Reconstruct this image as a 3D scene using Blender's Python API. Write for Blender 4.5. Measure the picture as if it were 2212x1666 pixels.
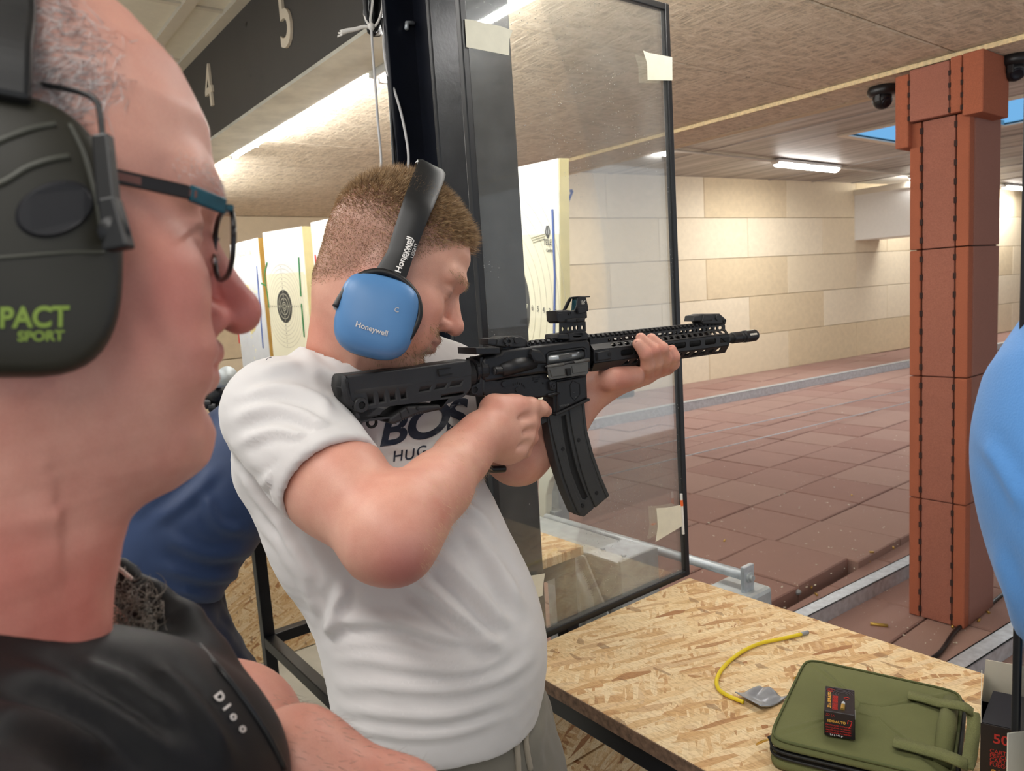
import bpy, bmesh, math, random
import numpy as np
from mathutils import Vector, Matrix
from mathutils.bvhtree import BVHTree

for o in list(bpy.data.objects): bpy.data.objects.remove(o, do_unlink=True)
S = bpy.context.scene
COL = S.collection
rng = np.random.default_rng(7)
random.seed(7)

# ---------------------------------------------------------------- camera
IW, IH = 2212.0, 1666.0
CC = np.array([IW/2, IH/2])
VP1 = np.array([3150.0, 503.0]); VP2 = np.array([-140.0, 718.0])
FPX = math.sqrt(-float((VP1-CC) @ (VP2-CC)))
def nrm(v):
    v = np.asarray(v, float); return v/np.linalg.norm(v)
_dY = nrm([*(VP1-CC), FPX]); _dX = -nrm([*(VP2-CC), FPX]); _dX = nrm(_dX-_dY*(_dX@_dY)); _dZ = np.cross(_dX, _dY)
RW = np.array([_dX, _dY, _dZ])
CAMH = 1.60
CAM = np.array([0, 0, CAMH])
C_R = RW@np.array([1., 0, 0]); C_U = RW@np.array([0, -1., 0]); C_F = RW@np.array([0, 0, 1.])
def ray(x, y): return RW@np.array([(x-CC[0])/FPX, (y-CC[1])/FPX, 1.0])
def onz(x, y, z):
    r = ray(x, y); return CAM+r*((z-CAMH)/r[2])
def onx(x, y, X):
    r = ray(x, y); return CAM+r*(X/r[0])
def ony(x, y, Y):
    r = ray(x, y); return CAM+r*(Y/r[1])
def at(x, y, d): return CAM+ray(x, y)*d
def onplane(x, y, p0, n):
    r = ray(x, y); return CAM+r*(((p0-CAM)@n)/(r@n))
def project(P):
    q = (np.atleast_2d(P)-CAM)@RW
    return np.c_[CC[0]+FPX*q[:, 0]/q[:, 2], CC[1]+FPX*q[:, 1]/q[:, 2], q[:, 2]]

cd = bpy.data.cameras.new('camera'); cam = bpy.data.objects.new('camera', cd); COL.objects.link(cam)
cd.sensor_width = 36.0; cd.lens = FPX/IW*36.0; cd.clip_start = 0.02; cd.clip_end = 200
M = Matrix.Identity(4)
for i in range(3):
    M[i][0] = C_R[i]; M[i][1] = C_U[i]; M[i][2] = -C_F[i]; M[i][3] = CAM[i]
cam.matrix_world = M
cd.dof.use_dof = True; cd.dof.focus_distance = 1.12; cd.dof.aperture_fstop = 10.0
S.camera = cam

# ---------------------------------------------------------------- world, exposure
w = bpy.data.worlds.new('world'); S.world = w; w.use_nodes = True
bg = w.node_tree.nodes['Background']
bg.inputs[0].default_value = (0.90, 0.95, 1.0, 1); bg.inputs[1].default_value = 0.80
S.view_settings.view_transform = 'Standard'; S.view_settings.look = 'None'
S.view_settings.exposure = 0.0; S.view_settings.gamma = 1.0; S.view_settings.use_curve_mapping = False

def area_light(name, loc, target, sx, sy, power, col=(1, 1, 1)):
    l = bpy.data.lights.new(name, 'AREA'); l.shape = 'RECTANGLE'; l.size = sx; l.size_y = sy; l.energy = power; l.color = col
    o = bpy.data.objects.new(name, l); COL.objects.link(o); o.location = loc
    d = Vector(target)-Vector(loc); o.rotation_euler = d.to_track_quat('-Z', 'Y').to_euler()
    return o
# lamps of the place: ceiling luminaires over the firing points and down the range
LAMPS = [
    ('ceiling_lamp_light', (-0.75, -0.45, 2.72), (-0.75, -0.45, 0), 1.2, 0.30, 19, (1.0, 0.97, 0.93)),
    ('ceiling_lamp_light', (0.75, -0.45, 2.72), (0.75, -0.45, 0), 1.2, 0.30, 19, (1.0, 0.97, 0.93)),
    ('ceiling_lamp_light', (-2.4, -0.25, 2.72), (-2.4, -0.25, 0), 1.2, 0.30, 19, (1.0, 0.97, 0.93)),
]
for a in LAMPS: area_light(*a)

# ---------------------------------------------------------------- object helpers
def mesh(name, V, F, m=None, parent=None, smooth=False):
    me = bpy.data.meshes.new(name); me.from_pydata([tuple(map(float, v)) for v in V], [], [tuple(map(int, f)) for f in F]); me.update()
    return fin(name, me, m, parent, smooth)
def fin(name, me, m=None, parent=None, smooth=False):
    o = bpy.data.objects.new(name, me); COL.objects.link(o)
    if m is not None: me.materials.append(m)
    if smooth:
        me.polygons.foreach_set('use_smooth', [True]*len(me.polygons))
    if parent is not None: o.parent = parent; 
    return o
def tag(o, label, cat, group=None, kind=None):
    if label: o['label'] = label
    if cat: o['category'] = cat
    if group: o['group'] = group
    if kind: o['kind'] = kind
    return o
def thing(name, label, cat, loc=(0, 0, 0), group=None, kind=None):
    o = bpy.data.objects.new(name, None); COL.objects.link(o); o.location = loc; o.empty_display_size = 0.05
    return tag(o, label, cat, group, kind)
def put(o, parent):
    """parent a world-built mesh to an empty that only carries a translation"""
    o.parent = parent; o.matrix_parent_inverse = Matrix.Translation(parent.location).inverted()
    return o
def struct(o, label=None):
    o['kind'] = 'structure'
    if label: o['label'] = label
    return o
BOXF = [(0, 3, 2, 1), (4, 5, 6, 7), (0, 1, 5, 4), (1, 2, 6, 5), (2, 3, 7, 6), (3, 0, 4, 7)]
def boxv(lo, hi):
    x0, y0, z0 = lo; x1, y1, z1 = hi
    return [(x0, y0, z0), (x1, y0, z0), (x1, y1, z0), (x0, y1, z0), (x0, y0, z1), (x1, y0, z1), (x1, y1, z1), (x0, y1, z1)]
class MB:
    def __init__(s): s.v = []; s.f = []
    def add(s, V, F):
        n = len(s.v); s.v += [tuple(map(float, p)) for p in V]; s.f += [tuple(int(i)+n for i in f) for f in F]; return s
    def box(s, lo, hi, M=None):
        lo, hi = np.minimum(lo, hi), np.maximum(lo, hi)
        V = boxv(lo, hi)
        if M is not None: V = [tuple(M@Vector(p)) for p in V]
        return s.add(V, BOXF)
    def obox(s, c, ax, ay, az):
        """box from a centre and three half-axis vectors"""
        c = np.array(c, float); ax, ay, az = map(np.asarray, (ax, ay, az))
        V = [c+sx*ax+sy*ay+sz*az for sz in (-1, 1) for sx, sy in ((-1, -1), (1, -1), (1, 1), (-1, 1))]
        if np.dot(np.cross(ax, ay), az) < 0: return s.add(V, [tuple(reversed(f)) for f in BOXF])
        return s.add(V, BOXF)
    def bar(s, a, b, w, h=None, up=(0, 0, 1)):
        a, b = np.array(a, float), np.array(b, float); d = (b-a)/2; h = h or w
        u = np.array(up, float); t = nrm(d)
        if abs(t@nrm(u)) > .98: u = np.array([0, 1., 0])
        sx = nrm(np.cross(t, u)); sz = np.cross(sx, t)
        return s.obox((a+b)/2, sx*w/2, d, sz*h/2)
    def tube(s, pts, r, n=10, caps=True):
        P = np.array(pts, float); k = len(P); r = np.broadcast_to(np.asarray(r, float), (k,))
        T = np.gradient(P, axis=0); T /= np.linalg.norm(T, axis=1)[:, None]+1e-12
        u = np.array([0, 0, 1.]) if abs(T[0][2]) < .9 else np.array([1., 0, 0])
        N = nrm(np.cross(T[0], u)); V = []
        for i in range(k):
            N = nrm(N-T[i]*(N@T[i])); B = np.cross(T[i], N)
            for j in range(n):
                a = 2*math.pi*j/n; V.append(P[i]+r[i]*(math.cos(a)*N+math.sin(a)*B))
        F = [(i*n+j, i*n+(j+1) % n, (i+1)*n+(j+1) % n, (i+1)*n+j) for i in range(k-1) for j in range(n)]
        if caps: F += [tuple(reversed(range(n))), tuple(range((k-1)*n, k*n))]
        return s.add(V, F)
    def cyl(s, a, b, r, n=16, r2=None):
        return s.tube([a, b], [r, r if r2 is None else r2], n)
    def lathe(s, prof, o, axis, n=24):
        """prof: list of (radius, distance along axis)"""
        o = np.array(o, float); ax = nrm(axis); u = np.array([0, 0, 1.]) if abs(ax[2]) < .9 else np.array([1., 0, 0])
        N = nrm(np.cross(ax, u)); B = np.cross(ax, N); V = []
        for r, t in prof:
            for j in range(n):
                a = 2*math.pi*j/n; V.append(o+ax*t+r*(math.cos(a)*N+math.sin(a)*B))
        k = len(prof)
        F = [(i*n+j, i*n+(j+1) % n, (i+1)*n+(j+1) % n, (i+1)*n+j) for i in range(k-1) for j in range(n)]
        F += [tuple(reversed(range(n))), tuple(range((k-1)*n, k*n))]
        return s.add(V, F)
    def build(s, name, m=None, parent=None, smooth=False, bevel=0, seg=2):
        o = mesh(name, s.v, s.f, m, None, smooth)
        if bevel: bev(o, bevel, seg)
        if parent is not None: put(o, parent)
        return o
def bev(o, wd, seg=2, ang=35):
    md = o.modifiers.new('bevel', 'BEVEL'); md.width = wd; md.segments = seg; md.limit_method = 'ANGLE'; md.angle_limit = math.radians(ang)
    md.harden_normals = False
    return o
def autosmooth(o, ang=35):
    me = o.data
    me.polygons.foreach_set('use_smooth', [True]*len(me.polygons))
    me.set_sharp_from_angle(angle=math.radians(ang))
    return o
def plate(name, outer, holes=(), thick=0.01, bevel=0.0, m=None, frame=None, parent=None, cyc=(), res=1):
    """flat outline (x,y) with holes, extruded to +-thick/2 along local z and bevelled; frame = 4x4"""
    cu = bpy.data.curves.new('c', 'CURVE'); cu.dimensions = '2D'; cu.fill_mode = 'BOTH'
    cu.extrude = max(thick/2-bevel, 1e-5); cu.bevel_depth = bevel; cu.bevel_resolution = res; cu.offset = -bevel
    for poly in [outer, *holes]:
        sp = cu.splines.new('POLY'); sp.points.add(len(poly)-1); sp.use_cyclic_u = True
        for p, q in zip(sp.points, poly): p.co = (q[0], q[1], 0, 1)
    return curve_mesh(name, cu, m, frame, parent)
def curve_mesh(name, cu, m, frame, parent):
    t = bpy.data.objects.new('t', cu)
    me = bpy.data.meshes.new_from_object(t); bpy.data.objects.remove(t); bpy.data.curves.remove(cu)
    me.name = name; me.materials.clear()
    if frame is not None: me.transform(frame)
    o = fin(name, me, m)
    autosmooth(o, 40)
    if parent is not None: put(o, parent)
    return o
def text_mesh(name, txt, size, thick, m, frame, parent=None, align='CENTER', xs=1.0, bold=0.0, shear=0, space=1.0):
    cu = bpy.data.curves.new('txt', 'FONT'); cu.body = txt; cu.size = size; cu.extrude = thick/2; cu.align_x = align; cu.align_y = 'CENTER'
    cu.offset = bold; cu.shear = shear; cu.space_character = space; cu.resolution_u = 4
    fr = frame@Matrix.Diagonal((xs, 1, 1, 1))
    return curve_mesh(name, cu, m, fr, parent)
def frame(o, x, y, z):
    F = Matrix.Identity(4)
    for i in range(3): F[i][0] = x[i]; F[i][1] = y[i]; F[i][2] = z[i]; F[i][3] = o[i]
    return F
def copy_tree(o, parent=None):
    c = o.copy(); COL.objects.link(c)
    if parent is not None: c.parent = parent
    for ch in list(o.children): copy_tree(ch, c)
    return c
def spline(pts, n=8):
    """Catmull-Rom through points"""
    P = np.array(pts, float); P = np.vstack([2*P[0]-P[1], P, 2*P[-1]-P[-2]]); out = []
    for i in range(1, len(P)-2):
        for k in range(n):
            t = k/n; a, b, c_, d = P[i-1], P[i], P[i+1], P[i+2]
            out.append(.5*((2*b)+(c_-a)*t+(2*a-5*b+4*c_-d)*t*t+(3*b-a-3*c_+d)*t**3))
    out.append(P[-2]); return np.array(out)

# ---------------------------------------------------------------- materials
def srgb(r, g, b):
    f = lambda c: (c/255/12.92) if c/255 <= .04045 else ((c/255+.055)/1.055)**2.4
    return (f(r), f(g), f(b), 1)
class NT:
    def __init__(s, name):
        s.m = bpy.data.materials.new(name); s.m.use_nodes = True; s.t = s.m.node_tree
        s.b = s.t.nodes['Principled BSDF']; s.n = s.t.nodes
        s.tc = s.n.new('ShaderNodeTexCoord')
    def lk(s, a, b): s.t.links.new(a, b)
    def nd(s, kind, **kw):
        q = s.n.new(kind)
        for k, v in kw.items(): setattr(q, k, v)
        return q
    def mapping(s, scale=(1, 1, 1), rot=(0, 0, 0), loc=(0, 0, 0), src=None):
        q = s.nd('ShaderNodeMapping'); q.inputs['Scale'].default_value = scale; q.inputs['Rotation'].default_value = rot; q.inputs['Location'].default_value = loc
        s.lk(src or s.tc.outputs['Object'], q.inputs['Vector']); return q.outputs[0]
    def noise(s, scale, detail=4, rough=.55, vec=None, out='Fac', dist=0):
        q = s.nd('ShaderNodeTexNoise'); q.inputs['Scale'].default_value = scale; q.inputs['Detail'].default_value = detail; q.inputs['Roughness'].default_value = rough
        q.inputs['Distortion'].default_value = dist
        s.lk(vec or s.tc.outputs['Object'], q.inputs['Vector']); return q.outputs[out]
    def voro(s, scale, vec=None, feature='F1', out='Distance', rnd=1):
        q = s.nd('ShaderNodeTexVoronoi'); q.feature = feature; q.inputs['Scale'].default_value = scale; q.inputs['Randomness'].default_value = rnd
        s.lk(vec or s.tc.outputs['Object'], q.inputs['Vector']); return q.outputs[out]
    def ramp(s, fac, stops, interp='LINEAR'):
        q = s.nd('ShaderNodeValToRGB'); q.color_ramp.interpolation = interp; e = q.color_ramp.elements
        while len(e) < len(stops): e.new(.5)
        for i, (p, c) in enumerate(stops): e[i].position = p; e[i].color = c if len(c) == 4 else (*c, 1)
        s.lk(fac, q.inputs[0]); return q.outputs[0]
    def mix(s, fac, a, b, blend='MIX'):
        q = s.nd('ShaderNodeMix', data_type='RGBA', blend_type=blend)
        for sock, val in ((q.inputs[0], fac), (q.inputs[6], a), (q.inputs[7], b)):
            if hasattr(val, 'is_output') or hasattr(val, 'links'): s.lk(val, sock)
            else: sock.default_value = val
        return q.outputs[2]
    def math(s, op, a, b=None):
        q = s.nd('ShaderNodeMath', operation=op)
        for sock, val in ((q.inputs[0], a), (q.inputs[1], b)):
            if val is None: continue
            if hasattr(val, 'links'): s.lk(val, sock)
            else: sock.default_value = val
        return q.outputs[0]
    def col(s, v):
        if hasattr(v, 'links'): s.lk(v, s.b.inputs['Base Color'])
        else: s.b.inputs['Base Color'].default_value = v
        return s
    def rough(s, v):
        if hasattr(v, 'links'): s.lk(v, s.b.inputs['Roughness'])
        else: s.b.inputs['Roughness'].default_value = v
        return s
    def set(s, **kw):
        for k, v in kw.items(): s.b.inputs[k.replace('_', ' ')].default_value = v
        return s
    def bump(s, hgt, strength=.3, dist=.01):
        q = s.nd('ShaderNodeBump'); q.inputs['Strength'].default_value = strength; q.inputs['Distance'].default_value = dist
        s.lk(hgt, q.inputs['Height']); s.lk(q.outputs[0], s.b.inputs['Normal']); return s
def sc(c, k): return (c[0]*k, c[1]*k, c[2]*k, 1)
def simple(name, c, rough=.5, metal=0, var=.12, vs=20, bump=0, bs=200, **kw):
    t = NT(name); n_ = t.noise(vs, 4)
    t.col(t.ramp(n_, [(.3, sc(c, 1-var)), (.7, sc(c, 1+var))])); t.rough(rough); t.set(Metallic=metal)
    if bump: t.bump(t.noise(bs, 3), bump, .002)
    for k, v in kw.items(): t.b.inputs[k.replace('_', ' ')].default_value = v
    return t.m
def emis(name, c, st):
    t = NT(name); t.col((.9, .9, .9, 1)); t.b.inputs['Emission Color'].default_value = c; t.b.inputs['Emission Strength'].default_value = st
    t.rough(.5); return t.m
MT = {}
def osb(name, base=1.0, vert=False):
    t = NT(name); cur = None; src0 = t.mapping((1, 1, 1), (0, math.pi/2, 0)) if vert else None
    cols = [(0.0, srgb(172, 122, 78)), (.08, srgb(216, 176, 124)), (.30, srgb(236, 208, 160)), (.6, srgb(244, 223, 182)), (.8, srgb(232, 200, 150)), (.93, srgb(204, 158, 108)), (1, srgb(240, 220, 180))]
    cols = [(p, sc(c, base)) for p, c in cols]
    hs = None
    for i, (rot, sx, sy) in enumerate([(.3, 15, 84), (1.2, 14, 76), (-.5, 17, 105), (2.2, 11, 52), (.85, 19, 130), (-1.2, 16, 90)]):
        v = t.mapping((1, 1, 1), (0, 0, rot), (i*3.1, i*1.7, i*.9), src0)
        v = t.mapping((sx, sy, 4), src=v)
        q = t.nd('ShaderNodeTexVoronoi'); q.inputs['Scale'].default_value = 1; t.lk(v, q.inputs['Vector'])
        sep = t.nd('ShaderNodeSeparateColor'); t.lk(q.outputs['Color'], sep.inputs[0])
        c = t.ramp(sep.outputs[0], cols)
        gr = t.noise(1.0, 3, .6, t.mapping((2, 9, 5), src=v)); c = t.mix(.35, c, t.ramp(gr, [(.35, (.62, .5, .4, 1)), (.6, (1, 1, 1, 1))]), 'MULTIPLY')
        if cur is None: cur, hs = c, sep.outputs[1]
        else:
            k = t.math('GREATER_THAN', sep.outputs[2], .52); cur = t.mix(k, cur, c)
    chip = t.voro(38, t.mapping((1, 2.2, 1.5), (.2, .4, .9)), 'F1', 'Color'); sp = t.nd('ShaderNodeSeparateColor'); t.lk(chip, sp.inputs[0])
    k = t.math('GREATER_THAN', sp.outputs[0], .972); cur = t.mix(t.math('MULTIPLY', k, .6), cur, sc(srgb(138, 98, 64), base))
    fine = t.noise(260, 2, .6, t.mapping((.3, 1, 1), (0, 0, .5))); cur = t.mix(.5, cur, t.ramp(fine, [(.34, (.60, .50, .40, 1)), (.52, (1, 1, 1, 1))]), 'MULTIPLY')
    t.col(cur); t.rough(.62); t.bump(fine, .15, .002)
    return t.m
MT['osb'] = osb('osb_board', .94); MT['osb_v'] = osb('osb_panel_board', .90, True); MT['osb_edge'] = simple('osb_edge', srgb(112, 88, 70), .8, var=.45, vs=90)
def woodwool(name, c, c2, st=.9):
    t = NT(name)
    a = t.noise(34, 4, .7, t.mapping((.35, 1.6, 1), (0, 0, .5))); b = t.noise(30, 4, .7, t.mapping((1.5, .35, 1), (0, 0, -.3), (3, 1, 0)))
    f = t.math('MAXIMUM', a, b); big = t.noise(1.3, 3)
    c_ = t.ramp(f, [(.42, sc(c2, .66)), (.55, c2), (.70, c)])
    c_ = t.mix(.35, c_, t.ramp(big, [(.3, (.8, .78, .74, 1)), (.7, (1, 1, 1, 1))]), 'MULTIPLY')
    t.col(c_); t.rough(.95); t.bump(f, st, .02); return t.m
MT['wool'] = woodwool('wood_wool_board', srgb(250, 240, 222), srgb(234, 220, 196), .45)
MT['wool_edge'] = simple('wood_wool_cut_edge', srgb(226, 204, 160), .95, var=.2, vs=60)
MT['wallpanel'] = simple('beige_fibre_panel', srgb(228, 212, 182), .95, var=.04, vs=14, bump=.3, bs=60)
MT['wallpanel2'] = simple('tan_fibre_panel', srgb(219, 200, 166), .95, var=.06, vs=12, bump=.3, bs=60)
MT['wallpanel3'] = simple('pale_fibre_panel', srgb(233, 219, 192), .95, var=.05, vs=15, bump=.3, bs=60)
def rubber(name, c, st=.5):
    t = NT(name); g = t.noise(420, 2, .7); big = t.noise(2.5, 4)
    c_ = t.ramp(g, [(.3, sc(c, .72)), (.5, c), (.72, sc(c, 1.3))]); c_ = t.mix(.55, c_, t.ramp(big, [(.3, (.86, .84, .82, 1)), (.7, (1.0, .98, .95, 1))]), 'MULTIPLY')
    t.col(c_); t.rough(.9); t.bump(g, st, .003); return t.m
MT['tile'] = rubber('red_rubber_tile', srgb(166, 133, 123)); MT['tile2'] = rubber('worn_rubber_tile', srgb(170, 139, 128)); MT['tile3'] = rubber('dark_rubber_tile', srgb(162, 127, 117))
MT['prub'] = rubber('brick_red_rubber', srgb(162, 104, 87)); MT['prub2'] = rubber('orange_rubber', srgb(168, 97, 70)); MT['prub3'] = rubber('dusty_red_rubber', srgb(156, 110, 97))
MT['joint'] = simple('dark_joint', srgb(52, 34, 30), .95)
MT['galv'] = simple('galvanised_steel', srgb(196, 203, 208), .42, .45, var=.18, vs=30)
MT['galv2'] = simple('dull_zinc', srgb(178, 183, 184), .55, .4, var=.15, vs=22)
MT['black'] = simple('black_paint', srgb(24, 25, 28), .38, var=.2)
MT['steel'] = simple('black_steel_column', srgb(40, 41, 44), .34, .3, var=.25, vs=14, bump=.25, bs=70)
MT['navy'] = simple('blue_black_steel', srgb(16, 20, 32), .4, .2, var=.2)
MT['header'] = simple('dark_grey_cladding', srgb(72, 69, 66), .6, var=.06, vs=4)
MT['white'] = simple('white_paint', srgb(236, 236, 232), .5, var=.02)
MT['soffit'] = simple('dirty_white_soffit', srgb(206, 203, 190), .5, .1, var=.16, vs=9)
MT['ctile'] = simple('white_ceiling_tile', srgb(226, 220, 204), .9, var=.03, vs=30)
MT['ctrim'] = simple('ceiling_grid_white', srgb(214, 206, 190), .6, var=.03)
MT['digit'] = simple('pale_beige_digit', srgb(226, 212, 190), .6, var=.02)
MT['concrete'] = simple('grey_concrete_floor', srgb(178, 174, 160), .85, var=.14, vs=5, bump=.3, bs=40)
t = NT('brown_grey_roof_sheet'); st_ = t.noise(2.0, 3, .6, t.mapping((.25, 5, 1)))
t.col(t.ramp(st_, [(.3, srgb(126, 120, 114)), (.5, srgb(164, 158, 152)), (.7, srgb(192, 188, 182))])); t.rough(.5); MT['roof'] = t.m
MT['tape'] = simple('cream_masking_tape', srgb(232, 228, 208), .7, var=.04, vs=40)
t = NT('clear_glass'); t.col((1, 1, 1, 1)); t.rough(.02); t.set(Transmission_Weight=1.0, IOR=1.05, Specular_IOR_Level=.4)
sm = t.noise(7, 5, .75); spk = t.voro(120, None, 'F1', 'Distance')
out = t.n['Material Output']; tr = t.nd('ShaderNodeBsdfTransparent'); tr.inputs[0].default_value = (.985, .995, .99, 1)
gl = t.nd('ShaderNodeBsdfGlossy'); gl.inputs['Roughness'].default_value = .03
fr = t.nd('ShaderNodeFresnel'); fr.inputs[0].default_value = 1.4
m1 = t.nd('ShaderNodeMixShader'); t.lk(t.math('MULTIPLY', fr.outputs[0], .55), m1.inputs[0]); t.lk(tr.outputs[0], m1.inputs[1]); t.lk(gl.outputs[0], m1.inputs[2])
df = t.nd('ShaderNodeBsdfDiffuse'); df.inputs[0].default_value = (.85, .85, .82, 1)
haz = t.math('ADD', t.math('MULTIPLY', t.math('POWER', sm, 3.0), .15), .02)
q = t.math('LESS_THAN', spk, .10); selz = t.math('GREATER_THAN', t.noise(3.5, 3, .6, t.mapping((1, 1, 1), (0, 0, 0), (4, 2, 7))), .53)
haz = t.math('ADD', haz, t.math('MULTIPLY', t.math('MULTIPLY', q, selz), .35))
m2 = t.nd('ShaderNodeMixShader'); t.lk(haz, m2.inputs[0]); t.lk(m1.outputs[0], m2.inputs[1]); t.lk(df.outputs[0], m2.inputs[2])
t.lk(m2.outputs[0], out.inputs['Surface']); MT['glass'] = t.m
t = NT('skylight_sky_blue'); tr = t.nd('ShaderNodeBsdfTransparent'); tr.inputs[0].default_value = (.25, .60, 1, 1); t.lk(tr.outputs[0], t.n['Material Output'].inputs['Surface']); MT['skysheet'] = t.m  # blue of the sky put into the pane colour, the world is near white
MT['lamp'] = emis('lamp_glow', (1, .98, .94, 1), 135); MT['lampb'] = emis('covered_lamp_glow', (1, .98, .94, 1), 75)
MT['lamp2'] = emis('luminaire_glow', (1, .98, .95, 1), 30)
MT['lampsoft'] = emis('lamp_diffuser', (1, .98, .94, 1), 7)
# ================================================================= structure
MT['foot'] = simple('tan_wall_backing', srgb(150, 132, 104), .95)
ZC = 2.485                                  # wood-wool ceiling
ZR = 3.25                                   # higher roof further down range
# --- concrete floor on the shooters' side
o = MB().box((-13, -3.2, -.12), (3.2, 1.45, 0)).build('floor', MT['concrete']); struct(o, 'grey dusty concrete floor on the shooters side')
# --- range floor: slab with rubber tiles as parts
TS = 0.5162; TX0 = -2.013; TY0 = 3.355
o = MB().box((-13, 1.45, -.20), (3.5, 30, -.10)).build('floor', MT['joint']); rf = struct(o, 'red brown rubber tiled range floor')
fars = MB().box((-13, 14.2, -.10), (TX0, 30, -.012)).build('far_tiles', MT['tile']); put(fars, rf); fars['kind'] = 'stuff'
fars = MB().box((-13, 1.46, -.10), (TX0-13*TS, 14.2, -.012)).build('far_tiles', MT['tile']); put(fars, rf); fars['kind'] = 'stuff'
def tile_mesh(wx, wy, h):
    m_ = MB(); g = .004; b = .006
    x0, y0, x1, y1 = g, g, wx-g, wy-g
    V = [(x0, y0, -h), (x1, y0, -h), (x1, y1, -h), (x0, y1, -h), (x0, y0, -b), (x1, y0, -b), (x1, y1, -b), (x0, y1, -b), (x0+b, y0+b, 0), (x1-b, y0+b, 0), (x1-b, y1-b, 0), (x0+b, y1-b, 0)]
    F = [(0, 1, 5, 4), (1, 2, 6, 5), (2, 3, 7, 6), (3, 0, 4, 7), (4, 5, 9, 8), (5, 6, 10, 9), (6, 7, 11, 10), (7, 4, 8, 11), (8, 9, 10, 11)]
    me = bpy.data.meshes.new('rubber_tile'); me.from_pydata(V, [], F); me.update(); return me
TM = []
for k in ('tile', 'tile2', 'tile3'):
    me = tile_mesh(TS, TS, .10); me.materials.append(MT[k]); TM.append(me)
for j in range(-4, 21):
    for i in range(13):
        if j > 16 and i > 10: continue
        t_ = bpy.data.objects.new('rubber_tile', TM[int(rng.choice([0, 0, 1, 2, 1]))]); COL.objects.link(t_); t_.parent = rf
        offx = .055 if j >= 1 else 0.0
        t_.location = (TX0-(i+1)*TS+offx, TY0+j*TS, rng.uniform(-.004, .003)); t_.rotation_euler = (rng.normal(0, .004), rng.normal(0, .004), rng.normal(0, .004))
for j in range(-4, 14):                       # lower strip to the right of the step, beyond it the plain lower floor
    for i in range(7):
        t_ = bpy.data.objects.new('rubber_tile', TM[int(rng.choice([0, 0, 1, 2]))]); COL.objects.link(t_); t_.parent = rf
        t_.location = (TX0-.03+i*TS+.07, TY0-.30+j*TS, -.045+rng.uniform(-.002, .002)); t_.rotation_euler = (rng.normal(0, .002), rng.normal(0, .002), 0)
# --- left wall of the range, set forward of the hall wall
A0 = onz(1285, 862, 0); B0 = onz(1970, 750, 0); wd = nrm(B0-A0); wn = np.array([wd[1], -wd[0], 0])   # wn faces the range
wl = MB(); L0 = A0-wd*3.6
wl.obox(L0+wd*11-wn*.12+np.array([0, 0, 1.62]), wd*11, wn*.08, (0, 0, 1.62))
wall = struct(wl.build('wall_left', MT['foot']), 'long side wall of the range clad in beige fibre panels')
PW, PH = 2.0, .655
def panel_mesh(wx, h):
    g = .0035; d = .035; b = .006
    V = [(g, -h+g, 0), (wx-g, -h+g, 0), (wx-g, -g, 0), (g, -g, 0)]
    V2 = [(x, y, d-b) for x, y, z in V]; cx, cy = wx/2, -h/2
    V3 = [(x+(b if x < cx else -b), y+(b if y < cy else -b), d) for x, y, z in V]
    F = [(i, (i+1) % 4, (i+1) % 4+4, i+4) for i in range(4)]+[(i+4, (i+1) % 4+4, (i+1) % 4+8, i+8) for i in range(4)]+[(8, 9, 10, 11)]
    me = bpy.data.meshes.new('wall_panel'); me.from_pydata(V+V2+V3, [], F); me.update(); return me
def panels(parent, org, ud, nd, rows, length, z_top, mats=('wallpanel', 'wallpanel', 'wallpanel3', 'wallpanel2'), pw=PW, off0=0):
    full = []
    for k in mats:
        me = panel_mesh(pw, PH); me.materials.append(MT[k]); full.append(me)
    z = z_top
    for r_ in range(rows):
        x = -(pw/2 if (r_+off0) % 2 else 0)
        while x < length:
            x0, x1 = max(x, 0), min(x+pw, length)
            if x1-x0 > .15:
                if x1-x0 > pw-.01: me = full[int(rng.integers(len(full)))]
                else: me = panel_mesh(x1-x0, PH); me.materials.append(MT[mats[int(rng.integers(len(mats)))]])
                p = bpy.data.objects.new('wall_panel', me); COL.objects.link(p)
                q = org+ud*x0; p.matrix_world = frame((q[0], q[1], z), ud, (0, 0, 1), nd)
                p.parent = parent
            x += pw
        z -= PH
panels(wall, L0-wn*.04, wd, wn, 5, 22.0, 3.27)

# --- hall wall behind the retrieved targets, near part
wx = -6.95
o = MB().box((wx-.2, -3.2, 0), (wx-.03, 3.95, 2.8)).build('wall_back', MT['foot']); hw = struct(o, 'beige panelled wall behind the retrieved targets')
panels(hw, np.array([wx-.035, 3.95, 0]), np.array([0, -1., 0]), np.array([1., 0, 0]), 4, 7.0, ZC, ('wallpanel2', 'wallpanel2', 'wallpanel'))
o = MB().box((L0[0]-.2, 3.93, 0), (wx-.03, 4.02, 3.3)).build('wall_return', MT['wallpanel']); struct(o, 'short beige return wall')
o = MB().box((-8, 26, -.1), (8, 26.2, 3.4)).build('wall_end', MT['wallpanel2']); we = struct(o, 'beige end wall at the far end of the range')
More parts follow.
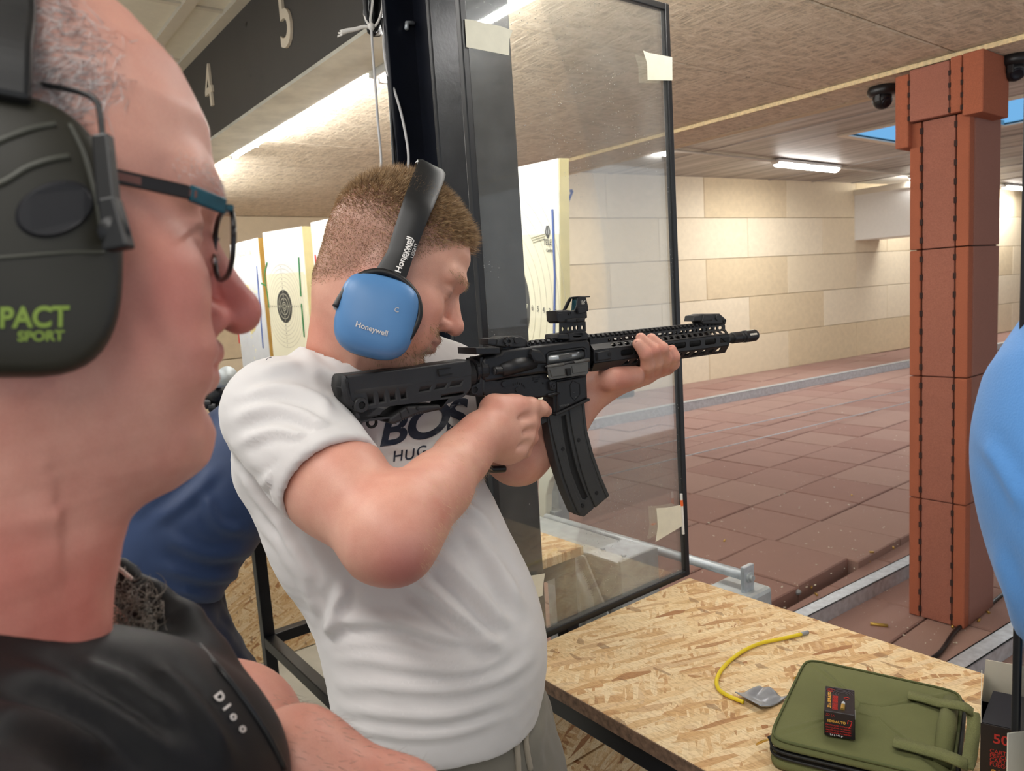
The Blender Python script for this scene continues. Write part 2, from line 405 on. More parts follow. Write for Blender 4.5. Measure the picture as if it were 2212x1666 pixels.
# --- near wood-wool ceiling, boards running down range
ce = struct(MB().box((-7.0, 1.12, ZC+.03), (3.2, 3.9, ZC+.10)).build('ceiling', MT['joint']), 'wood wool board ceiling over the near range')
YL = 3.50; xs = [-1.345-.638*k for k in range(9, -8, -1)]
def slab(x0, x1, y0, y1, z0, z1, m, par, name='ceiling_board'):
    g = .003; return put(MB().box((x0+g, y0+g, z0), (x1-g, y1-g, z1)).build(name, m, bevel=.004, seg=1), par)
for a, b in zip(xs[:-1], xs[1:]):
    slab(a, b, 1.14, YL, ZC, ZC+.05, MT['wool'], ce)
    slab(a, b, YL+.006, YL+.33, ZC-.02, ZC+.05, MT['wool'], ce, 'edge_board')
put(MB().box((-7.0, YL-.002, ZC-.021), (3.2, YL+.006, ZC-.001)).build('cut_edge', MT['wool_edge']), ce)
o = MB().box((-7.0, 3.84, ZC-.02), (3.2, 3.90, ZR+.1)).build('trim_1', MT['wallpanel']); struct(o, 'riser between the low and the high ceiling')
# --- high roof of the range with a skylight
sx0, sx1, sy0, sy1 = -4.6, -2.35, 8.9, 10.45
rb = struct(MB().box((-9, 3.9, ZR), (sx0, 26, ZR+.012)).box((sx1, 3.9, ZR), (5, 26, ZR+.012)).box((sx0, 3.9, ZR), (sx1, sy0, ZR+.012)).box((sx0, sy1, ZR), (sx1, 26, ZR+.012)).build('ceiling', MT['roof']), 'brownish metal sheet roof over the far range')
fr_ = MB()
for lo, hi in (((sx0-.09, sy0-.09), (sx0, sy1+.09)), ((sx1, sy0-.09), (sx1+.09, sy1+.09)), ((sx0, sy0-.09), (sx1, sy0)), ((sx0, sy1), (sx1, sy1+.09))):
    fr_.box((*lo, ZR-.02), (*hi, ZR+.02))
sk = thing('window_1', None, None, (sx0, sy0, ZR)); struct(sk, 'skylight in the far roof with sky blue put into its panes')
fr_.build('window_frame', MT['ctrim'], sk)
for a, b in ((sx0, (sx0+sx1)/2-.015), ((sx0+sx1)/2+.015, sx1)):
    MB().add([(a, sy0, ZR-.004), (b, sy0, ZR-.004), (b, sy1, ZR-.004), (a, sy1, ZR-.004)], [(0, 1, 2, 3)]).build('pane', MT['skysheet'], sk)
MB().box(((sx0+sx1)/2-.015, sy0, ZR-.012), ((sx0+sx1)/2+.015, sy1, ZR+.05)).build('glazing_bar', MT['ctrim'], sk)
# roof sheet ribs across the range
for k in range(14):
    y = 4.5+k*1.15
    if sy0-.1 < y < sy1+.1: continue
    put(MB().box((-8.3, y, ZR-.012), (4, y+.05, ZR+.01)).build('roof_rib', MT['roof']), rb)
# --- suspended white tile ceiling over the shooters, header beam
ZT = 2.78; HY = 1.094; HZ = 2.385; HB = 1.268
tc_ = struct(MB().box((-7.0, -3.2, ZT+.05), (3.2, HY, ZT+.08)).build('ceiling', MT['ctile']), 'white suspended tile ceiling over the shooters')
gy = [HY-.18-.6*k for k in range(8)]; gx = [-3.06-.66*k for k in range(6, -10, -1)]
for a, b in zip(gx[:-1], gx[1:]):
    for y1, y0 in zip([HY-.03]+gy[:4], gy[:5]):
        put(MB().box((a+.013, y0+.013, ZT+.004), (b-.013, y1-.013, ZT+.02)).build('ceiling_tile', MT['ctile']), tc_)
for y in gy: put(MB().box((-7.0, y-.022, ZT-.012), (3.2, y+.022, ZT+.05)).build('grid_bar', MT['ctrim']), tc_)
for x in gx: put(MB().box((x-.012, -3.2, ZT-.004), (x+.012, HY-.03, ZT+.05)).build('grid_bar', MT['ctrim']), tc_)
put(MB().box((-7.0, HY-.045, ZT-.014), (3.2, HY, ZT+.05)).build('edge_trim', MT['ctrim']), tc_)
hb = thing('trim_2', None, None, (0, HY, HZ)); struct(hb, 'dark grey header beam with pale lane numbers')
MB().box((-7.0, HY, HZ+.012), (3.2, HB, ZT+.3)).build('beam', MT['header'], hb, bevel=.004)
MB().box((-7.0, HY+.002, HZ), (3.2, HB+.004, HZ+.0125)).build('soffit', MT['soffit'], hb)
def digit(ch, px, py, hpx):
    c_ = ony(px, py, HY-.006); top = ony(px, py-hpx/2, HY-.006); bot = ony(px, py+hpx/2, HY-.006)
    hgt = top[2]-bot[2]
    text_mesh('lane_number', ch, hgt/.70, .010, MT['digit'], frame((c_[0], HY-.006, c_[2]), (1, 0, 0), (0, 0, 1), (0, -1, 0)), hb, xs=.82, bold=.003)
digit('4', 452, 192, 96); digit('5', 617, 42, 140)
# scuff marks on the beam
for px, py, r_ in ((531, 52, .012), (558, 95, .004), (541, 163, .006), (555, 106, .004), (566, 166, .005)):
    p = ony(px, py, HY-.001); V = [(p[0]+r_*rng.uniform(.6, 1.4)*math.cos(a), HY-.001, p[2]+r_*.8*rng.uniform(.5, 1.2)*math.sin(a)) for a in np.linspace(0, 6.28, 9)[:-1]]
    put(mesh('scuff', V, [tuple(range(8))], MT['black']), hb)
# --- tube lamp fixtures behind the beam
def tube_fixture(x0, x1, y, z, label, glow='lampb'):
    t_ = thing('tube_lamp', label, 'lamp', ((x0+x1)/2, y, z+.03), 'tube lamps along the header beam')
    MB().box((x0, y-.046, z-.004), (x1, y-.018, z+.05)).build('housing', MT['white'], t_, bevel=.006)
    MB().cyl((x0+.02, y, z), (x1-.02, y, z), .013, 12).build('tube', MT[glow], t_, smooth=True)
    for x in (x0+.01, x1-.01): MB().box((x-.01, y-.016, z-.016), (x+.01, y+.016, z+.02)).build('end_cap', MT['white'], t_, bevel=.003)
    n_ = max(2, int((x1-x0)/.28))
    for k in range(1, n_): MB().box((x0+(x1-x0)*k/n_-.006, y-.017, z-.016), (x0+(x1-x0)*k/n_+.006, y+.017, z+.02)).build('clip', MT['galv2'], t_)
e0 = onz(507, 335, 2.40)
tube_fixture(e0[0]-1.9, e0[0]-.55, HB+.045, 2.395, 'bare tube lamp behind the beam hidden behind the foreground head', 'lamp')
tube_fixture(e0[0], -2.36, HB+.045, 2.395, 'long bare tube lamp glowing behind the beam under lane number 4', 'lamp')
tube_fixture(-2.34, -1.2, HB+.06, 2.37, 'white boxed tube lamp beside the black steel column')
tube_fixture(-1.15, .1, HB+.06, 2.37, 'tube lamp above the glass screen behind the beam')
# --- black steel H column between two firing points
CX0, CX1, CY0, CY1 = -1.545, -1.35, .892, 1.106
cl = thing('steel_column', 'black steel H section column between two firing benches', 'column', ((CX0+CX1)/2, (CY0+CY1)/2, 0))
ct = .014
MB().box((CX1-ct, CY0, 0), (CX1, CY1, 2.78)).build('flange', MT['steel'], cl, bevel=.003)
MB().box((CX0, CY0, 0), (CX0+ct, CY1, 2.78)).build('flange', MT['navy'], cl, bevel=.003)
MB().box((CX0+ct, CY0+.075, 0), (CX1-ct, CY0+.087, 2.78)).build('web', MT['navy'], cl)
MB().cyl((CX1-.035, CY0+.045, 0), (CX1-.035, CY0+.045, 2.26), .013, 12).build('conduit_pipe', MT['black'], cl, smooth=True)
MB().box((CX0-.01, CY0-.012, 2.36), (CX1+.01, CY0+.06, 2.40)).build('stiffener', MT['steel'], cl, bevel=.004)
p = ony(893, 50, CY0+.07); MB().tube([p, p+np.array([.004, -.02, -.004]), p+np.array([.01, -.026, -.02])], .005, 8).build('hook', MT['galv'], cl, smooth=True)
# ================================================================= range furniture beyond the benches
# --- luminaires under the far roof
def luminaire(x, y0, y1, label):
    t_ = thing('ceiling_luminaire', label, 'lamp', (x, (y0+y1)/2, ZR), 'ceiling lamps under the far roof')
    MB().box((x-.07, y0, ZR-.06), (x+.07, y1, ZR-.012)).build('housing', MT['white'], t_, bevel=.012)
    n = 12; prof = [(x+.062*math.cos(a), ZR-.06+.055*math.sin(a)) for a in np.linspace(math.pi, 2*math.pi, n)]
    ys = [y0+.03, y0+.06, y1-.06, y1-.03]; sc_ = [.5, 1, 1, .5]; V = []; F = []
    for y, s_ in zip(ys, sc_): V += [(x+(px-x)*s_, y, ZR-.06+(pz-ZR+.06)*s_) for px, pz in prof]
    F = [(i*n+j, i*n+j+1, (i+1)*n+j+1, (i+1)*n+j) for i in range(3) for j in range(n-1)]+[tuple(range(n)), tuple(reversed(range(3*n, 4*n)))]
    put(mesh('diffuser', V, F, MT['lamp2'], smooth=True), t_)
    for y in (y0+.015, y1-.015): MB().box((x-.05, y-.012, ZR-.085), (x+.05, y+.012, ZR-.03)).build('end_cap', MT['white'], t_, bevel=.006)
    l = area_light('luminaire_light', (x, (y0+y1)/2, ZR-.13), (x, (y0+y1)/2, 0), .12, y1-y0, 52, (1, .98, .95))
XL = -5.95
luminaire(XL, 5.8, 7.25, 'glowing ceiling lamp seen through the glass screen below the ceiling edge')
luminaire(XL, 9.5, 11.2, 'long glowing ceiling lamp on the roof before the white duct')
luminaire(XL, 13.7, 15.3, 'ceiling lamp half hidden behind the left of the red pillar')
luminaire(XL, 18.0, 19.6, 'small far ceiling lamp to the right of the red pillar')
luminaire(-1.5, 7.5, 9.1, 'ceiling lamp on the second row over the range')
luminaire(-1.5, 12.5, 14.1, 'ceiling lamp on the second row further down range')
tag(MB().tube([(XL, 4.2, ZR-.04), (XL, 22, ZR-.04)], .018, 8).build('conduit', MT['ctrim'], smooth=True), 'pale conduit linking the far ceiling lamps', 'conduit')
# --- white ventilation duct across the range
du = thing('ventilation_duct', 'white boxed duct hanging under the far roof beside the red pillar', 'duct', (-6.4, 14, 2.2))
MB().box((-7.2, 13.8, 2.19), (-4.9, 14.6, 3.10)).build('duct_box', MT['white'], du, bevel=.01)
MB().box((-7.2, 13.77, 3.02), (-4.88, 13.8, 3.12)).build('duct_flange', MT['ctile'], du)
# far glazed strip near the end wall
gs = thing('window_2', None, None, (-3, 22, 2.4)); struct(gs, 'pale glazed strip high on the far wall')
a_ = ony(2120, 432, 22); b_ = ony(2120, 486, 22)
for k in range(8): MB().box((-6.9+k*.9, 22, b_[2]), (-6.05+k*.9, 22.03, a_[2])).build('pane', MT['galv2'], gs)
MB().box((-7, 21.98, b_[2]-.08), (2, 22.06, b_[2]-.01)).build('window_frame', MT['joint'], gs)
MB().box((-7, 21.98, a_[2]+.01), (2, 22.06, a_[2]+.3)).build('window_frame', MT['joint'], gs)
# --- rubber clad pillar
px0, px1, py0, py1 = -1.527, -1.283, 3.50, 3.84
pl = thing('rubber_pillar', 'tall square pillar clad in red rubber tiles with castellated joints', 'pillar', ((px0+px1)/2, (py0+py1)/2, -.045))
zz = [-.045, .535, 1.11, 1.68, 2.235, 2.455]
e1, e2 = px0+.050, px1-.056                       # front: edge strips and centre tiles
for k in range(5):
    a, b = zz[k]+.002, zz[k+1]-.002
    MB().box((e1+.003, py0+.004, a), (e2-.003, py0+.05, b)).build('front_tile', MT['prub'], pl, bevel=.004)
    MB().box((px0, py0, a), (e1-.003, py1, b)).build('edge_tile', MT['prub2'], pl, bevel=.005)
    MB().box((e2+.003, py0, a), (px1-.002, py0+.052, b)).build('edge_tile', MT['prub2'], pl, bevel=.005)
    MB().box((px1-.045, py0+.054, a), (px1, py1, b)).build('side_tile', MT['prub3'], pl, bevel=.005)
    n_ = 7 if k < 4 else 3
    for ex in (e1, e2):
        for q_ in range(n_):
            z = a+(q_+.5)*(b-a)/n_
            MB().box((ex-.006, py0-.0015, z-.013), (ex+.006, py0+.01, z+.013)).build('joint_notch', MT['joint'], pl)
MB().box((px0+.01, py0+.05, -.045), (px1-.01, py1-.01, 2.44)).build('core', MT['joint'], pl)
# collar at the top, stepped
MB().box((px0-.045, py0-.04, 2.13), (e1-.038, py1, 2.44)).build('collar_tile', MT['prub2'], pl, bevel=.005)
MB().box((e1-.035, py0-.04, 2.235), (e2-.012, py0-.002, 2.452)).build('collar_tile', MT['prub'], pl, bevel=.005)
MB().box((e2-.009, py0-.04, 2.235), (e2+.035, py0-.002, 2.460)).build('collar_tile', MT['prub2'], pl, bevel=.005)
MB().box((e2+.038, py0-.04, 2.215), (px1+.06, py1-.10, 2.462)).build('collar_tile', MT['prub2'], pl, bevel=.005)
for ex in (e1-.0365, e2-.0105, e2+.0365):
    for q_ in range(4):
        z = 2.25+q_*.05; MB().box((ex-.005, py0-.0415, z-.01), (ex+.005, py0-.03, z+.01)).build('joint_notch', MT['joint'], pl)
# --- dome cameras under the ceiling edge
def dome(cx, cy, z, label, yaw):
    t_ = thing('dome_camera', label, 'camera', (cx, cy, z), 'black dome cameras under the ceiling edge')
    MB().lathe([(.060, 0), (.066, -.012), (.066, -.03), (.055, -.042), (.02, -.046)], (cx, cy, z), (0, 0, 1), 28).build('base', MT['black'], t_, smooth=True)
    d = nrm([math.cos(yaw), math.sin(yaw), -.7]); c_ = np.array([cx, cy, z-.06])
    prof = [(.044*math.sin(a), -.044*math.cos(a)) for a in np.linspace(.25, math.pi-.75, 12)]
    MB().lathe(prof, c_, d, 24).build('eyeball', MT['black'], t_, smooth=True)
    MB().lathe([(.026, .030), (.026, .036), (.018, .037), (.012, .033)], c_, d, 20).build('lens_ring', MT['navy'], t_, smooth=True)
    for q_ in (-1, 1): MB().obox(c_+np.array([0, q_*.045, .012]), (.012, 0, 0), (0, .006, 0), (0, 0, .026)).build('yoke', MT['black'], t_, bevel=.003)
c1 = onz(1906, 188, ZC-.022); dome(c1[0], c1[1], ZC-.021, 'black dome camera hanging left of the red pillar', -.4)
c2 = onz(2192, 122, ZC-.022); dome(c2[0], c2[1], ZC-.021, 'black dome camera hanging right of the red pillar', -.9)
tag(MB().tube(spline([c1+np.array([.06, 0, 0]), c1+np.array([.13, .02, -.006]), (px0-.05, c1[1], ZC-.03)]), .004, 6).build('camera_cable', MT['black'], smooth=True), 'short black cable from the dome camera to the pillar', 'cable')
# --- galvanised floor rails
def rail(p, q, w, h, label, z=None):
    p, q = np.array(p, float), np.array(q, float); t_ = thing('floor_rail', label, 'rail', (p+q)/2, 'galvanised rails on the range floor')
    d = nrm(q-p); s_ = np.array([d[1], -d[0], 0]); m_ = (p+q)/2; hl = (q-p)/2
    MB().obox(m_+np.array([0, 0, h-.003]), hl, s_*w/2, (0, 0, .003)).build('top_flange', MT['galv'], t_)
    MB().obox(m_+s_*(w/2-.003)+np.array([0, 0, h/2]), hl, s_*.003, (0, 0, h/2)).build('side_flange', MT['galv'], t_)
    MB().obox(m_-s_*(w/2-.003)+np.array([0, 0, h/2]), hl, s_*.003, (0, 0, h/2)).build('side_flange', MT['galv'], t_)
    return t_
def ext(a, b, s0, s1): d = nrm(b-a); return a-d*s0, b+d*s1
a, b = onz(1722, 1330, .03), onz(1966, 1208, .03); a, b = ext(a, b, 1.2, 2.2); a[2] = b[2] = -.045; rail(a, b, .075, .075, 'galvanised floor rail running past the foot of the red pillar')
a, b = onz(2028, 1460, .03), onz(2196, 1353, .03); a, b = ext(a, b, 1.2, 3.0); a[2] = b[2] = -.045; rail(a, b, .075, .075, 'galvanised floor rail in front of the red pillar near the blue shirt')
a, b = onz(1285, 925, .0), onz(2170, 752, .0); a, b = ext(a, b, 3.0, 3.0); a[2] = b[2] = 0; rail(a, b, .10, .11, 'long galvanised floor rail along the foot of the panelled wall')
for k, (p, q, lab) in enumerate((((1285, 990), (1700, 899), 'thin steel wire over the floor nearer the wall rail'), ((1301, 1029), (1700, 933), 'thin steel wire over the floor, second from the wall rail'))):
    a, b = onz(*p, .04), onz(*q, .04); a, b = ext(a, b, 1.6, 5)
    tag(MB().tube([a, b], .005, 6).build('steel_wire', MT['galv'], smooth=True), lab, 'wire', 'steel wires over the range floor')
# black cable over the floor by the pillar
tag(MB().tube(spline([onz(x, y, -.035) for x, y in ((1995, 1432), (2030, 1410), (2065, 1362), (2110, 1330), (2165, 1285), (2260, 1215))]), .009, 8).build('floor_cable', MT['black'], smooth=True), 'black cable lying on the floor in front of the red pillar', 'cable')
# dark block at the foot of the wall
o = MB().obox(onz(1339, 858, 0)+np.array([0, 0, .2]), wd*.16, wn*.16, (0, 0, .2)).build('rubber_block', MT['navy'], bevel=.03); tag(o, 'dark block standing at the foot of the panelled wall', 'block')
# spent cartridge cases
MT['brass'] = simple('brass', srgb(214, 178, 92), .32, .8, var=.1)
CS = [(1840, 1070), (1565, 1168), (1700, 1239), (1560, 1217), (1883, 1193), (1808, 1229), (1753, 1269), (1763, 1284), (1687, 1295), (1798, 1329), (1899, 1350), (1986, 1187), (2058, 1353), (2115, 1340), (2133, 1322), (2127, 1291), (1930, 1183), (1875, 1213), (2158, 1410), (2115, 1446), (2138, 1432)]
CL = ['spent brass case high on the tiles left of the pillar middle', 'spent brass case on the tiles just right of the taped glass edge', 'spent brass case alone in the middle of the big front tile', 'spent brass case on the tile just right of the glass foot', 'spent brass case under the tile step right of the notch', 'spent brass case under the tile step left of the notch', 'spent brass case between tile step and rail, beside the pale lump', 'spent brass case between step and rail, right below the pale lump', 'spent brass case at the step end nearest the bench', 'spent brass case close in front of the floor rail', 'largest spent brass case on the floor left of the pillar foot', 'spent brass case on the tiles touching the left side of the pillar', 'spent brass case right at the front of the pillar foot', 'spent brass case under the black floor cable', 'spent brass case beside the black cable, right of the pillar', 'spent brass case behind the black cable near the blue shirt', 'spent brass case at the tile step close to the pillar', 'spent brass case under the step, second from the pillar', 'spent brass case beyond the front rail under the blue shirt', 'spent brass case beyond the front rail, nearest the open carton', 'spent brass case beyond the front rail, middle of three']
for k, (x, y) in enumerate(CS):
    p = onz(x, y, .004 if y < 1200 else -.040); a = rng.uniform(0, 3.14); L = .024 if (x, y) != (1899, 1350) else .036; r_ = .0052 if L < .03 else .008
    d = np.array([math.cos(a), math.sin(a), 0])*L/2
    if (x, y) == (1899, 1350): d = (onz(1912, 1352, -.04)-onz(1888, 1349, -.04))*.8
    o = MB().lathe([(r_*1.15, 0), (r_*1.15, .002), (r_*.9, .003), (r_, .004), (r_, np.linalg.norm(d)*2), (r_*.8, np.linalg.norm(d)*2-.001)], p-d, d, 10).build('cartridge_case', MT['brass'], smooth=True)
    tag(o, CL[k], 'cartridge case', 'spent cases on the floor')
# chips of paper and lead: fine litter
V = []; F = []
for k in range(900):
    x = rng.uniform(1200, 2150); y = rng.uniform(880, 1400); z = .003 if x < 1834-(y-1209)*1.9+60 else -.042
    p = onz(x, y, z); s_ = rng.uniform(.002, .006)*(.6 if rng.random() < .6 else 1)
    n0 = len(V); q = rng.normal(0, 1, (4, 3))*s_; q[:, 2] = abs(q[:, 2])*.6; V += [tuple(p+v) for v in q]; F += [(n0, n0+1, n0+2), (n0, n0+2, n0+3), (n0, n0+1, n0+3), (n0+1, n0+2, n0+3)]
tag(mesh('floor_litter', V, F, MT['tape']), 'tiny pale chips scattered over the range floor', 'litter', kind='stuff')
MT['orange'] = simple('orange_foam', srgb(240, 110, 50), .7)
p = onz(1412, 1133, .01); tag(MB().tube([p-np.array([.012, .01, 0]), p, p+np.array([.012, .012, .006])], [.006, .007, .004], 10).build('ear_plug', MT['orange'], smooth=True), 'orange foam ear plug lying on the range floor', 'ear plug')
p = onz(1722, 1279, -.03); tag(MB().lathe([(.004, -.02), (.014, -.014), (.018, 0), (.012, .014), (.004, .02)], p, (1, .4, .1), 8).build('lead_lump', MT['galv2']), 'pale crumpled lump lying at the tile step', 'litter')

# ================================================================= retrieved target boards
MT['foam'] = simple('cream_foam_board', srgb(240, 238, 214), .8, var=.03, vs=8)
MT['foamside'] = simple('yellow_foam_edge', srgb(226, 214, 160), .85, var=.06, vs=14)
MT['foamside2'] = simple('mustard_wood_edge', srgb(206, 164, 84), .85, var=.1, vs=14)
MT['paper'] = simple('target_paper', srgb(238, 234, 208), .9, var=.015, vs=8)
MT['whitecard'] = simple('white_card', srgb(238, 240, 240), .7, var=.02, vs=8)
MT['plasticsheet'] = simple('grey_white_plastic', srgb(214, 218, 224), .4, var=.05, vs=9)
MT['ink'] = simple('target_black', srgb(58, 58, 54), .9); MT['thin'] = simple('ring_line', srgb(176, 172, 150), .9)
for k, c_ in (('red', (206, 60, 56)), ('blue', (48, 84, 164)), ('green', (36, 128, 72))): MT['pt_'+k] = simple(k+'_tape', srgb(*c_), .6)
def ring(bd, fr, cx, cy, r0, r1, m, name, zo):
    n = 48; V = []; F = []
    for r_ in (r0, r1):
        V += [fr@Vector((cx+r_*math.cos(a), cy+r_*math.sin(a), zo)) for a in np.linspace(0, 2*math.pi, n+1)[:-1]]
    if r0 < 1e-6: return put(mesh(name, [V[n+i] for i in range(n)], [tuple(range(n))], m), bd)
    return put(mesh(name, V, [(i, (i+1) % n, n+(i+1) % n, n+i) for i in range(n)], m), bd)
def board(tl, tr, dtr, wdt, hgt, label, side='foamside', thick=.035):
    """top corners in pixels (near corner right), depth of the near corner, true width"""
    P1 = at(*tr, dtr); lo, hi = dtr, dtr+wdt
    for _ in range(40):
        md = (lo+hi)/2
        if np.linalg.norm(at(*tl, md)-P1) < wdt: lo = md
        else: hi = md
    P2 = at(*tl, lo); u = nrm(P1-P2); v = nrm(np.array([0, 0, 1.])-u*u[2]); n_ = np.cross(u, v)    # n_ towards the shooters
    if n_@(CAM-P1) < 0: n_ = -n_
    # board local: origin top-left, x right, y up, z to viewer
    fr = frame(P2, u, v, np.cross(u, v)); sg = 1 if np.cross(u, v)@(CAM-P1) > 0 else -1
    bd = thing('target_board', label, 'target', tuple(P2-v*hgt), 'target boards standing at the firing points')
    bx_ = MB().box((0, -hgt, -thick*sg), (wdt, 0, 0)); bx_.v = [tuple(fr@Vector(p)) for p in bx_.v]; bx_.build('foam_panel', MT['foam'], bd)
    sd = MB().box((wdt, -hgt, -thick*sg), (wdt+.004, 0, 0)); sd.v = [tuple(fr@Vector(p)) for p in sd.v]; sd.build('panel_edge', MT[side], bd)
    pp = fr@Vector((wdt*.5, -hgt*.6, -(thick+.03)*sg)); MB().box((pp.x-.025, pp.y-.025, 0), (pp.x+.025, pp.y+.025, pp.z)).build('stand_post', MT['galv2'], bd, bevel=.003)
    return bd, fr, sg
def strip(bd, fr, sg, pts, w_, m, name, zo=.004):
    P = [fr@Vector((x, y, zo*sg)) for x, y in pts]; m_ = MB()
    for a, b in zip(P[:-1], P[1:]): m_.bar(a, b, w_, .002, up=tuple(fr.to_3x3().col[2]))
    return m_.build(name, m, bd)
def sheet(bd, fr, sg, x0, y0, x1, y1, m, name, zo=.003):
    m_ = MB().box((x0, y0, 0), (x1, y1, zo*sg)); m_.v = [tuple(fr@Vector(p)) for p in m_.v]; return m_.build(name, m, bd)
def target_face(bd, fr, sg, cx, cy, k, nums=True, rings=10):
    for i in range(1, rings-3+1):
        pass
    for i in range(10):
        r_ = (.25-.025*i)*k
        if i >= 4: break
        ring(bd, fr, cx, cy, r_-.0009, r_+.0009, MT['thin'], 'score_ring', .0042*sg)
    for i in (4, 5): ring(bd, fr, cx, cy, (.25-.025*i)*k-.0009, (.25-.025*i)*k+.0009, MT['thin'], 'score_ring', .0042*sg)
    ring(bd, fr, cx, cy, 0, .10*k, MT['ink'], 'black_centre', .0045*sg)
    for r_ in (.075, .05, .025, .0125): ring(bd, fr, cx, cy, (r_-.0013)*k, (r_+.0013)*k, MT['paper'], 'score_ring', .0055*sg)
    for i in range(1, 10):
        rr = (.25-.025*(i-.5))*k; m_ = MT['paper'] if i >= 7 else MT['ink']
        for dx, dy in ((1, 0), (-1, 0), (0, 1), (0, -1)):
            c_ = fr@Vector((cx+dx*rr, cy+dy*rr, .0065*sg)); ax = fr.to_3x3()
            text_mesh('score_number', str(i), .016*k, .0006, m_, frame(c_, tuple(ax.col[0]), tuple(ax.col[1]), tuple(ax.col[2]*sg)), bd)
# board by the column, large paper target
bd, fr, sg = board((1096, 366), (1207, 342), 2.42, .42, 1.10, 'white topped target board behind the glass, right of the column', 'foamside', .035)
sheet(bd, fr, sg, .0, -.30, .42, 0, MT['whitecard'], 'white_card')
sheet(bd, fr, sg, -.02, -1.0, .42, -.245, MT['paper'], 'paper_target', .0035)
def loc2(fr, x, y):      # pixel to board-local
    n_ = np.array(fr.to_3x3().col[2]); p0 = np.array(fr.translation); p = onplane(x, y, p0, n_); q = fr.inverted()@Vector(p); return q.x, q.y
cx, cy = loc2(fr, 1103, 656); e_ = loc2(fr, 1147, 656); k_ = (e_[0]-cx)/.10
target_face(bd, fr, sg, cx, cy, k_)
l0 = loc2(fr, 1196, 452); l1 = loc2(fr, 1200, 735); strip(bd, fr, sg, [l0, (l0[0]+.012, (l0[1]+l1[1])/2), l1, (l1[0], -1.1)], .011, MT['pt_blue'], 'blue_tape', .006)
for txt, x, y, s_ in (('TELE', 1186, 524, .030), ('Cambria', 1191, 541, .016)):
    p = loc2(fr, x, y); ax = fr.to_3x3(); text_mesh('printed_logo', txt, s_, .0006, MT['ink'], frame(fr@Vector((p[0], p[1], .0065*sg)), tuple(ax.col[0]), tuple(ax.col[1]), tuple(ax.col[2]*sg)), bd)
p0_ = loc2(fr, 1150, 514); p1_ = loc2(fr, 1180, 505)
for q_ in (0, .008, .016): strip(bd, fr, sg, [(p0_[0]+q_, p0_[1]-q_), (p1_[0], p1_[1]-q_)], .0016, MT['thin'], 'logo_line', .0055)
pa = loc2(fr, 1186, 507)
for a0 in (0.6, 1.57, 2.5): strip(bd, fr, sg, [(pa[0], pa[1]-.012), (pa[0]+.02*math.cos(a0), pa[1]+.014*math.sin(a0)), (pa[0]+.008*math.cos(a0), pa[1]+.03)], .003, MT['ink'], 'logo_mark', .0055)
# left group of boards
bd, fr, sg = board((568, 503), (652, 489), 4.15, .52, 1.35, 'target board with black bullseye and green tape edges', 'foamside', .06)
sheet(bd, fr, sg, .0, -.27, .52, 0, MT['whitecard'], 'white_card')
sheet(bd, fr, sg, .0, -1.0, .50, -.255, MT['paper'], 'paper_target', .0035)
cx, cy = loc2(fr, 616, 662); target_face(bd, fr, sg, cx, cy, 1.0)
a = loc2(fr, 647, 556); b = loc2(fr, 652, 640); strip(bd, fr, sg, [a, b], .012, MT['pt_green'], 'green_tape', .006)
a = loc2(fr, 653, 656); b = loc2(fr, 659, 728); strip(bd, fr, sg, [a, b], .012, MT['pt_green'], 'green_tape', .006)
strip(bd, fr, sg, [loc2(fr, x, y) for x, y in ((579, 567), (573, 590), (575, 612), (580, 640), (583, 665))], .010, MT['pt_green'], 'green_tape', .006)
strip(bd, fr, sg, [loc2(fr, x, y) for x, y in ((566, 612), (576, 617))], .010, MT['pt_green'], 'green_tape', .006)
bd, fr, sg = board((497, 529), (557, 514), 4.9, .50, 1.5, 'shot up grey white target board with ragged hole and blue tape', 'foamside2', .12)
sheet(bd, fr, sg, .0, -.24, .50, 0, MT['whitecard'], 'white_card')
sheet(bd, fr, sg, .0, -1.45, .50, -.235, MT['plasticsheet'], 'torn_sheet', .0035)
a = loc2(fr, 556, 575); b = loc2(fr, 570, 752); strip(bd, fr, sg, [a, b], .012, MT['pt_blue'], 'blue_tape', .006)
a = loc2(fr, 502, 578); b = loc2(fr, 519, 742); strip(bd, fr, sg, [a, b], .016, MT['pt_red'], 'red_tape', .006)
hole = [(528, 614), (538, 617), (546, 640), (551, 668), (549, 690), (554, 712), (545, 722), (536, 705), (538, 680), (530, 650), (526, 630)]
put(mesh('shot_hole', [fr@Vector((*loc2(fr, x, y), .0048*sg)) for x, y in hole], [tuple(range(len(hole)))], MT['foamside']), bd)
for k in range(60):
    x = 540+rng.normal(0, 9); y = 670+rng.normal(0, 45); p = loc2(fr, x, y)
    if 0 < p[0] < .5 and p[1] < -.24: ring(bd, fr, p[0], p[1], 0, rng.uniform(.004, .011), MT['foam'], 'bullet_hole', .0055*sg)
ax = fr.to_3x3(); p = loc2(fr, 528, 548)
text_mesh('printed_text', 'FINZISZK 200', .05, .0006, MT['thin'], frame(fr@Vector((p[0], p[1], .0065*sg)), tuple(ax.col[0]), tuple(ax.col[1]), tuple(ax.col[2]*sg)), bd, xs=.9)
bd, fr, sg = board((672, 481), (760, 462), 3.3, .46, 1.2, 'white target board with red tape half hidden by the shooter head', 'foamside2', .05)
sheet(bd, fr, sg, .0, -.26, .46, 0, MT['whitecard'], 'white_card')
sheet(bd, fr, sg, .0, -1.0, .46, -.25, MT['paper'], 'paper_target', .0035)
a = loc2(fr, 683, 550); b = loc2(fr, 692, 665); strip(bd, fr, sg, [a, b], .014, MT['pt_red'], 'red_tape', .006)
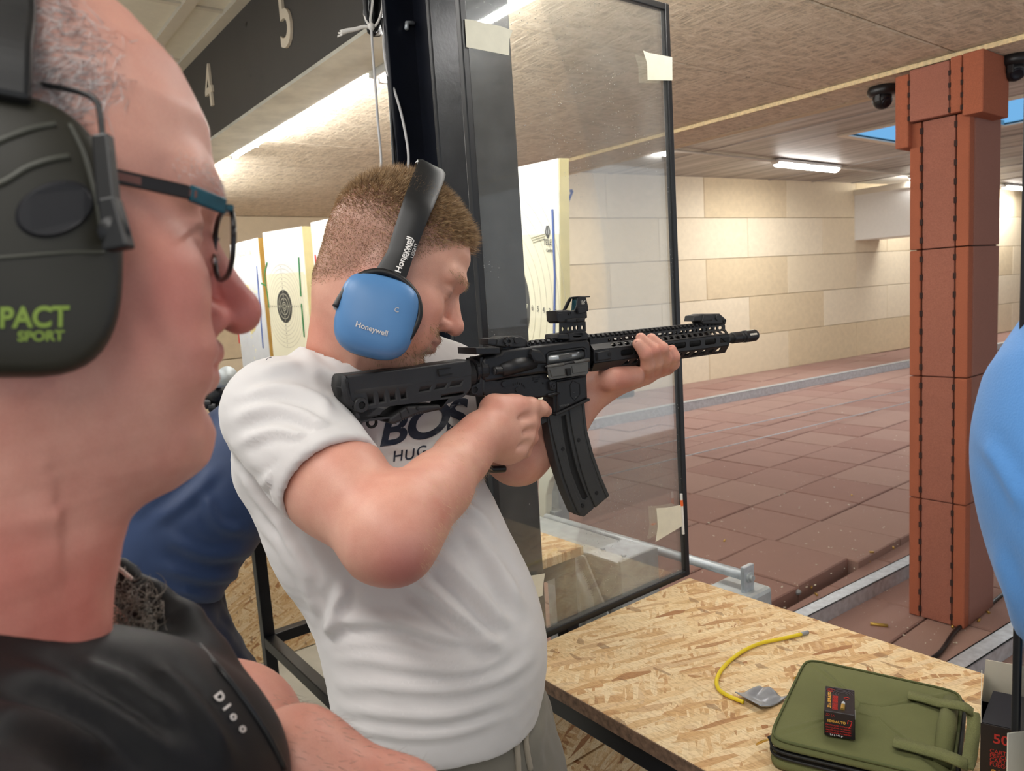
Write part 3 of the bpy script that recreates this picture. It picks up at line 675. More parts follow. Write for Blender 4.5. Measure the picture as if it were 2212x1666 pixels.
# blue arrow mark stuck on the side wall by the board
p = onplane(1228, 434, A0+wn*.0, wn); q = onplane(1237, 412, A0, wn); q2 = onplane(1231, 413, A0, wn)
am = MB().bar(p, q, .035, .004, up=tuple(wn)).bar(q2, q, .04, .004, up=tuple(wn)); tag(am.build('blue_marker', MT['pt_blue']), 'small blue arrow mark beside the tall target board', 'marker')
# ================================================================= firing benches
ZB = .93
MT['frame'] = simple('black_tube_frame', srgb(20, 21, 26), .42, .2, var=.15)
def bench(x0, x1, y0, y1, label, side_panel=None, back_rail=True, lower=.40, dark_edge=True):
    b = thing('firing_bench', label, 'bench', ((x0+x1)/2, (y0+y1)/2, 0), 'firing benches in a row')
    MB().box((x0, y0+.002, ZB-.024), (x1, y1, ZB)).build('bench_top', MT['osb'], b, bevel=.0015, seg=1)
    if dark_edge: MB().box((x0, y0, ZB-.0235), (x1, y0+.002, ZB-.0008)).build('front_edge', MT['osb_edge'], b)
    t_ = .042; z1 = ZB-.024; ins = .012
    fx0, fx1, fy0, fy1 = x0+.012, x1-.012, y0+ins, y1-.02
    for y in (fy0, fy1-t_): MB().box((fx0, y, z1-t_), (fx1, y+t_, z1)).build('rail', MT['frame'], b, bevel=.003)
    for x in (fx0, fx1-t_): MB().box((x, fy0, z1-t_), (x+t_, fy1, z1)).build('rail', MT['frame'], b, bevel=.003)
    for x in (fx0, fx1-t_):
        for y in (fy0, fy1-t_): MB().box((x, y, 0), (x+t_, y+t_, z1-t_)).build('leg', MT['frame'], b, bevel=.003)
        MB().box((x, fy0+t_, lower-t_), (x+t_, fy1-t_, lower)).build('stretcher', MT['frame'], b, bevel=.003)
    MB().box((fx0+t_, fy0, lower-t_), (fx1-t_, fy0+t_, lower)).build('stretcher', MT['frame'], b, bevel=.003)
    return b
bench(-1.045, .62, .757, 1.286, 'osb topped firing bench carrying the olive case', lower=.30)
bench(-2.70, -1.38, .80, 1.272, 'osb topped firing bench behind the glass screen, next to the column', dark_edge=False)
bench(-4.50, -3.30, .80, 1.272, 'osb topped firing bench furthest left behind the blue jacket', dark_edge=False)
def osb_panel(lo, hi, label): return tag(MB().box(lo, hi).build('osb_panel', MT['osb_v'], bevel=.001, seg=1), label, 'panel', 'osb side panels under the benches')
osb_panel((-1.085, .80, .635), (-1.067, 1.28, ZB-.03), 'upper osb side panel under the near bench')
osb_panel((-1.085, .80, 0), (-1.067, 1.28, .630), 'lower osb side panel under the near bench')
osb_panel((-3.285, .86, .005), (-3.267, 1.36, ZB-.03), 'osb side panel standing behind the blue trousers')

# ================================================================= glass screens
def glass_screen(X, y0, y1, z0, z1, label, e=.014, w_=.007):
    g = thing('glass_screen', label, 'screen', (X, (y0+y1)/2, z0), 'glass screens between firing points')
    MB().box((X-.003, y0+.004, z0+.004), (X+.003, y1-.004, z1-.004)).build('glass_pane', MT['glass'], g)
    for lo, hi, nm in (((X-w_, y0, z0), (X+w_, y0+e, z1), 'edge_profile'), ((X-w_, y1-e, z0), (X+w_, y1, z1), 'edge_profile'), ((X-w_, y0+e, z0), (X+w_, y1-e, z0+e), 'edge_profile'), ((X-w_, y0+e, z1-e), (X+w_, y1-e, z1), 'edge_profile')):
        MB().box(lo, hi).build(nm, MT['black'], g, bevel=.002)
    return g
GX = -1.06
glass_screen(GX, .757, 1.300, ZB, 2.185, 'large smeared glass screen with black edging between rifle and column')
glass_screen(-.236, .765, 1.300, ZB, 2.20, 'second glass screen at the right edge beside the blue shirt', .007, .0035)
def tape(pts, X, label):
    P = [onx(x, y, X+.0085) for x, y in pts]; n = len(P); m_ = MB(); off = np.array([.0007, 0, 0])
    m_.add(P+[p+off for p in P], [tuple(reversed(range(n))), tuple(range(n, 2*n))]+[(i, (i+1) % n, n+(i+1) % n, n+i) for i in range(n)])
    o = m_.build('masking_tape', MT['tape']); tag(o, label, 'tape', 'pieces of masking tape on the glass'); return o
tape([(1003.8, 41.6), (1019, 43), (1050, 51), (1082, 57), (1107, 66), (1100, 84), (1099.5, 120), (1007.5, 102)], GX, 'long piece of masking tape on the upper left edge of the glass')
tape([(1388.5, 109), (1400, 114), (1410, 116), (1451.6, 124), (1452, 174), (1398.5, 173), (1397.6, 137)], GX, 'masking tape with a pointed corner on the upper right edge of the glass')
tape([(1417.7, 1098), (1440, 1097), (1470, 1091), (1473, 1136.6), (1416, 1170.6), (1421, 1138)], GX, 'masking tape on the lower right edge of the glass')
tape([(1128, 1250), (1140, 1245), (1176.8, 1239), (1173, 1262), (1172, 1286.7), (1156.7, 1292), (1135, 1300)], GX, 'torn masking tape on the lower left of the glass behind the shirt')
tape([(2176, 1584), (2190, 1582), (2212, 1580), (2215, 1690), (2174, 1690)], -.240, 'grey white tape low on the second glass screen')
p0, p1, p2, p3 = [onx(x, y, GX+.010) for x, y in ((1471.5, 1067), (1472, 1080), (1473, 1093), (1476, 1154))]
pn = thing('paper_stick', 'thin orange and white stick taped to the glass edge', 'stick', tuple(p3))
MB().cyl(p0, p1, .003, 8).build('stick_end', MT['white'], pn); MB().cyl(p1, p2, .0032, 8).build('orange_band', MT['orange'], pn); MB().cyl(p2, p3, .003, 8).build('stick_body', MT['white'], pn)

# ================================================================= target carrier hardware beyond the benches
cr = thing('carrier_beam', 'galvanised box beam of the target carrier beyond the bench', 'beam', (-1.6, 1.45, .80))
MB().box((-2.6, 1.36, .725), (-1.34, 1.50, .865)).build('box_beam', MT['galv2'], cr, bevel=.004)
MB().box((-1.338, 1.355, .70), (-1.328, 1.505, .875)).build('end_plate', MT['galv2'], cr, bevel=.002)
MB().box((-1.46, 1.355, .862), (-1.33, 1.505, .870)).build('cover_plate', MT['galv'], cr, bevel=.002)
for q_ in (-1.44, -1.36): MB().lathe([(.007, 0), (.007, .005), (.004, .006)], (q_, 1.40, .870), (0, 0, 1), 6).build('bolt', MT['galv'], cr)
for q_ in (-2.5, -1.45): MB().box((q_-.04, 1.39, 0), (q_+.04, 1.47, .725)).build('support_post', MT['galv2'], cr, bevel=.003)
sp = thing('support_plate', 'slanted galvanised plate under the carrier beam', 'plate', (-1.3, 1.4, .3))
MB().add([(-1.50, 1.345, .86), (-1.46, 1.345, .86), (-1.20, 1.345, .40), (-1.50, 1.345, .40), (-1.50, 1.352, .86), (-1.46, 1.352, .86), (-1.20, 1.352, .40), (-1.50, 1.352, .40)], BOXF).build('gusset', MT['galv2'], sp)
MB().box((-1.50, 1.352, 0), (-1.20, 1.40, .40)).build('foot_post', MT['galv2'], sp)
rd = thing('carrier_rod', 'round galvanised rod ending in a bolted bracket beyond the bench', 'rod', (-1.3, 1.62, .9))
RY = 1.60; ra = ony(1180, 1118, RY); rb_ = ony(1606, 1243, RY)
MB().cyl(ra, rb_, .014, 14).build('rod', MT['galv'], rd, smooth=True)
bz = rb_+np.array([.012, 0, -.005])
MB().obox(bz, (.006, 0, 0), (0, .022, 0), (0, 0, .036)).build('bracket', MT['galv'], rd, bevel=.002)
MB().lathe([(.014, 0), (.014, .004), (.008, .005), (.008, .012)], bz+np.array([.006, 0, .004]), (1, 0, 0), 12).build('bolt', MT['galv2'], rd)
eb = MB().box((bz[0]-.10, RY-.05, 0), (bz[0]+.03, RY+.07, bz[2]-.034)).build('end_box', MT['galv2'], bevel=.012); put(eb, rd)
cp = thing('clamp_fitting', 'small galvanised clamp fitting behind the rifle magazine', 'clamp', tuple(ony(1190, 1105, 1.75)))
c_ = ony(1188, 1108, 1.70); MB().box(c_-np.array([.05, .02, .018]), c_+np.array([.05, .02, .018])).build('clamp_body', MT['galv2'], cp, bevel=.004)
MB().cyl(c_+np.array([-.01, 0, .018]), c_+np.array([-.01, 0, .05]), .014, 12).build('clamp_bolt', MT['galv'], cp)
MB().box((c_[0]-.02, c_[1]-.015, 0), (c_[0]+.02, c_[1]+.015, c_[2]-.017)).build('clamp_post', MT['galv2'], cp)
# corrugated hose
hp = spline([ony(x, y, 1.31) for x, y in ((1232, 1205), (1242, 1235), (1256, 1262), (1266, 1292), (1268, 1320), (1264, 1400))], 14)
rr = .017+.0035*np.cos(np.arange(len(hp))*math.pi); hp[-1][2] = min(hp[-1][2], .45)
tag(MB().tube(hp, rr, 14).build('corrugated_hose', MT['galv2'], smooth=True), 'grey corrugated hose hanging behind the glass', 'hose')
# pale curved arm below the tall target board
fr_b = [(1165, 985), (1225, 955), (1225, 1010), (1200, 1022), (1186, 1042), (1180, 1070), (1179, 1122), (1166, 1128), (1162, 1060)]
P = [ony(x, y, 1.66) for x, y in fr_b]; n = len(P); MT['armw'] = simple('cream_plastic', srgb(226, 224, 206), .5, var=.03)
am = MB().add(P+[p+np.array([0, .03, 0]) for p in P], [tuple(range(n)), tuple(reversed(range(n, 2*n)))]+[(i, n+i, n+(i+1) % n, (i+1) % n) for i in range(n)])
tag(am.build('carrier_bracket', MT['armw'], bevel=.004), 'cream curved carrier bracket below the tall target board', 'bracket')

# ================================================================= things on the near bench
MT['yellow'] = simple('yellow_cord', srgb(226, 200, 34), .5, var=.06); MT['duct'] = simple('grey_duct_tape', srgb(150, 154, 160), .28, .3, var=.12, vs=60)
cp_ = spline([onz(x, y, ZB+.0045) for x, y in ((1745, 1366), (1716, 1374), (1680, 1382), (1640, 1391), (1600, 1410), (1566, 1438), (1549, 1466), (1552, 1488), (1572, 1503), (1606, 1517))], 8)
yc = thing('chamber_cord', 'yellow chamber flag cord curving over the osb bench', 'cord', tuple(cp_[30]))
MB().tube(cp_[4:], .0034, 10).build('cord', MT['yellow'], yc, smooth=True); MB().tube(cp_[:5], .0036, 10).build('cord_tip', MT['duct'], yc, smooth=True)
# folded duct tape flag: a curled sheet
nx, ny = 22, 14; V = []; c00, c10, c01, c11 = [onz(x, y, ZB) for x, y in ((1589, 1512), (1645, 1543), (1640, 1487), (1704, 1512))]
for j in range(ny):
    for i in range(nx):
        u, v = i/(nx-1), j/(ny-1); p = (c00*(1-u)+c10*u)*(1-v)+(c01*(1-u)+c11*u)*v
        curl = .010*max(0, 1-v/.40)**1.3; wob = .004*math.sin(u*4.5+v*3)*v+.0015*math.sin(u*13)*v
        if u > .6 and v > .35: p = p+(c00-c01)*.10*math.sin((u-.6)*7)
        V.append(p+np.array([0, 0, .004+curl+abs(wob)]))
F = [(j*nx+i, j*nx+i+1, (j+1)*nx+i+1, (j+1)*nx+i) for j in range(ny-1) for i in range(nx-1)]
dt = mesh('duct_tape_flag', V, F, MT['duct'], smooth=True); md = dt.modifiers.new('s', 'SOLIDIFY'); md.thickness = .0016
put(dt, yc); dt['label'] = 'crumpled grey duct tape flag on the cord end'
# --- olive soft case
MT['olive'] = simple('olive_canvas', srgb(100, 103, 63), .9, var=.08, vs=9, bump=.4, bs=900); MT['olive2'] = simple('olive_webbing', srgb(108, 111, 68), .85, var=.15, vs=500, bump=.6, bs=700)
MT['oliveS'] = simple('dark_olive_binding', srgb(82, 88, 50), .9, var=.1); MT['zip'] = simple('black_zip', srgb(22, 22, 20), .6); MT['lining'] = simple('black_lining', srgb(14, 15, 16), .8)
ks = thing('soft_case', 'olive green canvas case with zips and webbing handles on the bench', 'case', (-.48, .98, ZB))
K = [np.array(p[:2]) for p in (onz(1655, 1597, .975), onz(2062, 1692, .975), onz(2084, 1497, .975), onz(1738, 1421, .975))]     # BL BR TR TL
def kpt(u, v, z): p = (K[0]*(1-u)+K[1]*u)*(1-v)+(K[3]*(1-u)+K[2]*u)*v; return np.array([p[0], p[1], ZB+z])
def pillow(name, z0, z1, ins, m, puff, rc=.10):
    n = 40; V = []; F = []
    loops = [(z0, -.03), (z0+.004, -.005), ((z0+z1)/2, .0), (z1-.006, -.006), (z1-.001, -.022), (z1+.001, -.05), (z1+puff*.6, -.15), (z1+puff*.9, -.28), (z1+puff, -.44)]
    for z, ins_ in loops:
        h = .5+ins_-ins
        for k in range(n):
            a = 2*math.pi*(k+.5)/n; c_, s_ = math.cos(a), math.sin(a); e_ = .16
            V.append(kpt(.5+h*math.copysign(abs(c_)**e_, c_), .5+h*math.copysign(abs(s_)**e_, s_), z+.0015*math.sin(9*a)*(z > z1)))
    L = len(loops); F = [(i*n+j, i*n+(j+1) % n, (i+1)*n+(j+1) % n, (i+1)*n+j) for i in range(L-1) for j in range(n)]+[tuple(reversed(range(n))), tuple(range((L-1)*n, L*n))]
    return put(mesh(name, V, F, m, smooth=True), ks)
pillow('lower_shell', .0, .020, .0, MT['olive'], .0)
pillow('lining', .004, .030, .02, MT['lining'], .0)
pillow('lid', .030, .046, .0, MT['olive'], .004)
def around(z, ins, r_, m, name, u0=0, u1=1):
    n = 64; P = []
    for k in range(int(n*u0), int(n*u1)+1):
        a = 2*math.pi*k/n; c_, s_ = math.cos(a), math.sin(a); h = .5-ins; P.append(kpt(.5+h*math.copysign(abs(c_)**.18, c_), .5+h*math.copysign(abs(s_)**.18, s_), z))
    return MB().tube(P, r_, 6).build(name, m, ks, smooth=True)
around(.0455, .012, .0020, MT['oliveS'], 'piping'); around(.030, .0, .0022, MT['zip'], 'zip_tape'); around(.022, .0, .0020, MT['zip'], 'zip_tape')
def webbing(pts, w_, name, m=None, wv=(0, 1, 0)):
    P = spline(pts, 10); V = []; F = []
    ww = nrm(wv)*w_/2
    for p in P: V += [p-ww, p+ww]
    F = [(2*i, 2*i+2, 2*i+3, 2*i+1) for i in range(len(P)-1)]
    o = mesh(name, V, F, m or MT['olive2'], smooth=True); md = o.modifiers.new('s', 'SOLIDIFY'); md.thickness = .0025; md.offset = 1
    return put(o, ks)
vdir = np.array([*(K[3]-K[0]), 0]); udir = np.array([*(K[1]-K[0]), 0]); wv_ = nrm(vdir)
def zz_(x, y, z): return onz(x, y, ZB+z)
webbing([zz_(1962, 1503, .053), zz_(1995, 1511, .054), zz_(2025, 1520, .054), zz_(2052, 1524, .060), zz_(2082, 1529, .066), zz_(2100, 1541, .058)], .022, 'handle_strap', wv=wv_)
webbing([zz_(1930, 1604, .053), zz_(1970, 1614, .054), zz_(2005, 1624, .055), zz_(2040, 1634, .062), zz_(2068, 1645, .064), zz_(2088, 1655, .058)], .024, 'handle_strap', wv=wv_)
webbing([zz_(2100, 1541, .058), zz_(2104, 1560, .056), zz_(2100, 1600, .05), zz_(2094, 1640, .05), zz_(2086, 1662, .056)], .016, 'handle_grip', wv=nrm(udir))
MB().tube([kpt(.93, .12, .047), kpt(.93, .5, .0505), kpt(.93, .84, .047)], [.010, .012, .010], 12).build('edge_roll', MT['olive'], ks, smooth=True)
around(.036, -.004, .0035, MT['zip'], 'side_zip', -.08, .10)
def zip_pull(a, b, c_):
    z_ = MB().tube([a, b], .004, 8).build('zip_slider', MT['zip'], ks, smooth=True)
    P = spline([b, b+(c_-b)*.3+np.array([0, .004, 0]), c_, b+(c_-b)*.35-np.array([.003, .004, 0]), b], 6); put(MB().tube(P, .0013, 6).build('zip_pull', MT['brass'], None, smooth=True), ks)
zip_pull(zz_(1668, 1594, .032), zz_(1661, 1598, .030), zz_(1634, 1609, .012)); zip_pull(zz_(1737, 1459, .03), zz_(1733, 1460, .028), zz_(1714, 1466, .015))
# --- printed cardboard boxes
MT['carton'] = simple('black_carton', srgb(26, 18, 24), .35, var=.1); MT['cartonin'] = simple('cream_carton', srgb(232, 224, 204), .8, var=.03)
MT['cred'] = simple('print_red', srgb(206, 52, 44), .5); MT['cyel'] = simple('print_yellow', srgb(226, 170, 70), .5); MT['cwhite'] = simple('print_white', srgb(232, 228, 224), .5)
AB = [onz(1780, 1543, 1.012), onz(1847, 1554, 1.012), onz(1858.6, 1501.4, 1.012), onz(1795.7, 1491.4, 1.012)]   # FL FR BR BL (top)
uA = nrm(AB[1]-AB[0]); vA = nrm(np.cross([0, 0, 1.], uA)); wA = np.linalg.norm(AB[1]-AB[0]); dA = abs((AB[3]-AB[0])@vA); hA = .036
zt = ZB+.0515+hA; oA = np.array([AB[0][0], AB[0][1], zt])
ab = thing('cartridge_box', 'small black printed cartridge box lying on the olive case', 'box', tuple(oA-np.array([0, 0, hA])))
MB().obox(oA+uA*wA/2+vA*dA/2-np.array([0, 0, hA/2]), uA*wA/2, vA*dA/2, (0, 0, hA/2)).build('carton', MT['carton'], ab, bevel=.0008, seg=1)
def on_top(u, v): return oA+uA*(u*wA)+vA*(v*dA)+np.array([0, 0, .0003])
def on_front(u, v): return oA+uA*(u*wA)-np.array([0, 0, hA*(1-v)])-vA*.0003
Z_ = np.array([0, 0, 1.])
def ptxt(s_, p, x, y, n_, size, m, par, xs=1.0, align='CENTER', bold=0): text_mesh('printed_text', s_, size, .0003, m, frame(p, x, y, n_), par, align, xs, bold)
ptxt('.22 Lr. SEMI-AUTO', on_top(.17, .44), vA, -uA, Z_, .0058, MT['cyel'], ab, .9, bold=.0001)
for k in range(3): ptxt('CARTUCCE CARTUCHOS', on_top(.30+k*.06, .36), vA, -uA, Z_, .0035, MT['cred'], ab, .9)
ptxt('SEMI-AUTO', on_front(.40, .62), uA, Z_, -vA, .0050, MT['cyel'], ab, .9, bold=.0001); ptxt('.22 Lr.', on_front(.20, .86), uA, Z_, -vA, .0045, MT['cred'], ab)
for k in range(4): ptxt('CARTOUCHES PATRONEN', on_front(.46, .46-k*.10), uA, Z_, -vA, .0026, MT['cred'], ab)
ptxt('2.6 g / 40 gr', on_front(.40, .08), uA, Z_, -vA, .0034, MT['cwhite'], ab)
def swirl(f, u0, v0, r0, m, n_=3, nrm_=Z_):
    for q_ in range(n_):
        r_ = r0*(1-q_*.28); P = [f(u0+r_*math.cos(a)/wA, v0+r_*math.sin(a)/dA*.8) for a in np.linspace(.4*q_, 5.2+.4*q_, 18)]
        MB().tube(P, .00022, 4).build('printed_logo', m, ab)
swirl(on_top, .20, .84, .0050, MT['cred']); swirl(on_top, .74, .60, .0036, MT['cred'], 2)
MT['greyline'] = simple('print_grey', srgb(110, 104, 112), .5)
for q_ in range(6):
    r_ = .006+.0035*q_; P = [on_top(min(max(.62+r_*math.cos(a)/wA, .02), .98), min(max(.72+r_*math.sin(a)/dA, .03), .97)) for a in np.linspace(.2, 3.6, 20)]; MB().tube(P, .0002, 4).build('printed_ring', MT['greyline'], ab)
bp = [on_top(.60, .12), on_top(.62, .30)]; MB().tube([bp[0], bp[1]], .0028, 10).build('printed_cartridge', MT['brass'], ab); MB().tube([bp[1], on_top(.63, .40), on_top(.635, .45)], [.0026, .0022, .0008], 10).build('printed_bullet', MT['galv'], ab)
MB().tube([on_front(.80, .45), on_front(.86, .55), on_front(.90, .72), on_front(.78, .75), on_front(.76, .62)], .0007, 5).build('printed_logo', MT['cred'], ab)
ptxt('.22', oA+uA*(wA+.0003)+vA*dA*.45-Z_*hA*.45, vA, Z_, uA, .012, MT['cwhite'], ab)
# large carton with open flap
oB = onz(2120, 1562, 1.035); hB = oB[2]-ZB; wB, dB = .075, .055; uB = nrm([.86, .30, 0]); vB = np.cross(Z_, uB)
bb = thing('cartridge_carton', 'tall black carton marked 500 with an open cream flap', 'box', (oB[0], oB[1], ZB))
def onB(u, v): return oB+uB*u*wB-Z_*hB*(1-v)-vB*.0012
q_ = .0008
for nm, c_, ax_, ay_, az_ in (('front_wall', oB+uB*wB/2-Z_*hB/2, uB*wB/2, vB*q_, Z_*hB/2), ('back_wall', oB+uB*wB/2+vB*dB-Z_*hB/2, uB*wB/2, vB*q_, Z_*hB/2), ('side_wall', oB+vB*dB/2-Z_*hB/2, uB*q_, vB*dB/2, Z_*hB/2), ('side_wall', oB+uB*wB+vB*dB/2-Z_*hB/2, uB*q_, vB*dB/2, Z_*hB/2), ('bottom', oB+uB*wB/2+vB*dB/2-Z_*(hB-.001), uB*wB/2, vB*dB/2, Z_*.001)):
    MB().obox(c_, ax_, ay_, az_).build(nm, MT['carton'], bb)
MB().add([oB+vB*.002+Z_*.0, oB+uB*wB+vB*.002, oB+uB*wB+vB*.030+Z_*.030, oB+uB*.012+vB*.030+Z_*.030], [(0, 1, 2, 3)]).build('inner_flap', MT['carton'], bb)
fl = MB(); a_, b_, c_, d_, e_ = oB, oB+vB*dB, oB+vB*dB*.92+Z_*.045, oB+vB*dB*.55+Z_*.052, oB+vB*.004+Z_*.03
fl.add([a_, b_, c_, d_, e_], [(0, 1, 2, 3, 4)]); o = fl.build('side_flap', MT['cartonin'], bb); md = o.modifiers.new('s', 'SOLIDIFY'); md.thickness = .0008
fl = MB().add([oB+vB*dB, oB+vB*dB+uB*wB, oB+vB*dB+uB*wB*.95+Z_*.058, oB+vB*dB+uB*wB*.05+Z_*.058], [(0, 1, 2, 3)]); o = fl.build('rear_flap', MT['cartonin'], bb); md = o.modifiers.new('s', 'SOLIDIFY'); md.thickness = .0008
ptxt('500', onB(.33, .84), uB, Z_, -vB, .017, MT['cred'], bb, bold=.0003)
for k, s_ in enumerate(('CARTOUCHES', 'PERCUSSION', 'CARTUCHOS', 'FUEGO ANUL.')): ptxt(s_, onB(.12, .68-k*.055), uB, Z_, -vB, .0075, MT['cred'], bb, .9, 'LEFT')
ptxt('.22 Lr.', onB(.10, .40), uB, Z_, -vB, .0135, MT['cyel'], bb, 1, 'LEFT', .0002)
for k, s_ in enumerate(('CARTUCCE', 'PISTOLETS', 'CARTUCHOS', 'PATRONEN')): ptxt(s_, onB(.10, .31-k*.055), uB, Z_, -vB, .007, MT['cred'], bb, .9, 'LEFT')

# ================================================================= cable coil and cords at the column top
MT['string'] = simple('white_string', srgb(226, 222, 216), .9, var=.06); MT['wire'] = simple('grey_white_cord', srgb(206, 204, 204), .7, var=.05)
DC = 1.70
c0 = at(805, -6, DC); cc = thing('cable_coil', 'black ribbed cable coil tied with string at the column top', 'cable', tuple(c0))
for k in range(5):
    ph = k*.55; P = [at(806+(16-2*k)*math.cos(a)+3*k, 0+72*math.sin(a), DC+.012*k+.02*math.cos(a)) for a in np.linspace(0, 2*math.pi, 40)]
    r_ = .0075+.0012*np.cos(np.arange(40)*2.6); MB().tube(P, r_, 8).build('cable_turn', MT['black'], cc, smooth=True)
P = spline([at(x, y, DC-.02) for x, y in ((808, -30), (803, 20), (800, 45), (806, 58), (818, 44), (826, 12), (822, -30))], 8); MB().tube(P, .0028, 8).build('string_loop', MT['string'], cc, smooth=True)
P = spline([at(x, y, DC-.02) for x, y in ((787, 30), (793, 48), (802, 57))], 6); MB().tube(P, .003, 8).build('string_loop', MT['string'], cc, smooth=True)
kn = at(802, 58, DC-.025); MB().lathe([(.002, -.009), (.007, -.004), (.0075, .004), (.003, .009)], kn, (0, 0, 1), 12).build('knot', MT['string'], cc, smooth=True)
P = spline([at(x, y, DC-.025) for x, y in ((802, 58), (785, 58), (768, 63), (752, 66), (738, 70))], 6); MB().tube(P, np.linspace(.0035, .0062, len(P)), 8).build('string_end', MT['string'], cc, smooth=True)
for q_ in range(7): MB().tube([at(740, 66+q_*1.6, DC-.025), at(734-q_*.6+3*math.sin(q_*2), 66+q_*2.3, DC-.022)], .0012, 5).build('frayed_strand', MT['string'], cc)
tag(MB().tube(spline([at(x, y, DC-.025) for x, y in ((802, 58), (805, 110), (812, 200), (816, 260), (823, 340), (822, 395), (823, 440))], 8), .0030, 8).build('hanging_cord', MT['wire'], smooth=True), 'left grey cord hanging from the knot behind the shooter head', 'cord', 'cords hanging from the coil')
tag(MB().tube(spline([at(x, y, DC-.01) for x, y in ((830, 40), (829, 100), (836, 150), (850, 190), (868, 250), (881, 320), (882, 360), (878, 395), (876, 430))], 8), .0032, 8).build('hanging_cord', MT['wire'], smooth=True), 'right pale cord looping down in front of the black column', 'cord', 'cords hanging from the coil')
tag(MB().tube(spline([at(x, y, DC+.0) for x, y in ((824, 40), (831, 80), (834, 130), (842, 200), (848, 300), (853, 380), (856, 430))], 8), .0045, 8).build('black_cable', MT['black'], smooth=True), 'black cable running down the left edge of the column', 'cable')
# ================================================================= the rifle
MT['poly'] = simple('black_polymer', srgb(38, 38, 39), .48, var=.10, vs=30, bump=.15, bs=1500)
MT['alu'] = simple('black_anodised', srgb(34, 34, 36), .42, .25, var=.08, vs=30, bump=.1, bs=1800)
MT['magp'] = simple('charcoal_polymer', srgb(46, 46, 46), .45, var=.08, bump=.15, bs=1500)
MT['rubb'] = simple('black_butt_rubber', srgb(30, 31, 34), .7, var=.25, vs=60, bump=.3, bs=500)
MT['doorg'] = simple('grey_dust_cover', srgb(92, 91, 88), .45, .3, var=.06)
MT['bolt'] = simple('bright_bolt_steel', srgb(176, 178, 178), .3, .8, var=.12)
MT['gunblk'] = simple('deep_black_recess', srgb(8, 8, 9), .7)
MT['lens'] = simple('coated_lens', srgb(38, 74, 84), .08, .2, var=.1)
MT['mark'] = simple('faint_marking', srgb(92, 92, 92), .6); MT['logo'] = simple('pale_marking', srgb(200, 196, 186), .6)
GB = at(1030, 800, 1.052); gF = nrm(ray(3435, 497)); gU = nrm(np.array([0, 0, 1.])-gF*gF[2]); gR = np.cross(gF, gU)      # forward, up, right (towards camera)
def gp(x, y, off=0.0):
    p = onplane(x, y, GB+gR*off, gR)-GB; return np.array([p@gF, p@gU])
def gw(x, z, off=0.0): return GB+gF*x+gU*z+gR*off
def gfr(off=0.0): return frame(GB+gR*off, gF, gU, gR)
rifle = thing('rifle', 'black semi automatic rifle with red dot sight held by the man in white', 'rifle', tuple(gw(.02, -.06)))
def gplate(name, px, thick, m, holes=(), bevel=.002, par=None, off=0.0, res=1):
    f = off+thick/2
    return plate(name, [gp(x, y, f) for x, y in px], [[gp(x, y, f) for x, y in h] for h in holes], thick, bevel, m, gfr(off), par or rifle, res=res)
def gdisc(name, x, y, rpx, h, m, off, par=None, inner=None, n=20):
    c_ = gp(x, y, off); d = (GB+gF*c_[0]+gU*c_[1]-CAM)@C_F; r_ = rpx*d/FPX; o_ = gw(c_[0], c_[1], off)
    prof = [(r_, -.004), (r_, h*.7), (r_*.9, h)]+([(r_*inner, h), (r_*inner*.95, h*.1)] if inner else [])
    return MB().lathe(prof, o_, gR, n).build(name, m, par or rifle, smooth=False)
# ---- stock
st = gplate('stock', [(743, 818), (748, 812), (1016, 777.5), (1021, 800), (1020, 838), (1013, 849), (1005, 856), (985, 860), (972, 864), (960, 880), (952, 886), (905, 896), (862, 906), (838, 905), (800, 909), (785, 914), (783, 922), (789, 961), (784, 958), (777, 914), (768, 886), (756, 872), (748, 852), (743, 838)], .040, MT['poly'],
    holes=[[(794.5, 850), (805.4, 848.7), (808, 871), (798, 873.7)], [(818.8, 846), (828.8, 845), (831, 867), (821, 869.6)], [(842, 842), (852.6, 841), (854.8, 862), (844.7, 865)], [(865, 839), (875.7, 837.8), (878, 859.5), (868, 861.7)],
           [(773, 898), (773, 894), (815, 886), (822, 887), (818, 892)], [(906, 846.5), (910, 839), (931, 836), (928, 842.5)], [(941, 841), (945, 833), (966, 829.5), (962, 836.5)], [(973, 835), (978, 827), (999, 824), (994, 831)], [(954, 859), (955, 856), (1000, 848.5), (1003, 850), (1001, 853)]], bevel=.0028, res=2)
def sub(o, parent):
    mw = o.matrix_world.copy(); o.parent = parent; o.matrix_parent_inverse = Matrix.Translation(rifle.location).inverted() if parent is None else parent.matrix_local.inverted()@Matrix.Identity(4); return o
a0, a1 = gp(726, 830), gp(1016, 800)
MB().tube([gw(a0[0], a0[1]-.002), gw(a1[0], a1[1]-.002)], .0155, 20).build('buffer_tube', MT['gunblk'], rifle, smooth=True)
MB().tube([gw(*gp(752, 845)), gw(*gp(1014, 808))], [.0203, .0200], 28).build('cheek_piece', MT['poly'], rifle, smooth=True)
gplate('butt_pad', [(743, 820), (747, 812), (753, 812), (758, 835), (762, 858), (766, 886), (760, 880), (752, 870), (745, 852), (741, 838)], .046, MT['rubb'], bevel=.006, res=3)
lv = gplate('adjust_lever', [(842, 903), (880, 878), (950, 874.5), (955, 883), (906, 894), (851, 917), (841, 913)], .044, MT['poly'], bevel=.003)
for k in range(12): c_ = gp(856+k*5.2, 913-k*2.2-(k > 8)*.0, .022); MB().obox(gw(c_[0], c_[1], 0), gF*.0010, gU*.0016, gR*.0215).build('lever_rib', MT['poly'], rifle)
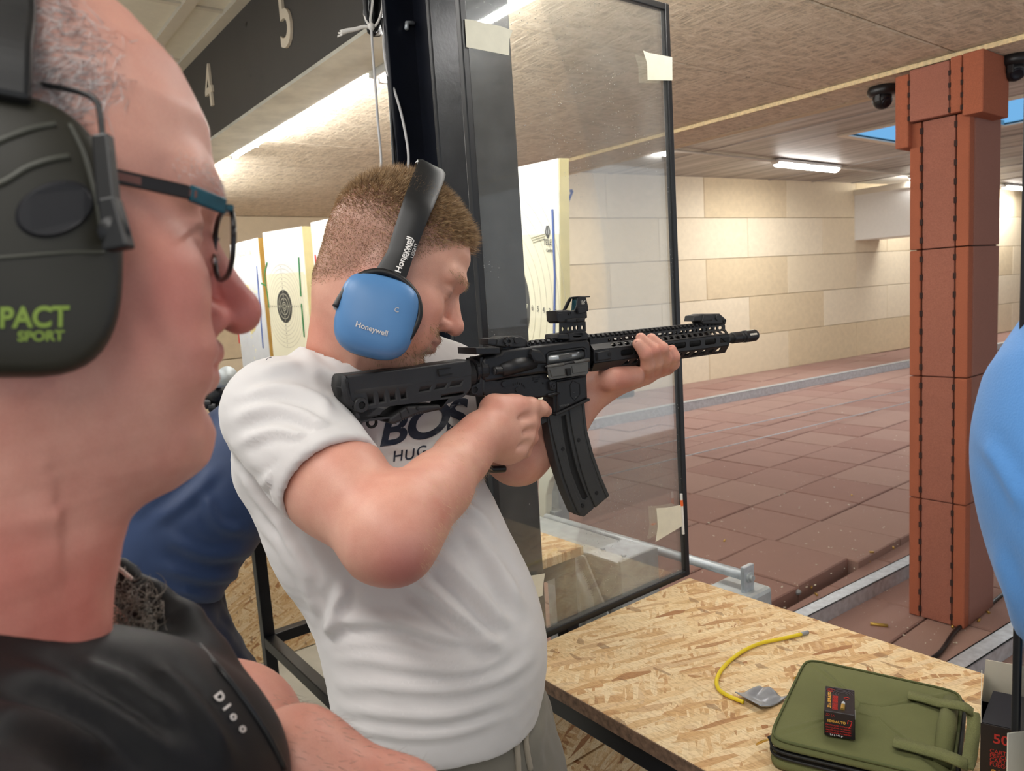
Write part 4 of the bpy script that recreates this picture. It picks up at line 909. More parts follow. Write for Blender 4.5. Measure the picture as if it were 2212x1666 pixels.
for xa, ya, xb, yb in ((864, 890, 868, 904), (878, 880, 884, 893)): p_, q_ = gp(xa, ya, .022), gp(xb, yb, .022); MB().bar(gw(*p_, .0215), gw(*q_, .0215), .0016, .002, up=tuple(gR)).build('lever_groove', MT['gunblk'], rifle)
gdisc('lever_pin', 902, 882, 4.2, .0008, MT['gunblk'], .022); gdisc('lever_pin', 902.6, 882, 3.0, .0012, MT['poly'], .022)
gdisc('sling_socket', 778, 875, 16.5, .006, MT['poly'], .020, inner=.48); gdisc('socket_hole', 778, 875, 7.6, .0035, MT['gunblk'], .020)
c_ = gp(804.5, 913, .012); d_ = .0062
MB().tube([gw(c_[0]+d_*math.cos(a), c_[1]+d_*math.sin(a), .010) for a in np.linspace(0, 6.283, 20)], .0020, 8).build('sling_loop', MT['gunblk'], rifle, smooth=True)
for a, b in (((946, 798.5), (973, 795)), ((946, 798), (950, 813)), ((950, 812.7), (977, 808))):
    p_, q_ = gp(*a, .0225), gp(*b, .0225); MB().bar(gw(*p_, .0222), gw(*q_, .0222), .0016, .0012, up=tuple(gR)).build('stock_groove', MT['gunblk'], rifle)
# ---- buffer ring and end plate
r0 = gp(1017, 801)[0]; r1 = gp(1044, 798)[0]
MB().lathe([(.0165, 0), (.0190, .001), (.0190, .005), (.0178, .006), (.0178, .008), (.0195, .009), (.0195, r1-r0-.003), (.018, r1-r0)], gw(r0, .0, 0), gF, 28).build('castle_nut', MT['alu'], rifle)
for k in range(4): a = .5+k*1.57; MB().obox(gw(r0+.003, .019*math.sin(a), .019*math.cos(a)), gF*.003, gU*.0018, gR*.0018).build('nut_notch', MT['gunblk'], rifle)
gplate('end_plate', [(1037, 772), (1044, 771), (1045, 858), (1038, 858), (1030, 857), (1024, 853), (1024, 832), (1036, 826)], .030, MT['alu'], bevel=.002)
gdisc('sling_socket', 1023.5, 842, 11.0, .004, MT['alu'], .013, inner=.6); gdisc('socket_hole', 1023.5, 842, 6.5, .0022, MT['gunblk'], .013)
# ---- receivers
gplate('upper_receiver', [(1044, 777), (1050, 771), (1082, 764), (1088, 756), (1140, 749), (1268, 732.5), (1275, 740), (1279, 762), (1277, 800), (1190, 812), (1180, 806), (1092, 818), (1075, 822), (1050, 826), (1044, 815)], .034, MT['alu'], holes=[[(1183, 768), (1188, 764), (1258, 754), (1264, 757), (1265, 771), (1260, 776), (1188, 788), (1183, 784)]], bevel=.004, res=2)
b0, b1 = gp(1180, 776, .009), gp(1268, 764, .009)
MB().tube([gw(*b0, .006), gw(*b1, .006)], .0088, 20).build('bolt_carrier', MT['bolt'], rifle, smooth=True)
b2, b3 = gp(1207, 772, .0145), gp(1235, 768, .0145); MB().bar(gw(*b2, .0140), gw(*b3, .0140), .0050, .003, up=tuple(gR)).build('extractor', MT['doorg'], rifle, bevel=.0006)
gplate('port_rim', [(1181, 766), (1187, 761), (1259, 751), (1267, 755), (1268, 772), (1262, 779), (1188, 791), (1181, 786)], .002, MT['alu'], holes=[[(1184, 768), (1189, 764.5), (1258, 754.5), (1263.5, 757), (1264.5, 771), (1260, 775.5), (1189, 787), (1184, 783.5)]], bevel=.0006, off=.0178)
f0, f1, f2 = gp(1086, 801, .02), gp(1120, 790, .02), gp(1160, 783, .02)
MB().tube([gw(*f0, .014), gw(*f1, .013), gw(*f2, .008)], [.0105, .0122, .0125], 20).build('assist_housing', MT['alu'], rifle, smooth=True)
f3, f4 = gp(1069, 801.5, .02), gp(1090, 799.5, .02)
MB().tube([gw(*f3, .0185), gw(*f4, .0165)], .0062, 20).build('forward_assist', MT['alu'], rifle)
fc = gw(*f3, .0185)
for r_ in (.0048, .0034, .0020): MB().tube([fc-gF*.0002+r_*(math.cos(a)*gU+math.sin(a)*gR) for a in np.linspace(0, 6.283, 20)], .0003, 5).build('assist_ring', MT['mark'], rifle)
gplate('case_deflector', [(1147, 766), (1150.5, 754.5), (1168, 756), (1176, 764), (1181, 774), (1182, 786), (1155, 785)], .022, MT['alu'], bevel=.004, off=.0125, res=1)
# dust cover, open
dc = gplate('dust_cover', [(1182.6, 794), (1270.5, 780.5), (1271.5, 805), (1267.5, 809.3), (1192, 820.3), (1186, 816.5)], .0022, MT['doorg'], bevel=.0006, off=.0215)
gplate('cover_panel', [(1188, 799), (1219, 794), (1221, 810), (1193, 814.5)], .0014, MT['doorg'], bevel=.0005, off=.0232); gplate('cover_panel', [(1236, 791.5), (1267, 787), (1268, 802.5), (1238, 807)], .0014, MT['doorg'], bevel=.0005, off=.0232)
gplate('cover_latch', [(1224, 797), (1233, 795), (1235, 810), (1227, 812)], .004, MT['gunblk'], bevel=.0006, off=.0245)
h0, h1, h2, h3 = gp(1177, 793, .021), gp(1217, 787, .021), gp(1236, 784, .021), gp(1272, 777.5, .021)
MB().tube([gw(*h0, .021), gw(*h3, .021)], .0019, 10).build('hinge_pin', MT['alu'], rifle, smooth=True)
for p_, q_ in ((h0, h1), (h2, h3)): MB().tube([gw(*(p_*.9+q_*.1), .0212), gw(*q_, .0212)], .0027, 10).build('hinge_sleeve', MT['doorg'], rifle, smooth=True)
gplate('lower_receiver', [(1044, 813), (1075, 822), (1092, 818), (1180, 806), (1190, 822), (1268, 808), (1270, 861), (1203, 893), (1197, 891), (1196, 860), (1181, 857), (1165, 861), (1090, 863), (1060, 859), (1047, 856), (1042, 845)], .029, MT['alu'], bevel=.003, res=2)
gplate('magwell', [(1204, 824), (1267, 812), (1269, 861), (1204, 892)], .036, MT['alu'], bevel=.004, res=2)
l0, l1 = gp(1200, 896, .018), gp(1273, 863, .018); MB().obox((gw(*l0)+gw(*l1))/2, (gw(*l1)-gw(*l0))/2, gU*.0022, gR*.0200).build('magwell_lip', MT['alu'], rifle, bevel=.0015)
gplate('emblem', [(1238, 822), (1253, 829), (1254, 852), (1242, 867), (1233, 857), (1231, 832)], .0006, MT['gunblk'], holes=[[(1238.3, 823.4), (1252, 830), (1253, 851.6), (1242, 865), (1234, 856.4), (1232.2, 832.6)]], bevel=0, off=.0183)
def gtext(s_, x, y, size, m, off, xs=1.0):
    c_ = gp(x, y, off); text_mesh('engraved_text', s_, size, .0003, m, frame(gw(*c_, off), gF, gU, gR), rifle, xs=xs)
gtext('-', 1240, 847, .008, MT['mark'], .0183); gtext('-', 1244, 857, .008, MT['mark'], .0183)
gtext('9A092106', 1219, 876, .0042, MT['mark'], .0186, 1.1)
for k, s_ in enumerate(('RIFLE .22 LR', 'HV AUTO', 'MADE')): gtext(s_, 1158, 816+k*4.4, .0030, MT['gunblk'], .0147)
gdisc('takedown_pin', 1088, 830, 6.4, .0022, MT['alu'], .0145); gdisc('selector', 1117.5, 842, 5.6, .0016, MT['alu'], .0145)
for k in range(7): a = .3+k*.33; c_ = gp(1119+15*math.cos(a), 841-13*math.sin(a), .0147); MB().obox(gw(*c_, .0146), gF*.0007, gU*.0016, gR*.0004).build('selector_mark', MT['gunblk'], rifle)
gdisc('pin_hole', 1173, 828, 2.2, .0006, MT['gunblk'], .0147)
gplate('release_fence', [(1187, 826), (1192, 822), (1200, 826), (1203, 838), (1197, 845), (1189, 842)], .006, MT['alu'], bevel=.0015, off=.0165); gdisc('magazine_release', 1194.5, 834, 5.4, .0022, MT['alu'], .0185, inner=.5)
p_, q_ = gp(1184, 854, .017), gp(1208, 849.5, .017); MB().tube([gw(*p_, .016), gw(*q_, .016)], .0026, 10).build('pivot_pin', MT['alu'], rifle, smooth=True)
gplate('pistol_grip', [(1046, 855), (1108, 862), (1104, 880), (1092, 905), (1078, 955), (1066, 966), (1032, 958), (1038, 930), (1050, 890)], .030, MT['poly'], bevel=.008, res=2)
tg = [gw(*gp(x, y, 0)) for x, y in ((1185, 860), (1194, 868), (1195, 884), (1187, 898), (1170, 909), (1150, 916), (1120, 915), (1098, 900))]
P = spline(tg, 6); V = []; F = []
for i in range(len(P)):
    t_ = nrm(P[min(i+1, len(P)-1)]-P[max(i-1, 0)]); s_ = nrm(np.cross(gR, t_)); V += [P[i]+gR*.008+s_*.0032, P[i]-gR*.008+s_*.0032, P[i]-gR*.008-s_*.0032, P[i]+gR*.008-s_*.0032]
F = [(4*i+j, 4*i+(j+1) % 4, 4*i+4+(j+1) % 4, 4*i+4+j) for i in range(len(P)-1) for j in range(4)]
o = mesh('trigger_guard', V, F, MT['poly'], smooth=False); bev(o, .0014, 2); put(o, rifle)
P = spline([gw(*gp(x, y, 0)) for x, y in ((1158, 860), (1160, 872), (1156, 884), (1159, 893))], 5); MB().tube(P, .0030, 8).build('trigger', MT['alu'], rifle, smooth=True)
# ---- magazine
mgL = [(1182.6, 893), (1184, 915), (1191, 957), (1199, 991), (1209, 1026), (1223, 1066), (1242, 1110)]; mgR = [(1262, 868), (1264, 895), (1268, 930), (1280, 976.5), (1298, 1029), (1316, 1072)]
gplate('magazine', mgL+[(1252, 1111), (1253, 1115), (1262, 1117), (1282, 1100), (1284, 1095), (1287, 1097), (1316, 1072)]+mgR[::-1][1:], .019, MT['magp'], holes=[[(1213, 900), (1217, 935), (1224, 975), (1234, 1018), (1248, 1055), (1258, 1078), (1266, 1080), (1270, 1074), (1258, 1046), (1246, 1012), (1236, 972), (1227, 930), (1222, 897)]], bevel=.0015)
gplate('magazine_rib', [(1186, 898), (1205, 893), (1210, 935), (1218, 978), (1229, 1022), (1244, 1062), (1256, 1090), (1262, 1104), (1250, 1110), (1236, 1078), (1219, 1032), (1207, 988), (1196, 945)], .0235, MT['magp'], bevel=.0016)
gplate('magazine_rib', [(1230, 884), (1252, 874), (1256, 905), (1262, 945), (1275, 995), (1292, 1040), (1307, 1078), (1286, 1096), (1270, 1058), (1256, 1015), (1244, 965), (1235, 920)], .0235, MT['magp'], bevel=.0016)
gplate('magazine_spine', [(1257, 872), (1263, 870), (1265, 895), (1269, 930), (1281, 976.5), (1299, 1029), (1317, 1071), (1311, 1077), (1294, 1036), (1276, 985), (1264, 938)], .021, MT['magp'], bevel=.0012)
gplate('follower_track', [(1206, 890), (1230, 884), (1240, 945), (1256, 1015), (1275, 1078), (1262, 1088), (1240, 1045), (1222, 985), (1212, 940)], .012, MT['gunblk'], bevel=.0005)
for x, y in ((1216, 970), (1250, 951), (1289, 1065), (1259, 1093)): gdisc('magazine_screw', x, y, 4.4, .0008, MT['gunblk'], .0118); gdisc('screw_socket', x+.4, y-.3, 2.6, .0012, MT['alu'], .0118, inner=.5)
# ---- handguard: hollow faceted tube with slots
HO = .0205
xh0 = gp(1283, 775, HO)[0]; xh1 = gp(1574, 735, HO)[0]; xm = (xh0+xh1)/2
zu = gp(1436, 739, HO)[1]; zl = gp(1451, 762, HO)[1]; zb = gp(1430, 780, .012)[1]; zr = gp(1440, 716, .0125)[1]; zs = gp(1440, 726, .0125)[1]; ztp = gp(1400, 711, .0105)[1]
def hg_face(name, pa, pb, holes_fn, side, x0=xh0, x1=xh1, slant=0.0):
    """pa/pb = (half width, height) of the two long edges; local frame: x along bore, y from pa to pb"""
    A = np.array([0, pa[1], 0.]); va = gw(0, pa[1], pa[0]*side); vb = gw(0, pb[1], pb[0]*side); L_ = np.linalg.norm(vb-va); yv = (vb-va)/L_; nv = np.cross(gF, yv)
    th = .0024; cen = va-nv*0
    out = [(x0, 0), (x1, 0), (x1-slant, L_), (x0, L_)]
    return plate(name, out, holes_fn(L_), th, .0004, MT['alu'], frame(cen, gF, yv, nv), rifle)
def rrect(x0, x1, y0, y1, r_):
    P = []
    for cx, cy, a0 in ((x1-r_, y1-r_, 0), (x0+r_, y1-r_, 90), (x0+r_, y0+r_, 180), (x1-r_, y0+r_, 270)):
        P += [(cx+r_*math.cos(math.radians(a0+k*30)), cy+r_*math.sin(math.radians(a0+k*30))) for k in range(4)]
    return P
xs_side = [gp(1200+c_/4.9156, 640+y_/4.9156, HO)[0] for c_, y_ in ((760, 590), (1318, 508), (1478, 485), (1640, 462), (1797, 440))]
xs_side = xs_side[:1]+[xs_side[0]+(xs_side[1]-xs_side[0])*k/4 for k in (1, 2, 3)]+xs_side[1:]
for sd in (1, -1):
    hg_face('handguard_side', (HO, zl), (HO, zu), lambda L_: [rrect(c_-.0145, c_+.0145, L_*.28, L_*.78, .0028) for c_ in xs_side], sd)
    hx = np.arange(xh0+.045, xh1-.008, .0148)
    hg_face('handguard_shoulder', (HO, zu), (.0125, zs), lambda L_: [rrect(c_-.0050, c_+.0050, L_*.22, L_*.80, .003) for c_ in hx], sd)
    hg_face('handguard_wall', (.0125, zs), (.0125, zr), lambda L_: [rrect(c_-(.0052 if k % 2 else .0028), c_+(.0052 if k % 2 else .0028), L_*.15, L_*.80, L_*.28) for k, c_ in enumerate(np.arange(xh0+.040, xh1-.006, .0128))], sd)
    def tri(L_):
        out = []
        for c_ in xs_side[:1]+list(np.arange(xs_side[0]+.02, xh1-.02, .0205)):
            out.append([(c_-.008, L_*.25), (c_+.006, L_*.25), (c_+.008, L_*.8), (c_, L_*.8)])
        return out
    hg_face('handguard_lower', (.0115, zb), (HO, zl), tri, sd)
hg_face('handguard_top', (.0125, zr), (-.0125, zr), lambda L_: [], 1)
MB().obox(gw(xm, zb, 0), gF*(xh1-xh0)/2, gU*.0012, gR*.0118).build('handguard_bottom', MT['alu'], rifle)
cb = gplate('barrel_clamp', [(1291, 762), (1316, 756), (1322, 760), (1321, 776), (1292, 781)], .052, MT['alu'], bevel=.002); gdisc('clamp_screw', 1316.5, 765.5, 4.5, .0006, MT['gunblk'], .0262)
nb0 = gp(1270, 770)[0]; MB().lathe([(.0155, 0), (.0165, .002), (.0165, .010), (.0150, .012), (.0150, xh0-nb0+.004)], gw(nb0, 0.002), gF, 24).build('barrel_nut', MT['alu'], rifle)
# ---- top rail with teeth
zt0 = gp(1200, 739, .0105)[1]; ra, rb2 = gp(1088, 752, .0105)[0], gp(1566, 700, .0105)[0]
rl = MB().obox(gw((ra+rb2)/2, zr+.0015, 0), gF*(rb2-ra)/2, gU*.0025, gR*.0085)
k = ra+.003
while k < rb2-.004:
    rl.add([gw(k+dx, zr+.0035+dz, dy) for dx in (-.0026, .0026) for dy, dz in ((-.0105, .0008), (-.0085, .0040), (.0085, .0040), (.0105, .0008), (.0085, -.002), (-.0085, -.002))], [(0, 1, 2, 3, 4, 5), (11, 10, 9, 8, 7, 6)]+[(i, 6+i, 6+(i+1) % 6, (i+1) % 6) for i in range(6)]); k += .0100
rl.build('top_rail', MT['alu'], rifle)
gplate('receiver_rail_base', [(1088, 756), (1140, 748), (1270, 731), (1272, 740), (1140, 757), (1090, 764)], .022, MT['alu'], bevel=.002)
# ---- barrel, muzzle brake
mz0 = gp(1580, 724)[0]; mz1 = gp(1631, 719)[0]
MB().tube([gw(nb0, 0), gw(mz0, 0)], .0085, 18).build('barrel', MT['gunblk'], rifle, smooth=True)
L_ = mz1-mz0
MB().lathe([(.0090, 0), (.0105, .002), (.0105, L_*.30), (.0086, L_*.32), (.0086, L_*.36), (.0105, L_*.38), (.0105, L_*.42), (.0086, L_*.44), (.0086, L_*.48), (.0112, L_*.50), (.0112, L_*.96), (.0100, L_), (.0050, L_), (.0048, L_*.6)], gw(mz0, 0), gF, 26).build('muzzle_brake', MT['alu'], rifle)
for k in range(6):
    a = math.radians(k*60+18); u_ = gU*math.sin(a)+gR*math.cos(a); t_ = np.cross(gF, u_)
    MB().obox(gw(mz0+L_*.74, 0)+u_*.0108, gF*L_*.15, t_*.0020, u_*.0009).build('brake_slot', MT['logo'] if k in (0, 1) else MT['gunblk'], rifle, bevel=.0008)
# ---- sights folded down
def c2(*pts): return [(1000+x/6.406, 640+y/6.406) for x, y in pts]
def c1_(*pts): return [(1200+x/4.9156, 640+y/4.9156) for x, y in pts]
gplate('charging_handle', c2((182, 716), (512, 711), (520, 800), (190, 810)), .052, MT['alu'], bevel=.0015)
gplate('rear_sight', c2((350, 668), (350, 590), (420, 575), (470, 580), (560, 552), (800, 548), (880, 596), (935, 640), (935, 690), (905, 706), (600, 712), (590, 690), (480, 692)), .026, MT['poly'], bevel=.002)
gplate('sight_leaf', c2((470, 690), (480, 600), (560, 560), (660, 560), (690, 600), (660, 700), (600, 705)), .031, MT['poly'], bevel=.0025)
gdisc('sight_knob', 1000+735/6.406, 640+610/6.406, 7.0, .003, MT['poly'], .013); gdisc('sight_screw', 1000+900/6.406, 640+664/6.406, 5.2, .0025, MT['poly'], .013, inner=.55)
for k in range(6): a = k*1.047; gdisc('knob_lobe', 1000+(622+46*math.cos(a))/6.406, 640+(625+46*math.sin(a))/6.406, 4.2, .003, MT['poly'], .0158, n=10)
gplate('front_sight', c1_((1465, 268), (1478, 208), (1560, 186), (1750, 184), (1812, 240), (1812, 300), (1570, 302), (1545, 268)), .024, MT['poly'], bevel=.003, res=2)
gplate('sight_leaf', c1_((1560, 270), (1580, 195), (1680, 190), (1670, 262)), .029, MT['poly'], bevel=.003); gdisc('sight_knob', *c1_((1715, 228))[0], 6.0, .002, MT['poly'], .012); gdisc('sight_screw', *c1_((1790, 262))[0], 4.5, .002, MT['poly'], .012, inner=.5)
# ---- red dot sight on its riser
gplate('mount_base', c2((1455, 512), (1530, 500), (1700, 488), (1738, 520), (1742, 598), (1480, 628), (1470, 580)), .036, MT['alu'], holes=[c2((1525, 545), (1545, 520), (1600, 512), (1640, 520), (1650, 545), (1630, 562), (1580, 568), (1540, 562))], bevel=.002)
gplate('mount_foot', c2((1310, 580), (1320, 530), (1370, 520), (1450, 515), (1480, 560), (1480, 600), (1320, 600)), .034, MT['alu'], bevel=.002)
gplate('mount_core', c2((1490, 500), (1680, 490), (1690, 590), (1500, 600)), .020, MT['gunblk'], bevel=.001)
def circ(x, y, rx, ry, n=14): return c2(*[(x+rx*math.cos(a), y+ry*math.sin(a)) for a in np.linspace(0, 2*math.pi, n+1)[:-1]])
RH = [circ(1386, 455, 18, 30), circ(1463, 453, 18, 30), circ(1520, 444, 17, 34), circ(1578, 434, 17, 32), circ(1655, 432, 18, 30)]
for of_ in (.0105, -.0105): gplate('riser', c2((1345, 360), (1700, 350), (1705, 490), (1460, 508), (1450, 520), (1345, 535)), .003, MT['alu'], holes=RH, bevel=.0004, off=of_)
gplate('sight_body', c2((1292, 205), (1440, 190), (1560, 200), (1720, 190), (1728, 300), (1700, 310), (1695, 355), (1340, 375), (1300, 345)), .027, MT['alu'], bevel=.0025)
gplate('sight_clamp', c2((1440, 320), (1540, 300), (1640, 300), (1690, 296), (1688, 350), (1540, 372), (1440, 368)), .034, MT['alu'], bevel=.002); gdisc('clamp_screw', 1000+1590/6.406, 640+330/6.406, 3.6, .001, MT['gunblk'], .0172)
hood = c2((1545, 205), (1580, 120), (1592, 22), (1600, 0), (1700, 2), (1738, 150), (1735, 210))
gplate('sight_hood', hood, .003, MT['alu'], bevel=.0008, off=.0128); gplate('sight_hood', hood, .003, MT['alu'], bevel=.0008, off=-.0128)
gplate('hood_brace', c2((1395, 195), (1470, 40), (1500, 12), (1600, 0), (1600, 24), (1510, 36), (1440, 180), (1420, 200)), .003, MT['alu'], bevel=.0006, off=-.0128); gplate('hood_brace', c2((1390, 195), (1468, 40), (1500, 10), (1600, 0), (1600, 14), (1506, 24), (1482, 44), (1410, 190)), .003, MT['alu'], bevel=.0006, off=.0128)
hp_ = [gp(*c, 0) for c in c2((1540, 8), (1690, 2), (1692, 18), (1545, 26))]; MB().add([gw(*p, .0128) for p in hp_]+[gw(*p, -.0128) for p in hp_], [(0, 1, 2, 3), (7, 6, 5, 4), (0, 4, 5, 1), (2, 6, 7, 3), (1, 5, 6, 2), (0, 3, 7, 4)]).build('hood_top', MT['alu'], rifle, bevel=.0015)
lp = [gp(*c, 0) for c in c2((1560, 195), (1575, 25), (1590, 25), (1576, 195))]; MB().add([gw(*p, .0112) for p in lp]+[gw(*p, -.0112) for p in lp], [(0, 1, 2, 3), (7, 6, 5, 4), (0, 4, 5, 1), (2, 6, 7, 3), (1, 5, 6, 2), (0, 3, 7, 4)]).build('sight_lens', MT['lens'], rifle)
gplate('sight_button', c2((1590, 172), (1610, 150), (1690, 150), (1708, 165), (1700, 230), (1600, 245)), .0045, MT['alu'], bevel=.001, off=.0155)
gdisc('sight_screw', 1000+1478/6.406, 640+235/6.406, 4.2, .001, MT['alu'], .0138, inner=.5)
gx_ = [c2((1630, 62), (1662, 112)), c2((1694, 56), (1662, 112)), c2((1646, 58), (1664, 90)), c2((1680, 56), (1664, 90)), c2((1640, 100), (1650, 112)), c2((1686, 96), (1674, 112))]
for a, b in gx_: p_, q_ = gp(*a, .0145), gp(*b, .0145); MB().bar(gw(*p_, .0145), gw(*q_, .0145), .0008, .0003, up=tuple(gR)).build('sight_logo', MT['logo'], rifle)
for yy in (216, 238): p_, q_ = gp(*c2((1318, yy))[0], .0137), gp(*c2((1376, yy-4))[0], .0137); MB().bar(gw(*p_, .0137), gw(*q_, .0137), .0005, .0002, up=tuple(gR)).build('sight_text', MT['mark'], rifle)
# ================================================================= sculpting kit (implicit surfaces -> meshes)
def surf_nets(fn, lo, hi, h):
    lo = np.array(lo, float); hi = np.array(hi, float); cf = 4
    n = np.ceil((hi-lo)/(h*cf)).astype(int)+1
    ax = [lo[i]+np.arange(n[i])*h*cf+h*cf/2 for i in range(3)]
    G = np.stack(np.meshgrid(*ax, indexing='ij'), -1).reshape(-1, 3)
    c = fn(G).reshape(n); full = np.repeat(np.repeat(np.repeat(c, cf, 0), cf, 1), cf, 2).astype(np.float32)
    msk = np.abs(full) < h*cf*2.2
    idx = np.argwhere(msk); out = np.empty(len(idx), np.float32)
    for s_ in range(0, len(idx), 400000): out[s_:s_+400000] = fn(lo+(idx[s_:s_+400000]+.5)*h)
    full[msk] = out; v = full; ins = v < 0
    nx, ny, nz = v.shape; cnt = np.zeros((nx-1, ny-1, nz-1), np.int8); acc = np.zeros((nx-1, ny-1, nz-1, 3), np.float32)
    corners = [(a, b, c_) for a in (0, 1) for b in (0, 1) for c_ in (0, 1)]
    sl = lambda o: (slice(o[0], nx-1+o[0]), slice(o[1], ny-1+o[1]), slice(o[2], nz-1+o[2]))
    for a in corners:
        for k in range(3):
            if a[k]: continue
            b = list(a); b[k] = 1; va, vb = v[sl(a)], v[sl(b)]; cr_ = ins[sl(a)] != ins[sl(b)]
            if not cr_.any(): continue
            t_ = np.where(cr_, va/(va-vb+1e-20), 0)
            cnt += cr_
            for d in range(3):
                acc[..., d] += np.where(cr_, (a[d]+t_) if d == k else a[d], 0)
    act = cnt > 0; ids = -np.ones(cnt.shape, np.int64); ids[act] = np.arange(act.sum())
    V = (np.argwhere(act)+acc[act]/cnt[act][:, None]+.5)*h+lo
    Q = []
    for k in range(3):
        a = ins[sl((0, 0, 0))]; o = [0, 0, 0]; o[k] = 1; b = ins[sl(tuple(o))]; e = a != b
        u, w_ = [(1, 2), (2, 0), (0, 1)][k]; ii = np.argwhere(e); ii = ii[(ii[:, u] > 0) & (ii[:, w_] > 0)]
        du = np.zeros(3, int); du[u] = 1; dw = np.zeros(3, int); dw[w_] = 1
        q = np.stack([ids[tuple((ii-du-dw).T)], ids[tuple((ii-dw).T)], ids[tuple(ii.T)], ids[tuple((ii-du).T)]], 1)
        fl = ~a[tuple(ii.T)]; q[fl] = q[fl][:, ::-1]; q = q[(q >= 0).all(1)]; Q.append(q)
    return V, np.vstack(Q)
def smin(a, b, k):
    h = np.clip(.5+.5*(b-a)/k, 0, 1); return b*(1-h)+a*h-k*h*(1-h)
def smax(a, b, k): return -smin(-a, -b, k)
def sph(P, c, r): return np.linalg.norm(P-np.asarray(c, float), axis=1)-r
def rcone(P, a, b, ra, rb):
    a = np.asarray(a, float); ba = np.asarray(b, float)-a; h = np.clip((P-a)@ba/(ba@ba+1e-12), 0, 1)
    return np.linalg.norm(P-a-h[:, None]*ba, axis=1)-(ra+(rb-ra)*h)
def chain(P, pts, k=.02):
    d = None
    for (a, ra), (b, rb) in zip(pts[:-1], pts[1:]):
        e = rcone(P, a, b, ra, rb); d = e if d is None else smin(d, e, k)
    return d
def elli(P, c, A, r):
    """ellipsoid, A rows = axes"""
    q = ((P-np.asarray(c, float))@np.asarray(A, float).T)/np.asarray(r, float); l = np.linalg.norm(q, axis=1); return (l-1)*np.min(r)*(.6+.4*np.minimum(l, 1.5))
I3 = np.eye(3)
def np_mesh(name, V, Q, m, parent=None, smooth=True, col=None, sm=0):
    me = bpy.data.meshes.new(name); me.vertices.add(len(V)); me.vertices.foreach_set('co', np.asarray(V, np.float32).ravel())
    Q = np.asarray(Q); k = Q.shape[1]; me.loops.add(Q.size); me.loops.foreach_set('vertex_index', Q.ravel().astype(np.int32))
    me.polygons.add(len(Q)); me.polygons.foreach_set('loop_start', np.arange(0, Q.size, k, dtype=np.int32)); me.polygons.foreach_set('loop_total', np.full(len(Q), k, np.int32))
    me.update(calc_edges=True); me.validate()
    if col is not None:
        at_ = me.color_attributes.new('Col', 'FLOAT_COLOR', 'POINT'); at_.data.foreach_set('color', np.c_[col, np.ones(len(col))].astype(np.float32).ravel())
    o = fin(name, me, m, None, smooth)
    if parent is not None: put(o, parent)
    return o
def normals(V, Q):
    a = V[Q[:, 2]]-V[Q[:, 0]]; b = V[Q[:, 3]]-V[Q[:, 1]]; n = np.cross(a, b); N = np.zeros_like(V)
    for k in range(4): np.add.at(N, Q[:, k], n)
    return N/(np.linalg.norm(N, axis=1)[:, None]+1e-12)
def relax(V, Q, it=2, lam=.5):
    E = np.vstack([Q[:, [0, 1]], Q[:, [1, 2]], Q[:, [2, 3]], Q[:, [3, 0]]]); E = np.vstack([E, E[:, ::-1]])
    deg = np.bincount(E[:, 0], minlength=len(V))[:, None]
    for _ in range(it):
        for l_ in (lam, -lam*1.02):
            S_ = np.zeros_like(V)
            for d in range(3): S_[:, d] = np.bincount(E[:, 0], V[E[:, 1], d], len(V))
            V = V+l_*(S_/np.maximum(deg, 1)-V)
    return V
def vnoise(P, s, seed=0):
    """cheap smooth noise from sines"""
    r = np.random.default_rng(seed); o = np.zeros(len(P))
    for k in range(5):
        d = r.normal(size=3); d /= np.linalg.norm(d); o += np.sin(P@d*s*(1+.6*k)+r.uniform(0, 6.28))/(1+.5*k)
    return o/3
def lin(r, g, b): return np.array(srgb(r, g, b)[:3])
# skin and cloth
t = NT('skin'); ca = t.nd('ShaderNodeVertexColor'); ca.layer_name = 'Col'
sp_ = t.noise(900, 3, .7); sp2 = t.noise(60, 4, .6)
c_ = t.mix(.35, ca.outputs[0], t.ramp(sp_, [(.3, (.82, .74, .70, 1)), (.65, (1.06, 1.03, 1.0, 1))]), 'MULTIPLY'); c_ = t.mix(.4, c_, t.ramp(sp2, [(.3, (.92, .80, .76, 1)), (.7, (1.05, 1.04, 1.02, 1))]), 'MULTIPLY')
t.col(c_); t.rough(.48); t.bump(sp_, .12, .0012); t.set(Subsurface_Weight=.12, Subsurface_Scale=.006); t.b.inputs['Subsurface Radius'].default_value = (1.0, .35, .2); MT['skin'] = t.m
def hairmat(name, a, b, rough=.45):
    t = NT(name); q = t.noise(140, 2); t.col(t.ramp(q, [(.3, a), (.7, b)])); t.rough(rough); return t.m
MT['hair_brown'] = hairmat('short_brown_hair', srgb(122, 96, 70), srgb(192, 162, 122)); MT['hair_grey'] = hairmat('grey_hair', srgb(176, 164, 162), srgb(228, 220, 218)); MT['hair_chest'] = hairmat('grey_brown_chest_hair', srgb(60, 54, 48), srgb(170, 160, 146))
def cloth(name, c, rough=.85, weave=1600, var=.04, bump=.12, sheen=.15, spec=.5):
    t = NT(name); n_ = t.noise(7, 4); wv = t.noise(weave, 2, .6)
    t.col(t.ramp(n_, [(.3, sc(c, 1-var)), (.7, sc(c, 1+var))])); t.rough(rough); t.bump(wv, bump, .0012); t.set(Sheen_Weight=sheen, Specular_IOR_Level=spec); return t.m
MT['tee'] = cloth('white_cotton', srgb(208, 205, 204)); MT['trs'] = cloth('grey_fleece_trousers', srgb(124, 119, 108), var=.10, bump=.25); MT['navyj'] = cloth('navy_jacket', srgb(26, 50, 90), .55, 900, .1); MT['navyt'] = cloth('navy_trousers', srgb(30, 38, 62), .75, 900, .12)
